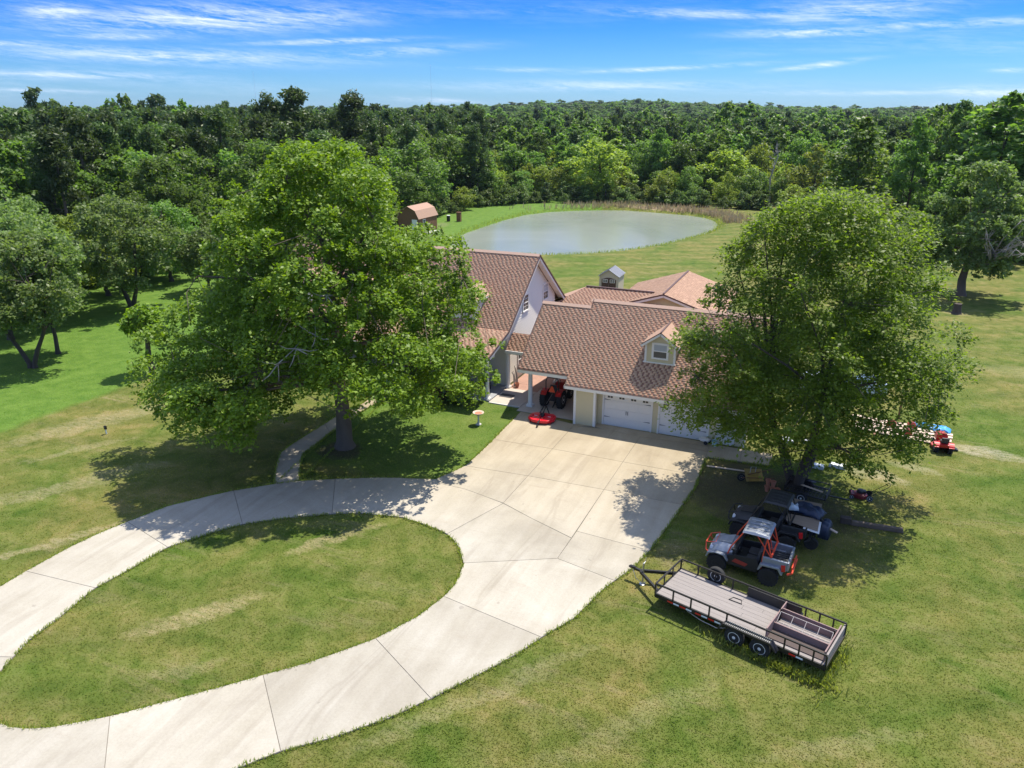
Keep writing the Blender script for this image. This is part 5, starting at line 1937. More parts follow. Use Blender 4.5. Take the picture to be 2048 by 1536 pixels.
mb.prism([(0.45, -0.46), (0.30, -0.52), (-0.05, -0.52), (-0.16, -0.40), (-0.16, 0.40), (-0.05, 0.50), (0.30, 0.50), (0.45, 0.44)], 0.10, 0.22, 'xy')
mb.build('mower_deck', M['red_dull'], rm, bevel=0.02)
mb = MB()
mb.loft([[(0.3, -0.50, 0.2), (-0.08, -0.50, 0.2), (-0.08, -0.50, 0.12), (0.3, -0.50, 0.12)], [(0.2, -0.82, 0.08), (-0.1, -0.82, 0.08), (-0.1, -0.82, 0.03), (0.2, -0.82, 0.03)]])
mb.build('discharge_chute', M['black_plastic'], rm)

# --- compact tractor and rotary cutter ---------------------------------------------------
tc_ = empty('tractor', (-14.95, 41.3, 0), D(90), 'red compact tractor parked rear-out under the carport', 'tractor')
for s in (-1, 1):
    wheel(tc_, (-0.85, s * 0.55, 0.56), 0.56, 0.34, M['rim'], 0, 0.48, s, lugs=22)
    wheel(tc_, (0.95, s * 0.48, 0.34), 0.34, 0.22, M['rim'], 0, 0.48, s, lugs=16)
mb = MB()
mb.box((-0.55, 0, 0.62), (0.9, 0.5, 0.45))
mb.box((0.5, 0, 0.55), (1.5, 0.34, 0.30))
mb.build('transmission', M['black'], tc_, bevel=0.02)
mb = MB()
secs = []
for x, w_, z1 in ((1.45, 0.22, 0.98), (1.38, 0.27, 1.12), (0.9, 0.29, 1.22), (0.25, 0.30, 1.28)):
    secs.append([(x, -w_, 0.66), (x, -w_, z1 - 0.15), (x, -w_ * 0.65, z1), (x, w_ * 0.65, z1), (x, w_, z1 - 0.15), (x, w_, 0.66)])
mb.loft(secs)
mb.build('hood', M['red'], tc_, smooth=True)
for s in (-1, 1):
    mb = MB()
    pts = [(-0.85 + 0.60 * math.cos(a), 0.56 + 0.62 * math.sin(a)) for a in np.linspace(math.pi * 0.80, math.pi * 0.15, 9)]
    pts2 = [(x * 1.0, z - 0.035) for x, z in pts[::-1]]
    mb.prism(pts + pts2, s * 0.30, s * 0.66, 'xz')
    fd = mb.build('fender', M['red'], tc_)
    mb = MB()
    mb.box((-1.22, s * 0.56, 1.06), (0.06, 0.12, 0.10))
    mb.build('lamp', M['taillight'], fd)
mb = MB()
mb.box((-0.55, 0, 1.02), (0.45, 0.44, 0.10))
mb.box((-0.80, 0, 1.24), (0.10, 0.42, 0.40), ry=D(-8))
mb.build('seat', M['seat'], tc_, bevel=0.03)
mb = MB()
mb.tube([(-1.02, -0.42, 0.75), (-1.05, -0.42, 1.70), (-1.05, -0.34, 1.98), (-1.05, 0.34, 1.98), (-1.05, 0.42, 1.70), (-1.02, 0.42, 0.75)], 0.035, 8)
mb.build('roll_bar', M['black'], tc_, smooth=True)
mb = MB()
mb.add([(-1.14, -0.22, 1.06), (-1.14, 0.22, 1.06), (-1.10, 0.04, 1.44), (-1.10, -0.04, 1.44), (-1.12, -0.22, 1.06), (-1.12, 0.22, 1.06), (-1.08, 0.04, 1.44), (-1.08, -0.04, 1.44)],
       [(0, 1, 2, 3), (7, 6, 5, 4), (0, 4, 5, 1), (1, 5, 6, 2), (2, 6, 7, 3), (3, 7, 4, 0)])
mb.build('warning_triangle', M['triangle'], tc_)
mb = MB()
mb.tube([(0.2, 0.0, 1.2), (-0.05, 0, 1.38)], 0.025, 6)
mb.tube([(-0.05 + 0.07 * math.sin(a), 0.19 * math.cos(a), 1.40 + 0.17 * math.sin(a)) for a in np.linspace(0, 2 * math.pi, 17)], 0.016, 6, cap=False)
mb.build('steering_wheel', M['black'], tc_)
for s in (-1, 1):
    mb = MB()
    mb.bar((-1.0, s * 0.25, 0.50), (-1.85, s * 0.35, 0.38), 0.05, 0.06)
    mb.bar((-1.0, s * 0.22, 0.85), (-1.5, s * 0.30, 0.46), 0.03, 0.03)
    mb.build('lift_arm', M['black'], tc_)
mb = MB()
mb.tube([(-1.0, 0, 0.9), (-2.0, 0, 0.62)], 0.022, 8)
mb.build('top_link', M['steel'], tc_)

rc = empty('rotary_cutter', (-14.70, 37.98, 0), D(96), 'bright red rotary cutter hitched behind the tractor on the drive', 'mower attachment')
mb = MB()
out = [(0.55, -0.55), (0.62, 0.0), (0.55, 0.55), (0.30, 0.78), (-0.25, 0.80), (-0.62, 0.45), (-0.70, 0.0), (-0.62, -0.45), (-0.25, -0.80), (0.30, -0.78)]
mb.prism(out, 0.16, 0.20 + 0.12, 'xy')
dk = mb.build('deck', M['red_bright'], rc, bevel=0.015)
mb = MB()
for a, b in (((0.5, -0.12), (-0.55, -0.12)), ((0.5, 0.12), (-0.55, 0.12)), ((0.1, -0.7), (0.1, 0.7)), ((-0.3, -0.6), (0.3, -0.66)), ((-0.3, 0.6), (0.3, 0.66))):
    mb.bar((a[0], a[1], 0.345), (b[0], b[1], 0.345), 0.05, 0.05)
mb.build('rib', M['red_bright'], dk)
mb = MB()
mb.lathe([(0.14, 0.32), (0.13, 0.44), (0.08, 0.52), (0.03, 0.54)], (0.05, 0, 0), 14)
mb.build('gearbox', M['black'], rc, smooth=True)
mb = MB()
mb.tube([(0.05, 0, 0.46), (0.9, 0.02, 0.60)], 0.035, 8)
mb.build('drive_shaft', M['black'], rc)
mb = MB()
mb.lathe([(0.055, -0.02), (0.055, 0.02)], (0.30, 0.14, 0.50), 12, 'y')
mb.build('cap', M['white'], rc)
for s in (-1, 1):
    mb = MB()
    mb.bar((0.50, s * 0.30, 0.32), (0.62, s * 0.05, 0.80), 0.04, 0.05)
    mb.bar((0.62, s * 0.05, 0.80), (-0.50, s * 0.12, 0.36), 0.03, 0.03)
    mb.build('brace', M['black'], rc)
mb = MB()
mb.bar((-0.60, 0, 0.34), (-1.0, 0, 0.26), 0.08, 0.07)
mb.lathe([(0.10, -0.035), (0.12, -0.03), (0.12, 0.03), (0.10, 0.035)], (-1.05, 0.02, 0.12), 16, 'y')
mb.build('tail_wheel', M['black'], rc)
for x, y in ((0.1, 0.42), (0.1, -0.42)):
    mb = MB()
    mb.b2(x - 0.10, x + 0.08, y - 0.09, y + 0.09, 0.322, 0.328)
    mb.build('sticker', M['reflector'], dk)
# mower stands on skids
mb = MB()
for s in (-1, 1):
    mb.b2(-0.5, 0.45, s * 0.62 - 0.015, s * 0.62 + 0.015, 0.05, 0.165)
mb.build('skid', M['red_dull'], rc)

# --- pale pickup parked beyond the garage, glimpsed through the leaves ---------------------
pk = empty('pickup_truck', (1.4, 50.2, 0), D(190), 'pale blue-white pickup truck half hidden behind the leafy right-hand tree', 'pickup truck')
for x in (1.55, -1.55):
    for s in (-1, 1):
        wheel(pk, (x, s * 0.82, 0.38), 0.38, 0.25, M['rim'], 6, 0.58, s)
mb = MB()
secs = []
for x, w_, z0, z1 in ((2.55, 0.82, 0.45, 0.92), (2.35, 0.92, 0.40, 1.05), (1.0, 0.97, 0.38, 1.12), (-0.6, 0.97, 0.38, 1.12)):
    secs.append([(x, -w_, z0), (x, -w_, z1 - 0.10), (x, -w_ + 0.12, z1), (x, w_ - 0.12, z1), (x, w_, z1 - 0.10), (x, w_, z0)])
mb.loft(secs)
mb.build('body', M['pale_blue'], pk, smooth=True)
mb = MB()
secs = []
for x, w_, z1 in ((1.15, 0.88, 1.12), (0.45, 0.78, 1.74), (-0.45, 0.78, 1.76), (-0.72, 0.88, 1.12)):
    secs.append([(x, -w_, 1.10), (x, -w_ + 0.03, z1 - 0.02), (x, w_ - 0.03, z1 - 0.02), (x, w_, 1.10)])
mb.loft(secs)
cb_ = mb.build('cab', M['glass'], pk, smooth=False, bevel=0.03)
mb = MB()
mb.b2(-0.46, 0.46, -0.76, 0.76, 1.75, 1.79)
for s in (-1, 1):
    mb.bar((1.12, s * 0.86, 1.12), (0.45, s * 0.77, 1.75), 0.06, 0.06)
    mb.bar((-0.70, s * 0.87, 1.12), (-0.45, s * 0.77, 1.75), 0.10, 0.08)
mb.build('cab_roof', M['pale_blue'], cb_, bevel=0.02)
mb = MB()
for s in (-1, 1):
    mb.b2(-2.6, -0.62, s * 0.97 - 0.05 * s, s * 0.97, 0.5, 1.12)
mb.b2(-2.62, -2.55, -0.95, 0.95, 0.5, 1.12)
mb.b2(-2.6, -0.62, -0.92, 0.92, 0.55, 0.62)
mb.build('cargo_bed', M['pale_blue'], pk)
mb = MB()
mb.b2(2.5, 2.66, -0.85, 0.85, 0.42, 0.62)
mb.b2(-2.72, -2.62, -0.85, 0.85, 0.42, 0.60)
mb.build('bumper', M['steel'], pk, bevel=0.03)
for s in (-1, 1):
    mb = MB()
    mb.box((2.52, s * 0.66, 0.82), (0.08, 0.28, 0.18))
    mb.build('headlight', M['reflector'], pk)
# ------------------------------------------------------------------ yard things
mb = MB()
mb.lathe([(0.17, 0.0), (0.17, 0.04), (0.09, 0.09), (0.055, 0.20), (0.05, 0.52), (0.09, 0.60), (0.16, 0.63)], (0, 0, 0), 18)
bb = empty('bird_bath', (-17.97, 36.02, 0), label='tan pedestal bird bath standing on the front lawn', cat='bird bath')
mb.build('pedestal', M['stone'], bb, smooth=True)
mb = MB()
mb.lathe([(0.10, 0.62), (0.27, 0.70), (0.335, 0.76), (0.33, 0.785), (0.28, 0.775), (0.20, 0.725), (0.0, 0.70)], (0, 0, 0), 24)
mb.build('bowl', M['lumber'], bb, smooth=True)
mb = MB()
mb.lathe([(0.0, 0.735), (0.235, 0.735), (0.235, 0.74), (0.0, 0.742)], (0, 0, 0), 20)
mb.build('bowl_floor', M['terracotta'], bb)

fa = empty('yard_hydrant', (-36.89, 26.22, 0), label='small black and white yard hydrant standing alone in the lawn', cat='hydrant')
mb = MB()
mb.tube([(0, 0, 0), (0, 0, 0.48)], 0.035, 8)
mb.build('pipe', M['rim_white'], fa)
mb = MB()
mb.box((0, 0, 0.40), (0.14, 0.10, 0.20))
mb.tube([(0, -0.04, 0.46), (0.13, -0.10, 0.44), (0.14, -0.10, 0.36)], 0.02, 6)
mb.build('valve', M['black'], fa)

# long board on the mulch
sheet('long_board', [(-4.66, 35.80, 0.05), (-2.45, 36.00, 0.05), (-2.45, 36.10, 0.05), (-4.66, 35.90, 0.05)], 0.04, M['lumber'], 'long thin pale board lying on the dark mulch by the drive', 'board')

# wheelbarrow on its side
wb = empty('wheelbarrow', (-2.25, 35.15, 0), D(200), 'mustard yellow wheelbarrow tipped on its side at the tree foot', 'wheelbarrow')
mb = MB()
a = [(-0.42, -0.30, 0.52), (0.42, -0.34, 0.50), (0.42, 0.34, 0.14), (-0.42, 0.30, 0.16)]
b = [(-0.25, -0.14, 0.30), (0.20, -0.16, 0.28), (0.20, 0.16, 0.06), (-0.25, 0.14, 0.08)]
mb.add(a + b, [(4, 5, 6, 7), (0, 1, 5, 4), (1, 2, 6, 5), (2, 3, 7, 6), (3, 0, 4, 7)])
t = mb.build('tray', M['yellow'], wb)
s_ = t.modifiers.new('thick', 'SOLIDIFY')
s_.thickness = 0.02
wheel(wb, (0.62, 0.02, 0.20), 0.20, 0.09, M['steel'], 0, 0.55, 1)
for s in (-1, 1):
    mb = MB()
    mb.bar((0.62, s * 0.08, 0.20), (-0.95, s * 0.26, 0.42 - s * 0.12), 0.035, 0.035)
    mb.build('handle', M['wood_brown'], wb)
mb = MB()
mb.tube([(-0.1, -0.2, 0.3), (-0.15, -0.3, 0.62), (0.1, -0.3, 0.62), (0.15, -0.2, 0.3)], 0.014, 6)
mb.build('brace', M['steel'], wb)

# stacked clay pots against the trunk
pots = [(-1.52, 34.28, 0), (-1.27, 34.20, 0), (-1.03, 34.16, 0), (-1.50, 34.30, 0.32), (-1.26, 34.23, 0.32)]
plab = ['clay pot at the left end of the lower row at the tree foot', 'clay pot in the middle of the lower row at the tree foot', 'clay pot nearest the small trailer in the lower row',
        'upper clay pot on the left of the stack by the trunk', 'upper clay pot on the right of the stack by the trunk']
for (x, y, z_), lb in zip(pots, plab):
    mb = MB()
    mb.lathe([(0.08, 0.0), (0.115, 0.24), (0.13, 0.25), (0.13, 0.31), (0.11, 0.31), (0.09, 0.05), (0.0, 0.05)], (0, 0, 0), 16)
    o = mb.build('clay_pot', M['terracotta'], smooth=True)
    o.location = (x, y, z_)
    tag(o, lb, 'pot', 'clay pots stacked at the tree foot')

# square timber and block
mb = MB()
mb.box((0, 0, 0.11), (2.15, 0.20, 0.20), taper=0.96)
o = mb.build('timber_beam', M['bark'], bevel=0.02)
o.location = (3.30, 32.64, 0)
o.rotation_euler = (0, 0, D(5))
tag(o, 'old square timber beam lying in the grass at the shade edge', 'beam')
mb = MB()
mb.box((0, 0, 0.15), (0.45, 0.30, 0.28))
o = mb.build('timber_block', M['bark_dark'], bevel=0.02)
o.location = (2.02, 32.62, 0)
o.rotation_euler = (0, 0, D(2))
tag(o, 'short dark timber block at the near end of the old beam', 'block')

# little white cart by the garage corner and a pale bucket
wc = empty('white_spreader', (-5.25, 38.62, 0.05), D(-20), 'small white wheeled spreader lying before the garage corner', 'spreader')
mb = MB()
mb.loft([[(-0.22, -0.16, 0.12), (0.22, -0.14, 0.12), (0.22, 0.14, 0.12), (-0.22, 0.16, 0.12)], [(-0.30, -0.20, 0.30), (0.26, -0.18, 0.26), (0.26, 0.18, 0.26), (-0.30, 0.20, 0.30)]])
mb.build('hopper', M['white'], wc, bevel=0.02)
for s in (-1, 1):
    wheel(wc, (0.14, s * 0.20, 0.11), 0.11, 0.05, M['black'], 0, 0.5, s)
mb = MB()
mb.tube([(-0.25, 0, 0.25), (-0.55, 0, 0.10)], 0.015, 6)
mb.build('handle', M['steel'], wc)
mb = MB()
mb.lathe([(0.11, 0), (0.145, 0.32), (0.15, 0.33), (0.13, 0.33), (0.10, 0.02), (0, 0.02)], (0, 0, 0), 16)
o = mb.build('bucket', mat('pale_aqua', (0.45, 0.68, 0.70), 0.4), smooth=True)
o.location = (-4.72, 38.45, 0.05)
tag(o, 'pale aqua bucket at the garage corner post', 'bucket')

# things on the porch
pc = empty('porch_chair', (-19.9, 41.2, 0.11), D(200), 'dark chair on the porch beside the end column', 'chair')
mb = MB()
mb.box((0, 0, 0.42), (0.5, 0.5, 0.05))
mb.build('seat', M['black_plastic'], pc)
mb = MB()
mb.box((0, 0.25, 0.75), (0.5, 0.04, 0.62), rx=D(-10))
mb.build('backrest', M['black_plastic'], pc)
for x in (-0.22, 0.22):
    for y in (-0.22, 0.22):
        mb = MB()
        mb.bar((x, y, 0), (x, y, 0.42), 0.04)
        mb.build('leg', M['black_plastic'], pc)
mb = MB()
mb.b2(-0.45, 0.45, -0.3, 0.3, 0, 0.012)
o = mb.build('door_mat', M['seat'])
o.location = (-18.3, 40.9, 0.047)
tag(o, 'dark mat lying on the breezeway floor', 'mat')
# driftwood stakes leaning on the house corner
st_ = empty('stake_bundle', (-18.55, 42.9, 0.03), 0, 'bundle of grey weathered stakes leaning by the house corner', 'stakes')
rng = random.Random(5)
for k in range(6):
    mb = MB()
    x, y = rng.uniform(-0.12, 0.12), rng.uniform(-0.15, 0.15)
    mb.tube([(x, y, 0), (x - 0.10 + rng.uniform(-.04, .04), y + rng.uniform(-.08, .08), 0.7), (x - 0.20, y + rng.uniform(-.15, .15), 1.2 + rng.uniform(-.3, .2))], [0.04, 0.035, 0.02], 6)
    mb.build('stake', M['deadwood'], st_)
mb = MB()
mb.lathe([(0.10, 0), (0.15, 0.26), (0.17, 0.27), (0.17, 0.31), (0.14, 0.31), (0.12, 0.06), (0, 0.06)], (0, 0, 0), 16)
o = mb.build('clay_pot', M['terracotta'], smooth=True)
o.location = (-18.35, 42.65, 0.03)
tag(o, 'clay pot beside the weathered stakes at the house corner', 'pot')

# --- lumber pile with blue tarp -------------------------------------------------------
lp_g = 'lumber spread beside the riding mower'
boards = [(2.4, 44.35, 7.25, 43.62, 0.42, 'nearest pale plank of the lumber spread'), (2.3, 44.95, 7.3, 44.25, 0.36, 'second pale plank of the lumber spread'),
          (2.6, 45.35, 7.4, 44.75, 0.26, 'middle pale plank of the lumber spread'), (3.2, 45.65, 7.45, 45.15, 0.30, 'plank just in front of the blue tarp'), (2.2, 46.1, 5.6, 45.7, 0.30, 'plank reaching left behind the tree branches')]
for k, (x0, y0, x1, y1, w_, lb) in enumerate(boards):
    L_ = math.hypot(x1 - x0, y1 - y0)
    mb = MB()
    mb.box((0, 0, 0.03), (L_, w_, 0.05))
    o = mb.build('lumber_plank', M['lumber'])
    o.location = ((x0 + x1) / 2, (y0 + y1) / 2, 0.07 + 0.012 * k)
    o.rotation_euler = (0, 0, math.atan2(y1 - y0, x1 - x0))
    tag(o, lb, 'plank', lp_g)
for x in (3.4, 6.6):
    mb = MB()
    mb.box((0, 0, 0.035), (0.12, 2.6, 0.07))
    o = mb.build('bearer', M['wood_brown'])
    o.location = (x, 44.95, 0)
    tag(o, 'timber bearer under the lumber spread, %s end' % ('tree-side' if x < 5 else 'mower-side'), 'bearer')
crumple('blue_tarp', 1.95, 0.75, 34, 14, 0.07, M['tarp_blue'], 'bright blue tarp draped over the far side of the lumber spread', 'tarp', (6.42, 45.75, 0.24), D(-9), 12, 0.10)
rj = ['faded red fuel can on the lumber nearest the tarp', 'faded red fuel can on the front plank', 'faded red fuel can farthest left on the planks']
for (x, y, s), lb in zip(((5.35, 45.45, 1.0), (5.15, 44.25, 0.8), (4.3, 45.2, 1.1)), rj):
    mb = MB()
    mb.loft([[(-0.22 * s, -0.12, 0), (0.22 * s, -0.12, 0), (0.22 * s, 0.12, 0), (-0.22 * s, 0.12, 0)], [(-0.22 * s, -0.12, 0.22), (0.22 * s, -0.12, 0.22), (0.22 * s, 0.12, 0.22), (-0.22 * s, 0.12, 0.22)],
             [(-0.10, -0.06, 0.32), (0.12, -0.06, 0.32), (0.12, 0.06, 0.32), (-0.10, 0.06, 0.32)]])
    mb.tube([(-0.16 * s, 0, 0.24), (-0.05, 0, 0.40), (0.12 * s, 0, 0.34)], 0.025, 6)
    o = mb.build('fuel_can', M['red_dull'], bevel=0.02)
    o.location = (x, y, 0.16)
    tag(o, lb, 'fuel can', 'red fuel cans on the lumber')
mb = MB()
mb.box((0, 0, 0.75), (0.12, 0.12, 1.5))
o = mb.build('wood_post', M['wood_brown'], bevel=0.01)
o.location = (4.78, 47.01, 0)
tag(o, 'single brown wooden post standing behind the lumber', 'post')
# pale paving blocks glimpsed under the branches
for k, (x, y, sx, sy, lb) in enumerate(((0.65, 38.0, 0.55, 0.35, 'pale paving block nearest the tree under its branches'), (1.55, 38.45, 0.8, 0.35, 'longer pale paving block under the branches toward the lumber'),
                                  (-1.15, 40.8, 0.9, 0.5, 'white slab leaning near the garage corner behind the trunks'), (0.4, 41.1, 1.5, 0.25, 'white slab strip beyond the trunks'))):
    mb = MB()
    mb.box((0, 0, 0.09), (sx, sy, 0.18))
    o = mb.build('paving_block', M['reflector'], bevel=0.01)
    o.location = (x, y, 0)
    o.rotation_euler = (0, 0, D(-8 + 5 * k))
    tag(o, lb, 'block')

# stump
mb = MB()
secs = []
rng = random.Random(8)
offs = [rng.uniform(0.85, 1.15) for _ in range(14)]
for z_, r in ((0, 0.46), (0.15, 0.36), (0.5, 0.32), (0.85, 0.31)):
    secs.append([(math.cos(2 * math.pi * k / 14) * r * (offs[k] if z_ < 0.3 else 1), math.sin(2 * math.pi * k / 14) * r * (offs[k] if z_ < 0.3 else 1), z_ + (0.08 * offs[k] if z_ > 0.8 else 0)) for k in range(14)])
mb.loft(secs)
o = mb.build('tree_stump', M['bark_dark'])
o.location = (10.8, 76.7, 0)
tag(o, 'dark tall tree stump in the right-hand lawn', 'stump')

# barrel, board and junk by the barn shed
mb = MB()
mb.lathe([(0.28, 0), (0.30, 0.3), (0.30, 0.7), (0.28, 0.95)], (0, 0, 0), 16)
mb.lathe([(0.31, 0.95), (0.31, 1.02), (0.1, 1.06)], (0, 0, 0), 16, mi=1)
o = mb.build('barrel', [M['black'], M['white']], smooth=True)
o.location = (-60.9, 112.0, 0)
tag(o, 'dark barrel with white lid near the barn shed', 'barrel')
mb = MB()
mb.box((0, 0, 0.75), (0.7, 0.5, 1.5))
mb.box((0, 0, 1.53), (0.8, 0.6, 0.06))
o = mb.build('burn_cabinet', M['wood_brown'])
o.location = (-59.2, 112.6, 0)
tag(o, 'upright dark brown cabinet standing on the pond lawn edge', 'cabinet')
# utility pole with transformer at far left
up_ = empty('utility_pole', (-77.7, 49.6, 0), D(20), 'wooden utility pole with crossarm and grey transformer among the left trees', 'utility pole')
mb = MB()
mb.tube([(0, 0, 0), (0, 0, 9.2)], [0.16, 0.11], 10)
mb.build('pole', M['bark_dark'], up_)
mb = MB()
mb.bar((-1.0, 0, 8.8), (1.0, 0, 8.8), 0.10, 0.12)
mb.build('crossarm', M['bark'], up_)
mb = MB()
mb.lathe([(0.20, 0), (0.22, 0.1), (0.22, 0.75), (0.08, 0.85)], (-0.42, 0, 7.3), 14)
mb.build('transformer', M['tin'], up_, smooth=True)
for x in (-0.9, 0, 0.9):
    mb = MB()
    mb.lathe([(0.03, 8.86), (0.06, 8.92), (0.04, 9.0)], (x, 0, 0), 8)
    mb.build('insulator', M['white'], up_)
mb = MB()
for x in (-0.9, 0.9):
    mb.tube([(x, 0, 9.0), (x - 6, -3, 8.6), (x - 12, -6, 8.7)], 0.012, 4)
mb.build('cable', M['black'], up_)
# two far radio masts
for px_, az_, hgt, lb in ((0, -41.6, 81, 'thin far radio mast left of the tall pines'), (1, -29.5, 93, 'thin far radio mast above the middle of the skyline')):
    d_ = 1500
    mb = MB()
    mb.tube([(0, 0, 0), (0, 0, hgt)], [0.22, 0.10], 4)
    for z_ in (hgt * 0.55, hgt * 0.98):
        mb.box((0, 0, z_), (0.8, 0.8, 0.8))
    o = mb.build('radio_mast', M['pale_blue'])
    x, y = math.sin(D(az_)) * d_, math.cos(D(az_)) * d_
    o.location = (x, y, float(gh(x, y)))
    tag(o, lb, 'radio mast')
# ------------------------------------------------------------------ vegetation
LM = {
    'gum': leaf_mat('sweetgum_leaves', (0.072, 0.132, 0.012), (0.200, 0.280, 0.025), 0.38, (1.75, 1.75, 0.5)),
    'elm': leaf_mat('elm_leaves', (0.090, 0.165, 0.022), (0.250, 0.350, 0.050), 0.50, (1.8, 2.0, 0.6)),
    'oak': leaf_mat('oak_leaves', (0.110, 0.175, 0.050), (0.220, 0.300, 0.095), 0.46, (1.4, 1.5, 0.7)),
    'broad': leaf_mat('broad_leaves', (0.070, 0.138, 0.028), (0.175, 0.262, 0.056), 0.46, (1.5, 1.6, 0.6)),
    'bright': leaf_mat('willow_leaves', (0.145, 0.215, 0.034), (0.290, 0.365, 0.070), 0.48, (1.5, 1.45, 0.6)),
    'pine': leaf_mat('pine_needles', (0.045, 0.085, 0.025), (0.110, 0.160, 0.045), 0.34, (1.3, 1.4, 0.6)),
    'shrub': leaf_mat('shrub_leaves', (0.075, 0.130, 0.035), (0.160, 0.225, 0.062), 0.42, (1.4, 1.4, 0.7)),
    'purple': leaf_mat('purple_shrub_leaves', (0.07, 0.03, 0.03), (0.15, 0.08, 0.06), 0.3, (1.2, 1.0, 1.0)),
    'reed': leaf_mat('dry_reeds', (0.26, 0.23, 0.12), (0.50, 0.41, 0.27), 0.25, (1.1, 1.0, 0.9)),
    'blade': leaf_mat('grass_blades', (0.150, 0.215, 0.035), (0.300, 0.340, 0.080), 0.5, (1.4, 1.4, 0.6), big=0.8),
}


def unit(a):
    return a / np.maximum(np.linalg.norm(a, axis=-1, keepdims=True), 1e-9)


def leaf_quads(Cn, size, rs, up=0.6, aspect=0.62, outward=None, jit=0.35, along=None):
    """one rhombic leaf at each centre"""
    n = len(Cn)
    nr = rs.normal(size=(n, 3))
    nr[:, 2] += up * 1.6
    if outward is not None:
        nr += outward * 0.9
    nr = unit(nr)
    t = rs.normal(size=(n, 3))
    if along is not None:
        t = t * 0.5 + along * 1.4
    t = unit(t - nr * (t * nr).sum(1, keepdims=True))
    b = np.cross(nr, t)
    s = size * (1 + jit * rs.uniform(-1, 1, (n, 1)))
    V = np.empty((n, 4, 3))
    V[:, 0] = Cn - t * s / 2
    V[:, 1] = Cn + b * s * aspect / 2 - nr * s * 0.07
    V[:, 2] = Cn + t * s / 2
    V[:, 3] = Cn - b * s * aspect / 2 - nr * s * 0.07
    F = np.arange(n * 4).reshape(n, 4)
    return V.reshape(-1, 3), F


def crown_points(lobes, n_leaves, rs, spray=26, flat=0.5, tight=0.17, low=-0.45):
    """lobes: (x,y,z,rx,rz). leaves sit in sprays on the outside of each lobe"""
    lob = np.array(lobes)
    area = lob[:, 3] * lob[:, 3] + lob[:, 3] * lob[:, 4]
    cnt = np.maximum(2, (area / area.sum() * n_leaves / spray)).astype(int)
    I = np.repeat(np.arange(len(lob)), cnt)
    d = unit(rs.normal(size=(len(I), 3)))
    d[:, 2] = np.where(d[:, 2] < low, -d[:, 2], d[:, 2])
    rad = rs.uniform(0.55, 1.03, (len(I), 1)) ** 0.6
    sc = np.stack([lob[I, 3], lob[I, 3], lob[I, 4]], 1)
    sp = lob[I, :3] + d * sc * rad
    J = np.repeat(np.arange(len(I)), spray)
    s = lob[I, 3][J][:, None] * tight
    off = rs.normal(size=(len(J), 3)) * s
    dj = d[J]
    off -= dj * (off * dj).sum(1, keepdims=True) * (1 - flat)
    return sp[J] + off, dj


def envelope_lobes(prof, n, rs, r0, r1, fill=(0.45, 0.9), sx=1.0, sy=1.0, cx=None):
    """prof: (z, radius) pairs of the crown outline; returns lobes scattered in it, more towards the outside"""
    zs = np.array([p[0] for p in prof], float)
    rr = np.array([p[1] for p in prof], float)
    zz = np.linspace(zs[0], zs[-1], 200)
    w = np.interp(zz, zs, rr) + 0.3
    w /= w.sum()
    out = []
    tries = 0
    while len(out) < n and tries < n * 60:
        tries += 1
        z = rs.choice(zz, p=w)
        R = np.interp(z, zs, rr)
        a = rs.uniform(0, 2 * math.pi)
        r = rs.uniform(r0, r1)
        q = rs.uniform(*fill) ** 0.5 * max(R - r * 0.6, 0.05)
        wob = 1 + 0.12 * math.sin(3 * a + z * 0.7) + 0.08 * math.sin(5 * a - z)
        p = (q * math.cos(a) * sx * wob, q * math.sin(a) * sy * wob, z, r, r * rs.uniform(0.6, 0.85))
        if all((p[0] - o[0]) ** 2 + (p[1] - o[1]) ** 2 + (p[2] - o[2]) ** 2 > (0.62 * (r + o[3]) * 0.75) ** 2 for o in out):
            out.append(p)
    return out


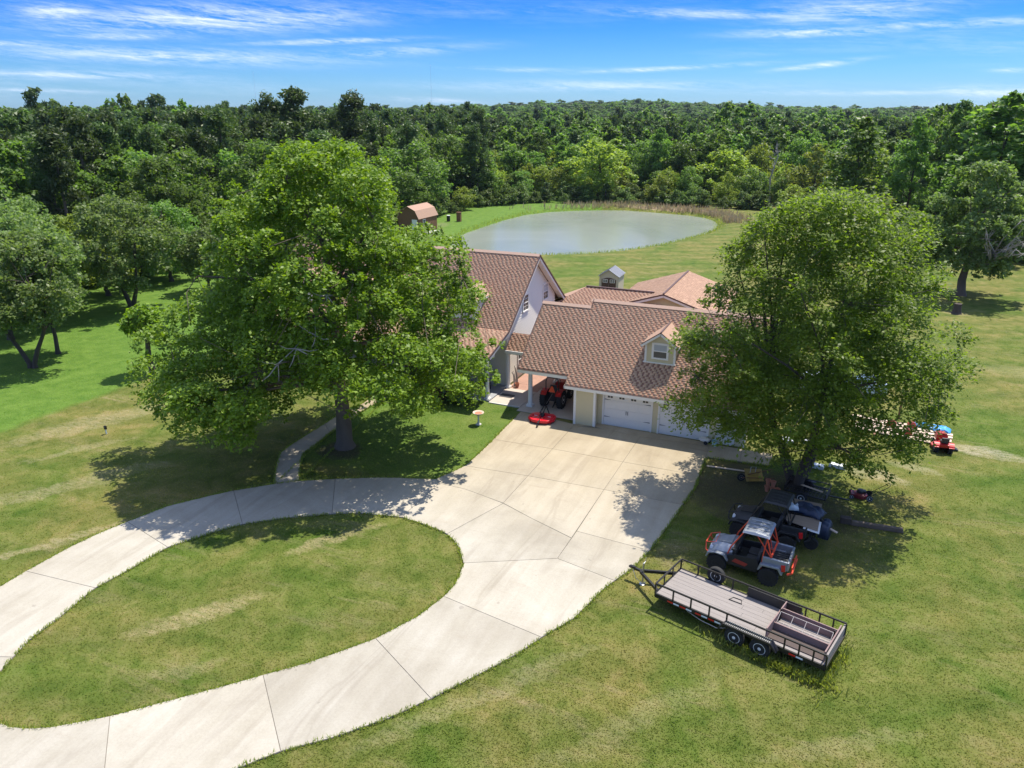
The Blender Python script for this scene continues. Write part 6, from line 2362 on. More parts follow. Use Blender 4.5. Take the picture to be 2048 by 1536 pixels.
def limbs(mb, base, fork, lobes, rs, r_trunk, k_limbs=9, twig=True, stems=1):
    """trunk, main limbs towards groups of lobes, branches to every lobe"""
    L_ = np.array(lobes)[:, :3]
    tips = []
    top = Vector(fork)
    b = Vector(base)
    ztop = L_[:, 2].max()
    if stems == 1:
        mid = b.lerp(top, 0.5) + Vector((rs.normal() * 0.1, rs.normal() * 0.1, 0))
        mb.tube([b + Vector((0, 0, -0.15)), b + Vector((0, 0, 0.35)), mid, top, top + (Vector((0, 0, ztop)) - Vector((0, 0, top.z))) * 0.6], [r_trunk * 1.75, r_trunk * 1.12, r_trunk, r_trunk * 0.8, r_trunk * 0.22], 12)
        starts = [top] * 3 + [top.lerp(Vector((top.x, top.y, ztop)), t) for t in (0.15, 0.3, 0.45)] + [b.lerp(top, 0.8)]
    else:
        starts = []
        for s in range(stems):
            a = 2 * math.pi * s / stems + 0.4
            lean = Vector((math.cos(a), math.sin(a), 0))
            p0 = b + lean * r_trunk * 1.1
            p1 = p0 + lean * 0.5 + Vector((0, 0, top.z * 0.5))
            p2 = p0 + lean * 1.3 + Vector((0, 0, top.z))
            p3 = p2 + lean * 1.2 + Vector((0, 0, (ztop - top.z) * 0.6))
            mb.tube([p0 + Vector((0, 0, -0.15)), p0 + Vector((0, 0, 0.3)), p1, p2, p3], [r_trunk * 1.3, r_trunk, r_trunk * 0.9, r_trunk * 0.7, r_trunk * 0.2], 10)
            starts += [p2, p2.lerp(p3, 0.35), p1.lerp(p2, 0.6)]
    idx_ = rs.permutation(len(L_))
    nodes = []
    for n_, i in enumerate(idx_[:k_limbs]):
        tgt = Vector(L_[i])
        st_ = min(starts, key=lambda s: (s - tgt).length + 3 * max(0, s.z - tgt.z + 0.2))
        m1 = st_.lerp(tgt, 0.45) + Vector((rs.normal() * 0.3, rs.normal() * 0.3, rs.uniform(0.1, 0.8)))
        r_ = r_trunk * rs.uniform(0.28, 0.42)
        mb.tube([st_, st_.lerp(m1, 0.5) + Vector((0, 0, 0.15)), m1, tgt], [r_, r_ * 0.85, r_ * 0.6, r_ * 0.25], 7)
        nodes += [(m1, r_ * 0.55), (tgt, r_ * 0.3), (st_.lerp(m1, 0.6), r_ * 0.7)]
    if twig:
        for i in idx_[k_limbs:]:
            tgt = Vector(L_[i])
            nd, r_ = min(nodes, key=lambda s: (s[0] - tgt).length)
            m1 = nd.lerp(tgt, 0.5) + Vector((rs.normal() * 0.2, rs.normal() * 0.2, rs.uniform(0, 0.3)))
            mb.tube([nd, m1, tgt], [r_ * 0.6, r_ * 0.4, 0.015], 5)


def tree_obj(name, loc, rz, label, crown_me, trunk_me, group=None, scale=(1, 1, 1), cat='tree'):
    t = empty(name, loc, rz, label, cat, group)
    t.scale = scale
    link('trunk', trunk_me, t)
    link('crown', crown_me, t)
    return t


def make_tree(kind, prof, n_lobes, n_leaves, leaf, seed, mat_, bark, r0, r1, fork_z, r_trunk, k_limbs=9, stems=1, spray=26, up=0.6, sx=1, sy=1, tight=0.17, aspect=0.62, fill=(0.3, 1.0), twig=True, extra=None, droop=0.0, flat=0.5, along_out=False, low=-0.45, ragged=0, cull=None):
    rs = np.random.RandomState(seed)
    lobes = envelope_lobes(prof, n_lobes, rs, r0, r1, fill, sx, sy)
    if ragged:       # boughs that stick out of the general outline
        zs_, rr_ = np.array([q_[0] for q_ in prof]), np.array([q_[1] for q_ in prof])
        for _ in range(ragged):
            z = rs.uniform(zs_[0] + 0.3, zs_[-1])
            a = rs.uniform(0, 6.283)
            R = np.interp(z, zs_, rr_) * rs.uniform(0.92, 1.10)
            r = rs.uniform(0.35, 0.65) * (r0 + r1) / 2.2
            lobes.append((R * math.cos(a) * sx, R * math.sin(a) * sy, z + rs.uniform(-0.1, 0.5), r, r * rs.uniform(0.6, 1.3)))
    if cull:
        lobes = [l_ for l_ in lobes if not cull(l_)]
    if extra:
        lobes += extra
    Cn, dj = crown_points(lobes, n_leaves, rs, spray, flat, tight, low)
    if droop:
        rad = np.hypot(Cn[:, 0], Cn[:, 1])
        Cn[:, 2] -= droop * np.clip(rad / rad.max(), 0, 1) ** 3
    Cn[:, 2] = np.maximum(Cn[:, 2], 0.12)
    V, F = leaf_quads(Cn, leaf, rs, up, aspect, dj * 0.6, along=(unit(dj + np.array([0, 0, -0.2])) if along_out else None))
    crown = fast_mesh(kind + '_crown', V, F, mat_)
    mb = MB()
    limbs(mb, (0, 0, 0), (0, 0, fork_z), lobes, rs, r_trunk, k_limbs, twig, stems)
    trunk = mb.mesh(kind + '_trunk', bark, smooth=True)
    return crown, trunk, lobes


# --- the big spreading tree on the front lawn --------------------------------------------
ax = D(23.7)
prof = [(2.6, 5.8), (3.8, 7.6), (5.2, 8.1), (7.0, 7.6), (9.0, 6.5), (11.0, 5.9), (12.8, 5.0), (14.2, 3.4), (15.2, 1.6)]
ca, ta, lob = make_tree('big_tree', prof, 190, 165000, 0.19, 11, LM['gum'], M['bark'], 0.9, 1.6, 3.4, 0.40, 20, spray=24, up=0.9, fill=(0.25, 1.0), tight=0.17, sx=1.0, sy=0.9, ragged=75, low=-0.25, cull=lambda l_: (l_[1] < -1.0 and l_[2] - l_[4] < 3.3 and l_[0] > -3.2) or (l_[0] > 0.7 and l_[2] - l_[4] < 2.4 and l_[0] < 6) or (l_[0] > 3.6 and l_[2] > 11.4),
                        extra=[(-9.3, -1.0, 4.6, 1.3, 0.9), (-9.6, 0.6, 5.8, 1.3, 0.9), (-8.6, -2.2, 3.6, 1.3, 0.9), (6.9, -0.6, 3.3, 1.1, 0.7), (6.6, 0.5, 4.4, 1.2, 0.9), (0.6, 0.0, 15.0, 1.0, 0.8), (5.9, 0.4, 10.6, 1.2, 0.9), (6.9, 1.5, 8.0, 1.2, 0.9),
                                (-3.4, -5.7, 2.9, 1.0, 0.8),  (-4.6, -5.6, 3.6, 1.2, 0.8), (-5.8, -4.8, 3.2, 1.2, 0.8), (-6.8, -3.6, 3.4, 1.3, 0.9), (-7.8, -2.0, 3.6, 1.3, 0.9), (-7.0, -4.0, 4.8, 1.3, 0.9), (-5.2, -5.8, 5.0, 1.3, 0.9), (-3.0, -6.2, 4.6, 1.3, 0.9), (-8.6, 0.2, 4.4, 1.2, 0.9), (4.6, -3.6, 3.9, 1.2, 0.8)])
big = tree_obj('shade_tree', (-23.37, 30.31, 0), ax, 'large bright green spreading tree on the front lawn between house and drive', ca, ta)
# bare grey twigs inside the crown
mb = MB()
rs = np.random.RandomState(2)
for (x, y, z_) in ((-0.4, -5.6, 7.4), (-1.2, -5.9, 6.8), (0.4, -5.2, 7.9), (0.9, -4.6, 9.6)):
    p = Vector((x, y, z_))
    for k in range(5):
        d_ = Vector((rs.normal(), rs.normal() * 0.6 - 0.5, rs.normal() * 0.6)).normalized() * rs.uniform(0.7, 1.5)
        mb.tube([p + Vector((0, 1.6, -0.4)), p, p + d_ * 0.6, p + d_ + Vector((0, 0, 0.15))], [0.05, 0.03, 0.018, 0.008], 5)
o = mb.build('dead_twigs', M['deadwood'], big)

# --- the elm by the parked vehicles -----------------------------------------------------------
prof = [(2.3, 3.4), (3.2, 4.8), (4.8, 5.4), (7.2, 5.5), (9.2, 4.9), (11.0, 4.1), (12.4, 3.4), (13.4, 2.0)]
cb, tb, lob = make_tree('elm', prof, 115, 128000, 0.165, 21, LM['elm'], M['bark_dark'], 0.8, 1.55, 3.2, 0.24, 20, stems=3, spray=22, up=1.1, fill=(0.12, 1.0), tight=0.21, aspect=0.55, droop=0.6, flat=0.9, along_out=True, ragged=130, low=-0.3, cull=lambda l_: (l_[1] < -1.5 and l_[2] - l_[4] < 2.9 and l_[0] > -3.5) or (l_[0] > 1.5 and l_[1] < 0.6 and l_[2] - l_[4] < 3.7) or (l_[0] > 3.6 and l_[2] - l_[4] < 4.4),
                        extra=[(5.6, 0.3, 4.6, 1.0, 0.7), (6.3, 0.0, 6.4, 1.1, 0.8), (-5.7, 0.3, 4.4, 1.1, 0.7), (-5.2, 0.9, 3.6, 1.0, 0.6), (-5.0, -1.6, 4.5, 1.0, 0.7), (-4.4, 0.3, 5.2, 1.1, 0.8), (-4.2, -2.6, 4.0, 0.9, 0.6), (3.9, -1.8, 2.9, 0.9, 0.6)])
elm = tree_obj('elm_tree', (-0.25, 35.25, 0), ax, 'tall feathery light green elm with several trunks beside the parked vehicles', cb, tb)

# --- dark oak with dead branches at right --------------------------------------------------------
prof = [(2.6, 3.6), (4.5, 5.2), (7, 5.4), (9.3, 4.6), (11.2, 3.0), (12.2, 1.2)]
cc, tc2, _ = make_tree('oak', prof, 60, 26000, 0.36, 31, LM['oak'], M['bark'], 0.9, 1.7, 3.0, 0.38, 12, spray=20, fill=(0.3, 1.0), ragged=25)
oak = tree_obj('oak_tree', (12.0, 85.2, 0), 0.3, 'rounded grey green oak with bare dead branches on its front at right', cc, tc2)
mb = MB()
rs = np.random.RandomState(4)
for k in range(16):
    a0 = Vector((0.5, -3.4, 3.6 + rs.rand() * 1.5))
    d_ = Vector((rs.normal() * 1.2 + 0.3, -1.6, abs(rs.normal()) * 1.2 + 0.3)).normalized()
    L_ = rs.uniform(2.0, 4.6)
    p1 = a0 + d_ * L_ * 0.5 + Vector((0, 0, 0.3))
    p2 = a0 + d_ * L_ + Vector((rs.normal() * 0.5, 0, 0.8))
    mb.tube([Vector((0.2, -0.5, 2.8)), a0, p1, p2], [0.12, 0.09, 0.05, 0.015], 5)
    for j in range(4):
        q_ = p1.lerp(p2, rs.rand())
        e_ = Vector((rs.normal(), -0.4 + rs.normal() * 0.3, rs.normal() * 0.8)).normalized() * rs.uniform(0.5, 1.3)
        mb.tube([q_, q_ + e_ * 0.6, q_ + e_], [0.03, 0.02, 0.008], 4)
db = mb.build('dead_branches', M['deadwood'], oak)

# --- single trees on the left lawn -----------------------------------------------------------------
left = [  # x, y, crown profile, seed, label, mat, leaf count, trunk radius
    (-52.0, 32.4, [(3.0, 2.2), (4.6, 3.7), (6.4, 4.0), (8.2, 3.0), (9.3, 1.2)], 41, 'twin-trunked grey green tree at the far left edge of the bright lawn', 'oak', 15000, 0.17, 2),
    (-53.4, 35.4, [(3.0, 2.0), (5.0, 3.0), (7.2, 3.0), (8.8, 1.2)], 42, 'slim tree standing just behind the twin-trunked one', 'oak', 13000, 0.14, 1),
    (-59.4, 47.3, [(2.6, 3.2), (4.4, 4.9), (6.4, 5.0), (8.3, 3.6), (9.6, 1.3)], 43, 'wide arching tree with forked pale limbs on the left lawn', 'oak', 20000, 0.22, 2),
    (-43.2, 35.1, [(2.4, 0.6), (3.1, 1.0), (3.8, 0.9), (4.3, 0.4)], 44, 'small tree with bare lower trunk beside the left skirt of the big tree', 'gum', 5000, 0.20, 1),
    (-62.0, 40.0, [(2.2, 2.8), (4.5, 4.2), (7.0, 3.8), (8.8, 1.5)], 45, 'grey green tree behind the twin-trunked one toward the utility pole', 'oak', 15000, 0.2, 1),
    (-66.5, 50.5, [(1.5, 2.4), (4.0, 3.9), (6.5, 3.4), (8.2, 1.2)], 46, 'bright yellow green tree between utility pole and arching tree', 'bright', 15000, 0.2, 1),
    (-70.5, 62.5, [(2.0, 3.5), (5.0, 5.4), (8.2, 5.0), (10.8, 3.2), (12.2, 1.0)], 47, 'large smooth dark green domed tree left of the big tree', 'broad', 26000, 0.3, 2),
    (-58.5, 56.0, [(1.5, 1.8), (3.4, 2.8), (5.2, 2.0), (6.0, 0.8)], 48, 'low leafy tree at the lawn end behind the arching tree', 'oak', 9000, 0.14, 1),
]
left += [
    (-67.0, 43.0, [(1.5, 3.0), (4.2, 4.8), (7.0, 4.2), (9.4, 1.6)], 49, 'broad grey green tree under the utility pole', 'oak', 17000, 0.2, 2),
    (-60.5, 36.5, [(2.2, 2.6), (4.4, 4.0), (6.8, 3.4), (8.4, 1.2)], 50, 'grey green tree left of the twin-trunked one, cut by the picture edge', 'oak', 15000, 0.2, 1),
    (-66.0, 58.0, [(1.2, 2.6), (3.6, 4.2), (6.0, 3.6), (8.0, 1.4)], 51, 'leafy mid green tree in front of the dark domed tree', 'broad', 14000, 0.2, 1),
    (-63.5, 66.5, [(1.0, 2.2), (3.2, 3.4), (5.4, 2.8), (6.8, 1.0)], 52, 'low leafy tree right of the dark domed tree', 'oak', 10000, 0.2, 1),
]
for x, y, prof, sd_, lb, mk, nl, rt, stm in left:
    c1, t1, _ = make_tree('lawn_tree', prof, 46, nl, 0.27, sd_, LM[mk], M['bark_dark'], 0.6, 1.25, prof[0][0] * 0.9, rt, 9, stems=stm, spray=18, fill=(0.15, 1.0), tight=0.24, flat=0.8, ragged=22)
    tree_obj('lawn_tree', (x, y, 0), sd_ * 1.3, lb, c1, t1)

# --- shrubs by the house ------------------------------------------------------------------------------
sprof = [(0.2, 0.75), (0.7, 1.0), (1.2, 0.8), (1.6, 0.3)]
shr = {}
for nm_, mk in (('green', 'shrub'), ('purple', 'purple')):
    c1, t1, _ = make_tree('shrub', sprof, 16, 2600, 0.14, 51, LM[mk], M['bark_dark'], 0.3, 0.5, 0.3, 0.04, 4, spray=12, fill=(0.1, 1.0))
    shr[nm_] = (c1, t1)
for k, (x, y, s, kind, lb) in enumerate((
        (-20.6, 38.6, 1.15, 'green', 'rounded green shrub at the porch corner nearest the column'), (-22.2, 38.3, 1.0, 'purple', 'dusky purple shrub beside the porch corner shrub'),
        (-23.9, 38.6, 1.1, 'green', 'green shrub between purple shrub and walk end'), (-28.2, 38.6, 1.1, 'purple', 'purple shrub left of the walk under the big tree'),
        (-30.4, 38.7, 1.2, 'green', 'green shrub along the porch left of the walk'), (-33.0, 38.6, 1.1, 'green', 'green shrub near the left porch windows'), (-35.8, 38.6, 1.2, 'green', 'green shrub at the far left porch corner'))):
    tree_obj('shrub', (x, y, 0), k * 1.1, lb, shr[kind][0], shr[kind][1], 'shrubs along the porch', (s, s, s), cat='shrub')

# --- forest ---------------------------------------------------------------------------------------------
def low_tree(kind, seed, H, W_, mk, n_leaves, leaf, n_lobes=22):
    rs = np.random.RandomState(seed)
    mb = MB()
    if kind == 'pine':
        lobes = []
        z = H * rs.uniform(0.30, 0.42)
        while z < H - 0.4:
            t = (z - H * 0.3) / (H * 0.7)
            R = W_ * 0.5 * (0.55 + 0.9 * t * (1 - t) * 2) * (1 - 0.45 * t)
            for _ in range(3):
                a = rs.uniform(0, 6.28)
                q = R * rs.uniform(0.25, 0.95)
                r = rs.uniform(0.55, 1.05) * W_ / 6.5
                lobes.append((q * math.cos(a), q * math.sin(a), z + rs.normal() * 0.3, r, r * 0.55))
            z += H * 0.055
        lobes.append((0, 0, H - 0.5, 0.8, 0.7))
        Cn, dj = crown_points(lobes, n_leaves, rs, 12, 0.8, 0.33, low=-0.9)
        V, F = leaf_quads(Cn, leaf, rs, 0.3, 0.42, dj * 0.3)
        mb.tube([(0, 0, -0.5), (rs.normal() * 0.15, 0, H * 0.5), (0, 0, H - 0.5)], [0.24, 0.17, 0.05], 7)
        for L_ in lobes[::2]:
            mb.tube([(0, 0, L_[2] - 0.4), (L_[0], L_[1], L_[2])], [0.06, 0.02], 4)
    else:
        if kind == 'tall':
            prof = [(H * 0.25, W_ * 0.28), (H * 0.5, W_ * 0.46), (H * 0.75, W_ * 0.42), (H * 0.93, W_ * 0.22), (H, 0.3)]
        elif kind == 'cone':
            prof = [(0.3, W_ * 0.45), (H * 0.3, W_ * 0.5), (H * 0.6, W_ * 0.33), (H * 0.85, W_ * 0.14), (H, 0.1)]
        elif kind == 'bush':
            prof = [(0.2, W_ * 0.42), (H * 0.4, W_ * 0.5), (H * 0.8, W_ * 0.34), (H, 0.3)]
        else:
            prof = [(H * 0.12, W_ * 0.36), (H * 0.4, W_ * 0.5), (H * 0.7, W_ * 0.45), (H * 0.92, W_ * 0.24), (H, 0.3)]
        r = W_ * 0.15
        lobes = envelope_lobes(prof, n_lobes, rs, r * 0.6, r * 1.45, (0.1, 1.0))
        zs_, rr_ = np.array([q_[0] for q_ in prof]), np.array([q_[1] for q_ in prof])
        for _ in range(n_lobes // 2):
            z = rs.uniform(zs_[0], zs_[-1])
            a = rs.uniform(0, 6.283)
            R = np.interp(z, zs_, rr_) * rs.uniform(0.95, 1.18)
            lobes.append((R * math.cos(a), R * math.sin(a), z, r * 0.5, r * rs.uniform(0.4, 0.7)))
        Cn, dj = crown_points(lobes, n_leaves, rs, 14, 0.6, 0.24)
        V, F = leaf_quads(Cn, leaf, rs, 0.7, 0.7, dj * 0.6)
        mb.tube([(0, 0, -0.5), (rs.normal() * 0.2, rs.normal() * 0.2, H * 0.4), (0, 0, H * 0.8)], [0.20, 0.14, 0.04], 7)
        for L_ in lobes[::4]:
            mb.tube([(0, 0, min(L_[2] * 0.7, H * 0.5)), (L_[0], L_[1], L_[2])], [0.07, 0.02], 4)
    return fast_mesh(kind + '_crown', V, F, LM[mk]), mb.mesh(kind + '_trunk', M['bark'] if kind == 'pine' else M['bark_dark'], smooth=True)


KINDS_ = {
    'pine': ('pine_tree', [low_tree('pine', 100 + i, 16, 6.4, 'pine', 5200, 0.50) for i in range(5)], 16.0, 'pine tree'),
    'round': ('leafy_tree', [low_tree('round', 120 + i, 12, 9.0, 'broad', 6800, 0.44, 30) for i in range(4)], 12.0, 'tree'),
    'tall': ('leafy_tree', [low_tree('tall', 140 + i, 15, 7.5, 'broad', 6200, 0.44, 28) for i in range(3)], 15.0, 'tree'),
    'bright': ('willow_tree', [low_tree('round', 160 + i, 9, 7.5, 'bright', 6000, 0.36, 26) for i in range(3)], 9.0, 'tree'),
    'cone': ('young_pine', [low_tree('cone', 180 + i, 6, 4.0, 'pine', 3400, 0.34, 24) for i in range(2)], 6.0, 'young pine'),
    'bush': ('wild_shrub', [low_tree('bush', 190 + i, 3.2, 4.2, 'shrub', 2800, 0.28, 16) for i in range(3)], 3.2, 'shrub'),
}
CLEAR = [(-73, -80), (-74.5, 40), (-73, 52), (-71, 58), (-70.5, 66), (-66.5, 70), (-68, 80), (-66.5, 111), (-65.5, 121), (-66, 132), (-58, 143), (-46, 149), (-33, 150), (-18, 148), (-9, 150), (-5, 147), (5, 141), (11, 118), (13, 111), (21, 108), (28, 100), (34, 88), (46, 60), (60, 20), (60, -80)]
rs = np.random.RandomState(77)
cam_az = -23.7


def in_view(x, y, m_=6):
    a = math.degrees(math.atan2(x, y)) - cam_az
    return -35.5 - m_ < a < 35.5 + m_


def forest_kind(x, y, e, rs):
    az_ = math.degrees(math.atan2(x, y))
    u = rs.rand()
    if -26 < az_ < 4.5 and y > 130:
        # wet ground beyond the pond: shrubs, willows, then woods stepping up
        if e < 5:
            return ('bush', rs.uniform(2.4, 4.0)) if u < 0.75 else ('cone', rs.uniform(3.5, 5.5))
        if e < 16:
            return ('bright', rs.uniform(4.5, 7.5)) if u < 0.5 else (('cone', rs.uniform(5, 8)) if u < 0.7 else ('round', rs.uniform(5, 8)))
        if e < 38:
            return ('bright', rs.uniform(7, 10.5)) if u < 0.34 else (('round', rs.uniform(8, 11.5)) if u < 0.75 else ('tall', rs.uniform(10, 15.5)))
        return ('pine', rs.uniform(12, 16.5)) if u < 0.3 else (('round', rs.uniform(10, 13.5)) if u < 0.7 else ('tall', rs.uniform(11.5, 15)))
    if az_ >= 4.5:
        if e < 5:
            return ('round', rs.uniform(7, 11)) if u < 0.6 else ('tall', rs.uniform(10, 14))
        return ('tall', rs.uniform(15, 18.5)) if u < 0.55 else (('pine', rs.uniform(15, 19)) if u < 0.8 else ('round', rs.uniform(12, 15)))
    # left and centre: pine woods with a leafy edge
    if e < 4:
        return ('round', rs.uniform(5, 8.5)) if u < 0.55 else (('bush', rs.uniform(2.5, 4.5)) if u < 0.8 else ('bright', rs.uniform(5, 8)))
    if e < 14:
        return ('round', rs.uniform(8.5, 13)) if u < 0.62 else (('pine', rs.uniform(12, 16)) if u < 0.85 else ('tall', rs.uniform(11, 14)))
    return ('pine', rs.uniform(14.0, 18.0)) if u < 0.66 else (('round', rs.uniform(11, 14)) if u < 0.86 else ('tall', rs.uniform(13, 16)))


KEY = [  # x, y, kind, height, width scale, label
    (-93.0, 107.0, 'pine', 20.3, 1.0, 'tall pine breaking the skyline, left one of the pair near the centre left'),
    (-88.6, 109.0, 'pine', 21.0, 1.25, 'tall broad-topped pine breaking the skyline right of its slimmer twin'),
    (-84.0, 119.5, 'pine', 20.6, 1.2, 'broad-topped tall pine standing alone on the skyline left of centre'),
    (0.9, 113.2, 'tall', 16.2, 1.1, 'tall dark leafy tree right of the pond, left one of two'),
    (8.3, 124.0, 'tall', 16.3, 0.8, 'slim dark tree tower right of the pond, its light gaps showing'),
    (17.6, 114.5, 'tall', 19.0, 1.5, 'huge leafy tree rising above the skyline at right'),
    (24.0, 121.0, 'round', 18.5, 1.2, 'large leafy tree at the right edge of the picture'),
    (26.5, 112.0, 'pine', 17.5, 1.4, 'dark heavy pine at the right border behind the oak'),
    (-48.0, 154.0, 'bright', 12.8, 1.25, 'tall fountain-shaped yellow green willow behind the pond'),
    (-24.0, 166.0, 'bright', 10.5, 1.4, 'wide yellow green willow right of the fountain-shaped one'),
    (-6.0, 160.0, 'bright', 10.8, 1.1, 'narrow yellow green willow near the right end of the pond woods'),
    (-69.5, 117.0, 'round', 11.5, 1.2, 'dense dark glossy tree directly right of the barn shed'),
    (-66.5, 108.0, 'round', 8.0, 1.0, 'dark leafy tree close behind the barn shed'),
    (-76.5, 86.0, 'round', 12.5, 1.1, 'mid green rounded tree behind the big lawn tree crown'),
    (6.5, 104.0, 'bush', 5.0, 1.6, 'broad low thicket between elm and oak'),
]


def where(x, y):
    a = math.degrees(math.atan2(x, y))
    e = float(signed(np.array([x]), np.array([y]), CLEAR)[0])
    reg = ('at the far left', 'above the big lawn tree', 'behind the barn shed', 'straight behind the pond', 'between pond and elm top', 'above the elm', 'at the far right')
    i = sum(a > t for t in (-49, -37, -28, -19, -10, 3))
    rank = 'front rank of the woods' if e < 7 else ('second rank of the woods' if e < 20 else ('third rank of the woods' if e < 36 else 'deep woods'))
    return rank + ' ' + reg[i]


KLAB = {'pine': 'dark pine', 'round': 'rounded broadleaf tree', 'tall': 'tall broadleaf tree', 'bright': 'light yellow green tree', 'cone': 'young conical pine', 'bush': 'wild shrub'}


def put_tree(kind, h, x, y, rzz, wsc=1.0, label=None, group=None, parts=True):
    nm_, vs_, H_, cat_ = KINDS_[kind]
    cm, tm = vs_[rs.randint(len(vs_))]
    s = h / H_
    z = float(gh(np.array([x]), np.array([y]))[0])
    sw_ = s ** 0.55 * wsc * rs.uniform(0.95, 1.15) if kind != 'bush' else s * wsc
    if kind in ('round', 'bright'):
        sw_ = s ** 0.8 * wsc * rs.uniform(0.95, 1.15)
    if kind == 'bush':
        group = 'wild shrubs along the edge of the woods'
    t = empty(nm_, (x, y, z - 0.1), rzz, label or ('%s %s, %s' % ('small' if h < H_ * 0.75 else ('tall' if h > H_ * 1.1 else 'middling'), KLAB[kind].replace('tall ', ''), where(x, y))), cat_, group)
    t.scale = (sw_, sw_, s)
    link('crown', cm, t)
    if kind != 'bush':
        link('trunk', tm, t)
    return t


for x, y, k, h, w_, lb in KEY:
    put_tree(k, h, x, y, rs.uniform(0, 6.28), w_, lb)
cand = []
for gx_ in np.arange(-190, 90, 5.4):
    for gy_ in np.arange(30, 240, 5.4):
        x, y = gx_ + rs.uniform(-2.3, 2.3), gy_ + rs.uniform(-2.3, 2.3)
        if not in_view(x, y):
            continue
        cand.append((x, y))
cand = np.array(cand)
sg = signed(cand[:, 0], cand[:, 1], CLEAR)
near, rest = [], []
keyxy = np.array([(a[0], a[1]) for a in KEY])
for (x, y), e in zip(cand, sg):
    if e < 0.5:
        continue
    if np.min(np.hypot(keyxy[:, 0] - x, keyxy[:, 1] - y)) < 3.6:
        continue
    near.append((math.hypot(x, y), x, y, e))
near.sort()
# a denser low fringe along the edge
fringe = []
for i in range(len(CLEAR) - 1):
    a, b = np.array(CLEAR[i]), np.array(CLEAR[i + 1])
    L_ = np.linalg.norm(b - a)
    for t in np.arange(0, 1, 3.0 / L_):
        p = a + (b - a) * t
        if p[1] < 40 or not in_view(p[0], p[1], 3):
            continue
        fringe.append((p[0] + rs.normal() * 0.8, p[1] + rs.normal() * 0.8 + 0.8))
nfr = 0
for x, y in fringe:
    az_ = math.degrees(math.atan2(x, y))
    u = rs.rand()
    k = 'bush' if u < 0.66 else ('cone' if u < 0.86 else 'bright')
    h = {'bush': rs.uniform(1.8, 3.6), 'cone': rs.uniform(3, 5), 'bright': rs.uniform(3.5, 5.5)}[k]
    put_tree(k, h, x, y, rs.uniform(0, 6.28), 1.1, group='young growth along the edge of the woods', label=None if k == 'bush' else '%s, %s' % ({'cone': 'outermost dark pine sapling', 'bright': 'outermost pale green sapling'}[k], where(x, y)))
    nfr += 1
# the ones that show: edge ranks first
near.sort(key=lambda q_: q_[3] * 1.2 + q_[0] * 0.35)
N_IND = 285
for n_, (d_, x, y, e) in enumerate(near[:N_IND]):
    k, h = forest_kind(x, y, e, rs)
    put_tree(k, h, x, y, rs.uniform(0, 6.28), group='trees of the surrounding woods')
rest = near[N_IND:]

# bare pale snags among the living trees
for k_, (x, y, h, lb) in enumerate(((-83.0, 73.0, 11.5, 'bare pale dead snag in the dark pines above the big lawn tree'), (-40.0, 168.0, 12.0, 'pale dead tree standing in the woods right of the fountain-shaped willow'),
                                    (-84.0, 98.0, 12.5, 'thin dead snag between the skyline pines and the barn shed'), (-14.0, 163.0, 12.0, 'thin pale snag above the right end of the pond'))):
    r_ = np.random.RandomState(60 + k_)
    mb = MB()
    mb.tube([(0, 0, -0.3), (r_.normal() * 0.2, 0, h * 0.4), (r_.normal() * 0.5, 0.2, h * 0.75), (r_.normal() * 0.8, 0, h)], [0.22, 0.17, 0.10, 0.02], 7)
    sn = empty('dead_tree', (x, y, float(gh(np.array([x]), np.array([y]))[0])), 0, lb, 'dead tree')
    link('trunk', mb.mesh('snag_trunk', M['deadwood'], smooth=True), sn)
    mb = MB()
    for j in range(13):
        z_ = h * r_.uniform(0.35, 0.95)
        d_ = Vector((r_.normal(), r_.normal(), 0.5 + r_.rand())).normalized() * r_.uniform(1.0, 2.6) * (1.2 - z_ / h * 0.7)
        p0 = Vector((0, 0, z_))
        mb.tube([p0, p0 + d_ * 0.5 + Vector((0, 0, -0.1)), p0 + d_], [0.07, 0.05, 0.015], 5)
        mb.tube([p0 + d_ * 0.5, p0 + d_ * 0.7 + Vector((r_.normal() * 0.4, r_.normal() * 0.4, 0.5))], [0.035, 0.01], 4)
    link('branches', mb.mesh('snag_branches', M['deadwood'], smooth=True), sn)

# everything farther: one object, instances on points
pts, pk_, ps_, pw_ = [], [], [], []
order = ['pine', 'round', 'tall', 'bright']
hid = bpy.data.collections.new('woods_kinds')
lowp = {
    'pine': low_tree('pine', 201, 16, 6.4, 'pine', 1500, 0.95), 'round': low_tree('round', 202, 12, 9.0, 'broad', 1700, 0.9, 18),
    'tall': low_tree('tall', 203, 15, 7.5, 'broad', 1600, 0.9, 18), 'bright': low_tree('round', 204, 9, 7.5, 'bright', 1500, 0.8, 16)}
for i, k in enumerate(order):
    o = bpy.data.objects.new('%d_%s' % (i, k), lowp[k][0])
    hid.objects.link(o)
for d_, x, y, e in rest:
    k, h = forest_kind(x, y, e, rs)
    if k not in order:
        k = 'round'
        h = max(h, 8)
    pts.append((x, y))
    pk_.append(order.index(k))
    ps_.append(h / KINDS_[k][2])
    pw_.append((h / KINDS_[k][2]) ** 0.6)
r = 205.0
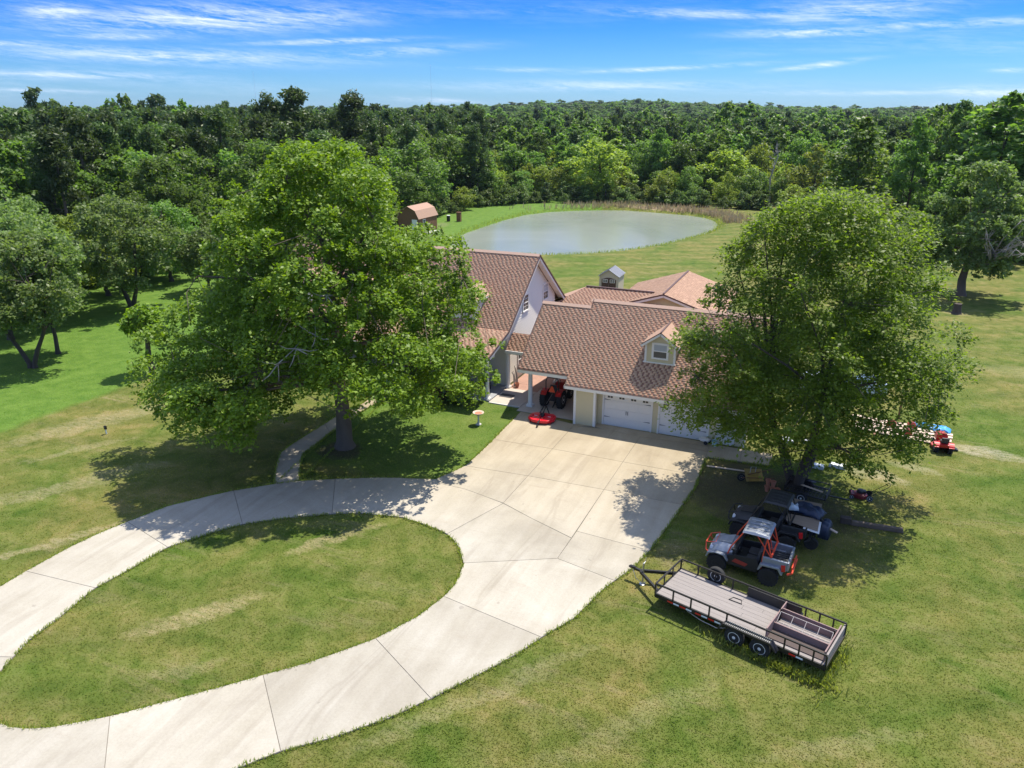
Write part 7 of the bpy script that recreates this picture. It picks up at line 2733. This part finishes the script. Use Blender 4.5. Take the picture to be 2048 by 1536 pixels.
while r < 3600:
    s = max(6.5, r * 0.0165)
    na = int((50 * 2) * math.pi / 180 * r / s)
    for i in range(na):
        a = D(cam_az - 50) + (i + rs.rand()) * D(100) / na
        rr = r + rs.uniform(-0.5, 0.5) * s
        x, y = rr * math.sin(a), rr * math.cos(a)
        if -190 < x < 90 and 30 < y < 240:
            continue
        u = rs.rand()
        azd = math.degrees(a)
        pl_ = 0.6 if azd < -26 else 0.38
        k = 0 if u < pl_ else (1 if u < pl_ + 0.25 else (2 if u < 0.93 else 3))
        h = rs.uniform(12.0, 17.0) if azd < -26 else rs.uniform(10.5, 15.5)
        if azd < -38:
            h += 0.8
        if rs.rand() < 0.16:
            h *= rs.uniform(1.1, 1.35)
        if k == 3:
            h *= 0.7
        pts.append((x, y))
        pk_.append(k)
        sc = h / KINDS_[order[k]][2]
        ps_.append(sc)
        pw_.append(sc ** 0.6 * max(1.0, s / 6.8))
    r += s * 0.9
pts = np.array(pts)
zz = gh(pts[:, 0], pts[:, 1]) - 0.2
me = bpy.data.meshes.new('far_woods')
me.vertices.add(len(pts))
me.vertices.foreach_set('co', np.column_stack([pts, zz]).astype(np.float32).ravel())
for nm_, dt, arr in (('kind', 'INT', np.array(pk_, np.int32)), ('sz', 'FLOAT', np.array(ps_, np.float32)), ('sw', 'FLOAT', np.array(pw_, np.float32)), ('rot', 'FLOAT', rs.uniform(0, 6.28, len(pts)).astype(np.float32))):
    at = me.attributes.new(nm_, dt, 'POINT')
    at.data.foreach_set('value', arr)
me.update()
woods = link('far_woods', me)
tag(woods, 'pine and broadleaf woods running on to the skyline', kind='stuff')


def instancer(name, coll):
    ng = bpy.data.node_groups.new(name, 'GeometryNodeTree')
    ng.interface.new_socket('Geometry', in_out='INPUT', socket_type='NodeSocketGeometry')
    ng.interface.new_socket('Geometry', in_out='OUTPUT', socket_type='NodeSocketGeometry')
    N = ng.nodes
    L = ng.links
    gi, go = N.new('NodeGroupInput'), N.new('NodeGroupOutput')
    ci = N.new('GeometryNodeCollectionInfo')
    ci.inputs['Collection'].default_value = coll
    ci.inputs['Separate Children'].default_value = True
    ci.inputs['Reset Children'].default_value = True
    iop = N.new('GeometryNodeInstanceOnPoints')
    iop.inputs['Pick Instance'].default_value = True

    def attr(nm_, dt):
        a = N.new('GeometryNodeInputNamedAttribute')
        a.data_type = dt
        a.inputs['Name'].default_value = nm_
        return [s for s in a.outputs if s.enabled and s.name == 'Attribute'][0]
    cx = N.new('ShaderNodeCombineXYZ')
    L.new(attr('sw', 'FLOAT'), cx.inputs[0])
    L.new(attr('sw', 'FLOAT'), cx.inputs[1])
    L.new(attr('sz', 'FLOAT'), cx.inputs[2])
    cr_ = N.new('ShaderNodeCombineXYZ')
    L.new(attr('rot', 'FLOAT'), cr_.inputs[2])
    mp = N.new('GeometryNodeMeshToPoints')
    L.new(gi.outputs[0], mp.inputs['Mesh'])
    L.new(mp.outputs[0], iop.inputs['Points'])
    L.new(ci.outputs[0], iop.inputs['Instance'])
    L.new(attr('kind', 'INT'), iop.inputs['Instance Index'])
    L.new(cr_.outputs[0], iop.inputs['Rotation'])
    L.new(cx.outputs[0], iop.inputs['Scale'])
    L.new(iop.outputs[0], go.inputs[0])
    return ng


md = woods.modifiers.new('instances', 'NODES')
md.node_group = instancer('woods_points', hid)

# --- reeds and rank grass round the pond, grass along the concrete --------------------------------------
def blades(name, P, h0, h1, w_, m, seed, lean=0.35, label=None):
    rs = np.random.RandomState(seed)
    n = len(P)
    a = rs.uniform(0, 6.28, n)
    h = rs.uniform(h0, h1, n)
    d_ = np.stack([np.cos(a), np.sin(a), np.zeros(n)], 1)
    sd = np.stack([-np.sin(a), np.cos(a), np.zeros(n)], 1)
    w_ = w_ * rs.uniform(0.6, 1.4, (n, 1))
    base = np.column_stack([P[:, 0], P[:, 1], P[:, 2]])
    tip = base + d_ * (h * lean * rs.uniform(0.2, 1.4, n))[:, None] + np.array([0, 0, 1.0]) * h[:, None]
    mid = base + (tip - base) * 0.55 + np.array([0, 0, 1.0]) * (h * 0.12)[:, None]
    V = np.empty((n, 4, 3))
    V[:, 0] = base - sd * w_ * 0.5
    V[:, 1] = base + sd * w_ * 0.5
    V[:, 2] = mid + sd * w_ * 0.55
    V[:, 3] = tip
    me_ = fast_mesh(name, V.reshape(-1, 3), np.arange(n * 4).reshape(n, 4), m)
    o = link(name, me_)
    return tag(o, label, kind='stuff')


pond = np.array(POND)
segs = []
rs = np.random.RandomState(5)


def along(line, step, spread, out):
    res = []
    for i in range(len(line)):
        a, b = np.array(line[i]), np.array(line[(i + 1) % len(line)])
        L_ = np.linalg.norm(b - a)
        n = int(L_ / step)
        if n < 1:
            continue
        t = rs.rand(n)[:, None]
        nrm = np.array([(b - a)[1], -(b - a)[0]]) / max(L_, 1e-6)
        res.append(a + (b - a) * t + nrm * (out + rs.normal(size=(n, 1)) * spread))
    return np.concatenate(res)


# pond outline runs clockwise seen from above or not: push points outward from the centre
pc_ = pond.mean(0)
E1 = along([tuple(p) for p in pond], 0.035, 0.4, 0)
v_ = unit(E1 - pc_)
E1 = E1 + v_ * np.abs(rs.normal(size=(len(E1), 1))) * 0.5
E1 = np.column_stack([E1, gh(E1[:, 0], E1[:, 1]) - 0.03])
blades('bank_grass', E1, 0.15, 0.5, 0.05, LM['blade'], 3, label='rank green grass fringing the pond')
far_bank = []
for _ in range(9000):
    p = pond[rs.randint(len(pond))] + rs.normal(size=2) * 3.0
    far_bank.append(p)
far_bank = np.array(far_bank)
th = np.arctan2(far_bank[:, 1] - pc_[1], far_bank[:, 0] - pc_[0])
sgn = signed(far_bank[:, 0], far_bank[:, 1], POND)
az_ = np.degrees(np.arctan2(far_bank[:, 0], far_bank[:, 1]))
keep = (sgn > 0.9) & (sgn < 6.5) & (far_bank[:, 1] > 128) & (rs.rand(len(sgn)) < np.clip((az_ + 22) / 9, 0.05, 0.75))
fb = far_bank[keep]
fb = np.repeat(fb, 3, 0) + rs.normal(size=(len(fb) * 3, 2)) * 0.25
fb = np.column_stack([fb, gh(fb[:, 0], fb[:, 1]) - 0.03])
blades('dry_reeds', fb, 0.5, 1.15, 0.10, LM['reed'], 4, label='dry pinkish reeds on the far bank of the pond')

# grass lapping over the slab edges
edge_pts = []
allp = list(SLABS.values())
U_all = []
for poly in allp:
    P_ = along(poly, 0.009, 0.05, 0)
    U_all.append(P_)
P_ = np.concatenate(U_all + [along(WALK_L, 0.014, 0.03, 0)[:1500], along(WALK_R, 0.014, 0.03, 0)[:1500]])
ins = np.zeros(len(P_), bool)
for poly in allp:
    ins |= in_poly(P_[:, 0], P_[:, 1], smooth_inset(poly, 0.06))
    ins |= False
cnt_ = np.zeros(len(P_), int)
for poly in allp:
    cnt_ += in_poly(P_[:, 0], P_[:, 1], smooth_inset(poly, -0.12)).astype(int)
P_ = P_[(~ins) & (cnt_ <= 1) & (P_[:, 1] < 38.0)]
P_ = P_[~((P_[:, 0] < -23.0) & (P_[:, 0] > -25.6) & (P_[:, 1] > 25.3) & (P_[:, 1] < 37))] if False else P_
P_ = np.column_stack([P_, np.full(len(P_), 0.0)])
blades('edge_grass', P_, 0.06, 0.17, 0.026, LM['blade'], 6, 0.6, label='grass tufts lapping over the edges of the concrete drive')
# weeds under and round the trailer's near wheels
W_ = []
for (lx, ly, sx_, sy_, n) in ((1.6, -1.25, 0.9, 0.14, 1500), (2.7, -1.1, 0.3, 0.2, 700), (3.2, -0.3, 0.1, 0.7, 350), (1.3, 0, 0.8, 0.5, 700)):
    q_ = np.column_stack([rs.normal(lx, sx_, n), rs.normal(ly, sy_, n)])
    c_, s_ = math.cos(D(-15.4)), math.sin(D(-15.4))
    W_.append(np.column_stack([-1.18 + q_[:, 0] * c_ - q_[:, 1] * s_, 23.41 + q_[:, 0] * s_ + q_[:, 1] * c_, np.zeros(n)]))
blades('tall_weeds', np.concatenate(W_), 0.08, 0.32, 0.03, LM['blade'], 8, 0.7, label='tall weeds growing round the trailer wheels and tail')
# mown turf: short blades over the near lawn
n = 560000
a = D(cam_az) + rs.uniform(-D(52), D(52), n)
r_ = 13 + (74 - 13) * rs.rand(n) ** 1.5
TP = np.column_stack([np.sin(a) * r_, np.cos(a) * r_])
m_ = np.zeros(n, bool)
for poly in allp:
    m_ |= in_poly(TP[:, 0], TP[:, 1], smooth_inset(poly, -0.01))
m_ |= in_poly(TP[:, 0], TP[:, 1], wl + wr[::-1])
m_ |= (TP[:, 1] > 39.3) & (TP[:, 0] > -38.5) & (TP[:, 0] < -8) & (TP[:, 1] < 62)
m_ |= (TP[:, 1] > 36.0) & (TP[:, 0] > -17.0) & (TP[:, 0] < -1.5) & (TP[:, 1] < 62)
m_ |= (np.hypot((TP[:, 0] + 3.3) / 1.9, (TP[:, 1] - 36.4) / 0.6) < 1)
TP = TP[~m_]
TP = np.column_stack([TP, gh(TP[:, 0], TP[:, 1]) - 0.005])
TURF = blades('turf', TP, 0.02, 0.048, 0.032, M['turf'], 9, 1.5, label='short mown turf blades of the near lawn')

# --- haze ------------------------------------------------------------------------------------------------
mb = MB()
mb.b2(-4200, 4200, -1300, 4200, -8, 75)
hz = mb.build('haze', [])
hz.data.materials.clear()
m = bpy.data.materials.new('haze_air')
m.use_nodes = True
m.node_tree.nodes.remove(m.node_tree.nodes['Principled BSDF'])
pv_ = m.node_tree.nodes.new('ShaderNodeVolumePrincipled')
pv_.inputs['Color'].default_value = (0.62, 0.80, 1.0, 1)
pv_.inputs['Density'].default_value = 0.00006
pv_.inputs['Anisotropy'].default_value = 0.2
m.node_tree.links.new(pv_.outputs[0], m.node_tree.nodes['Material Output'].inputs['Volume'])
hz.data.materials.append(m)
tag(hz, 'thin blue summer haze over the woods', kind='stuff')
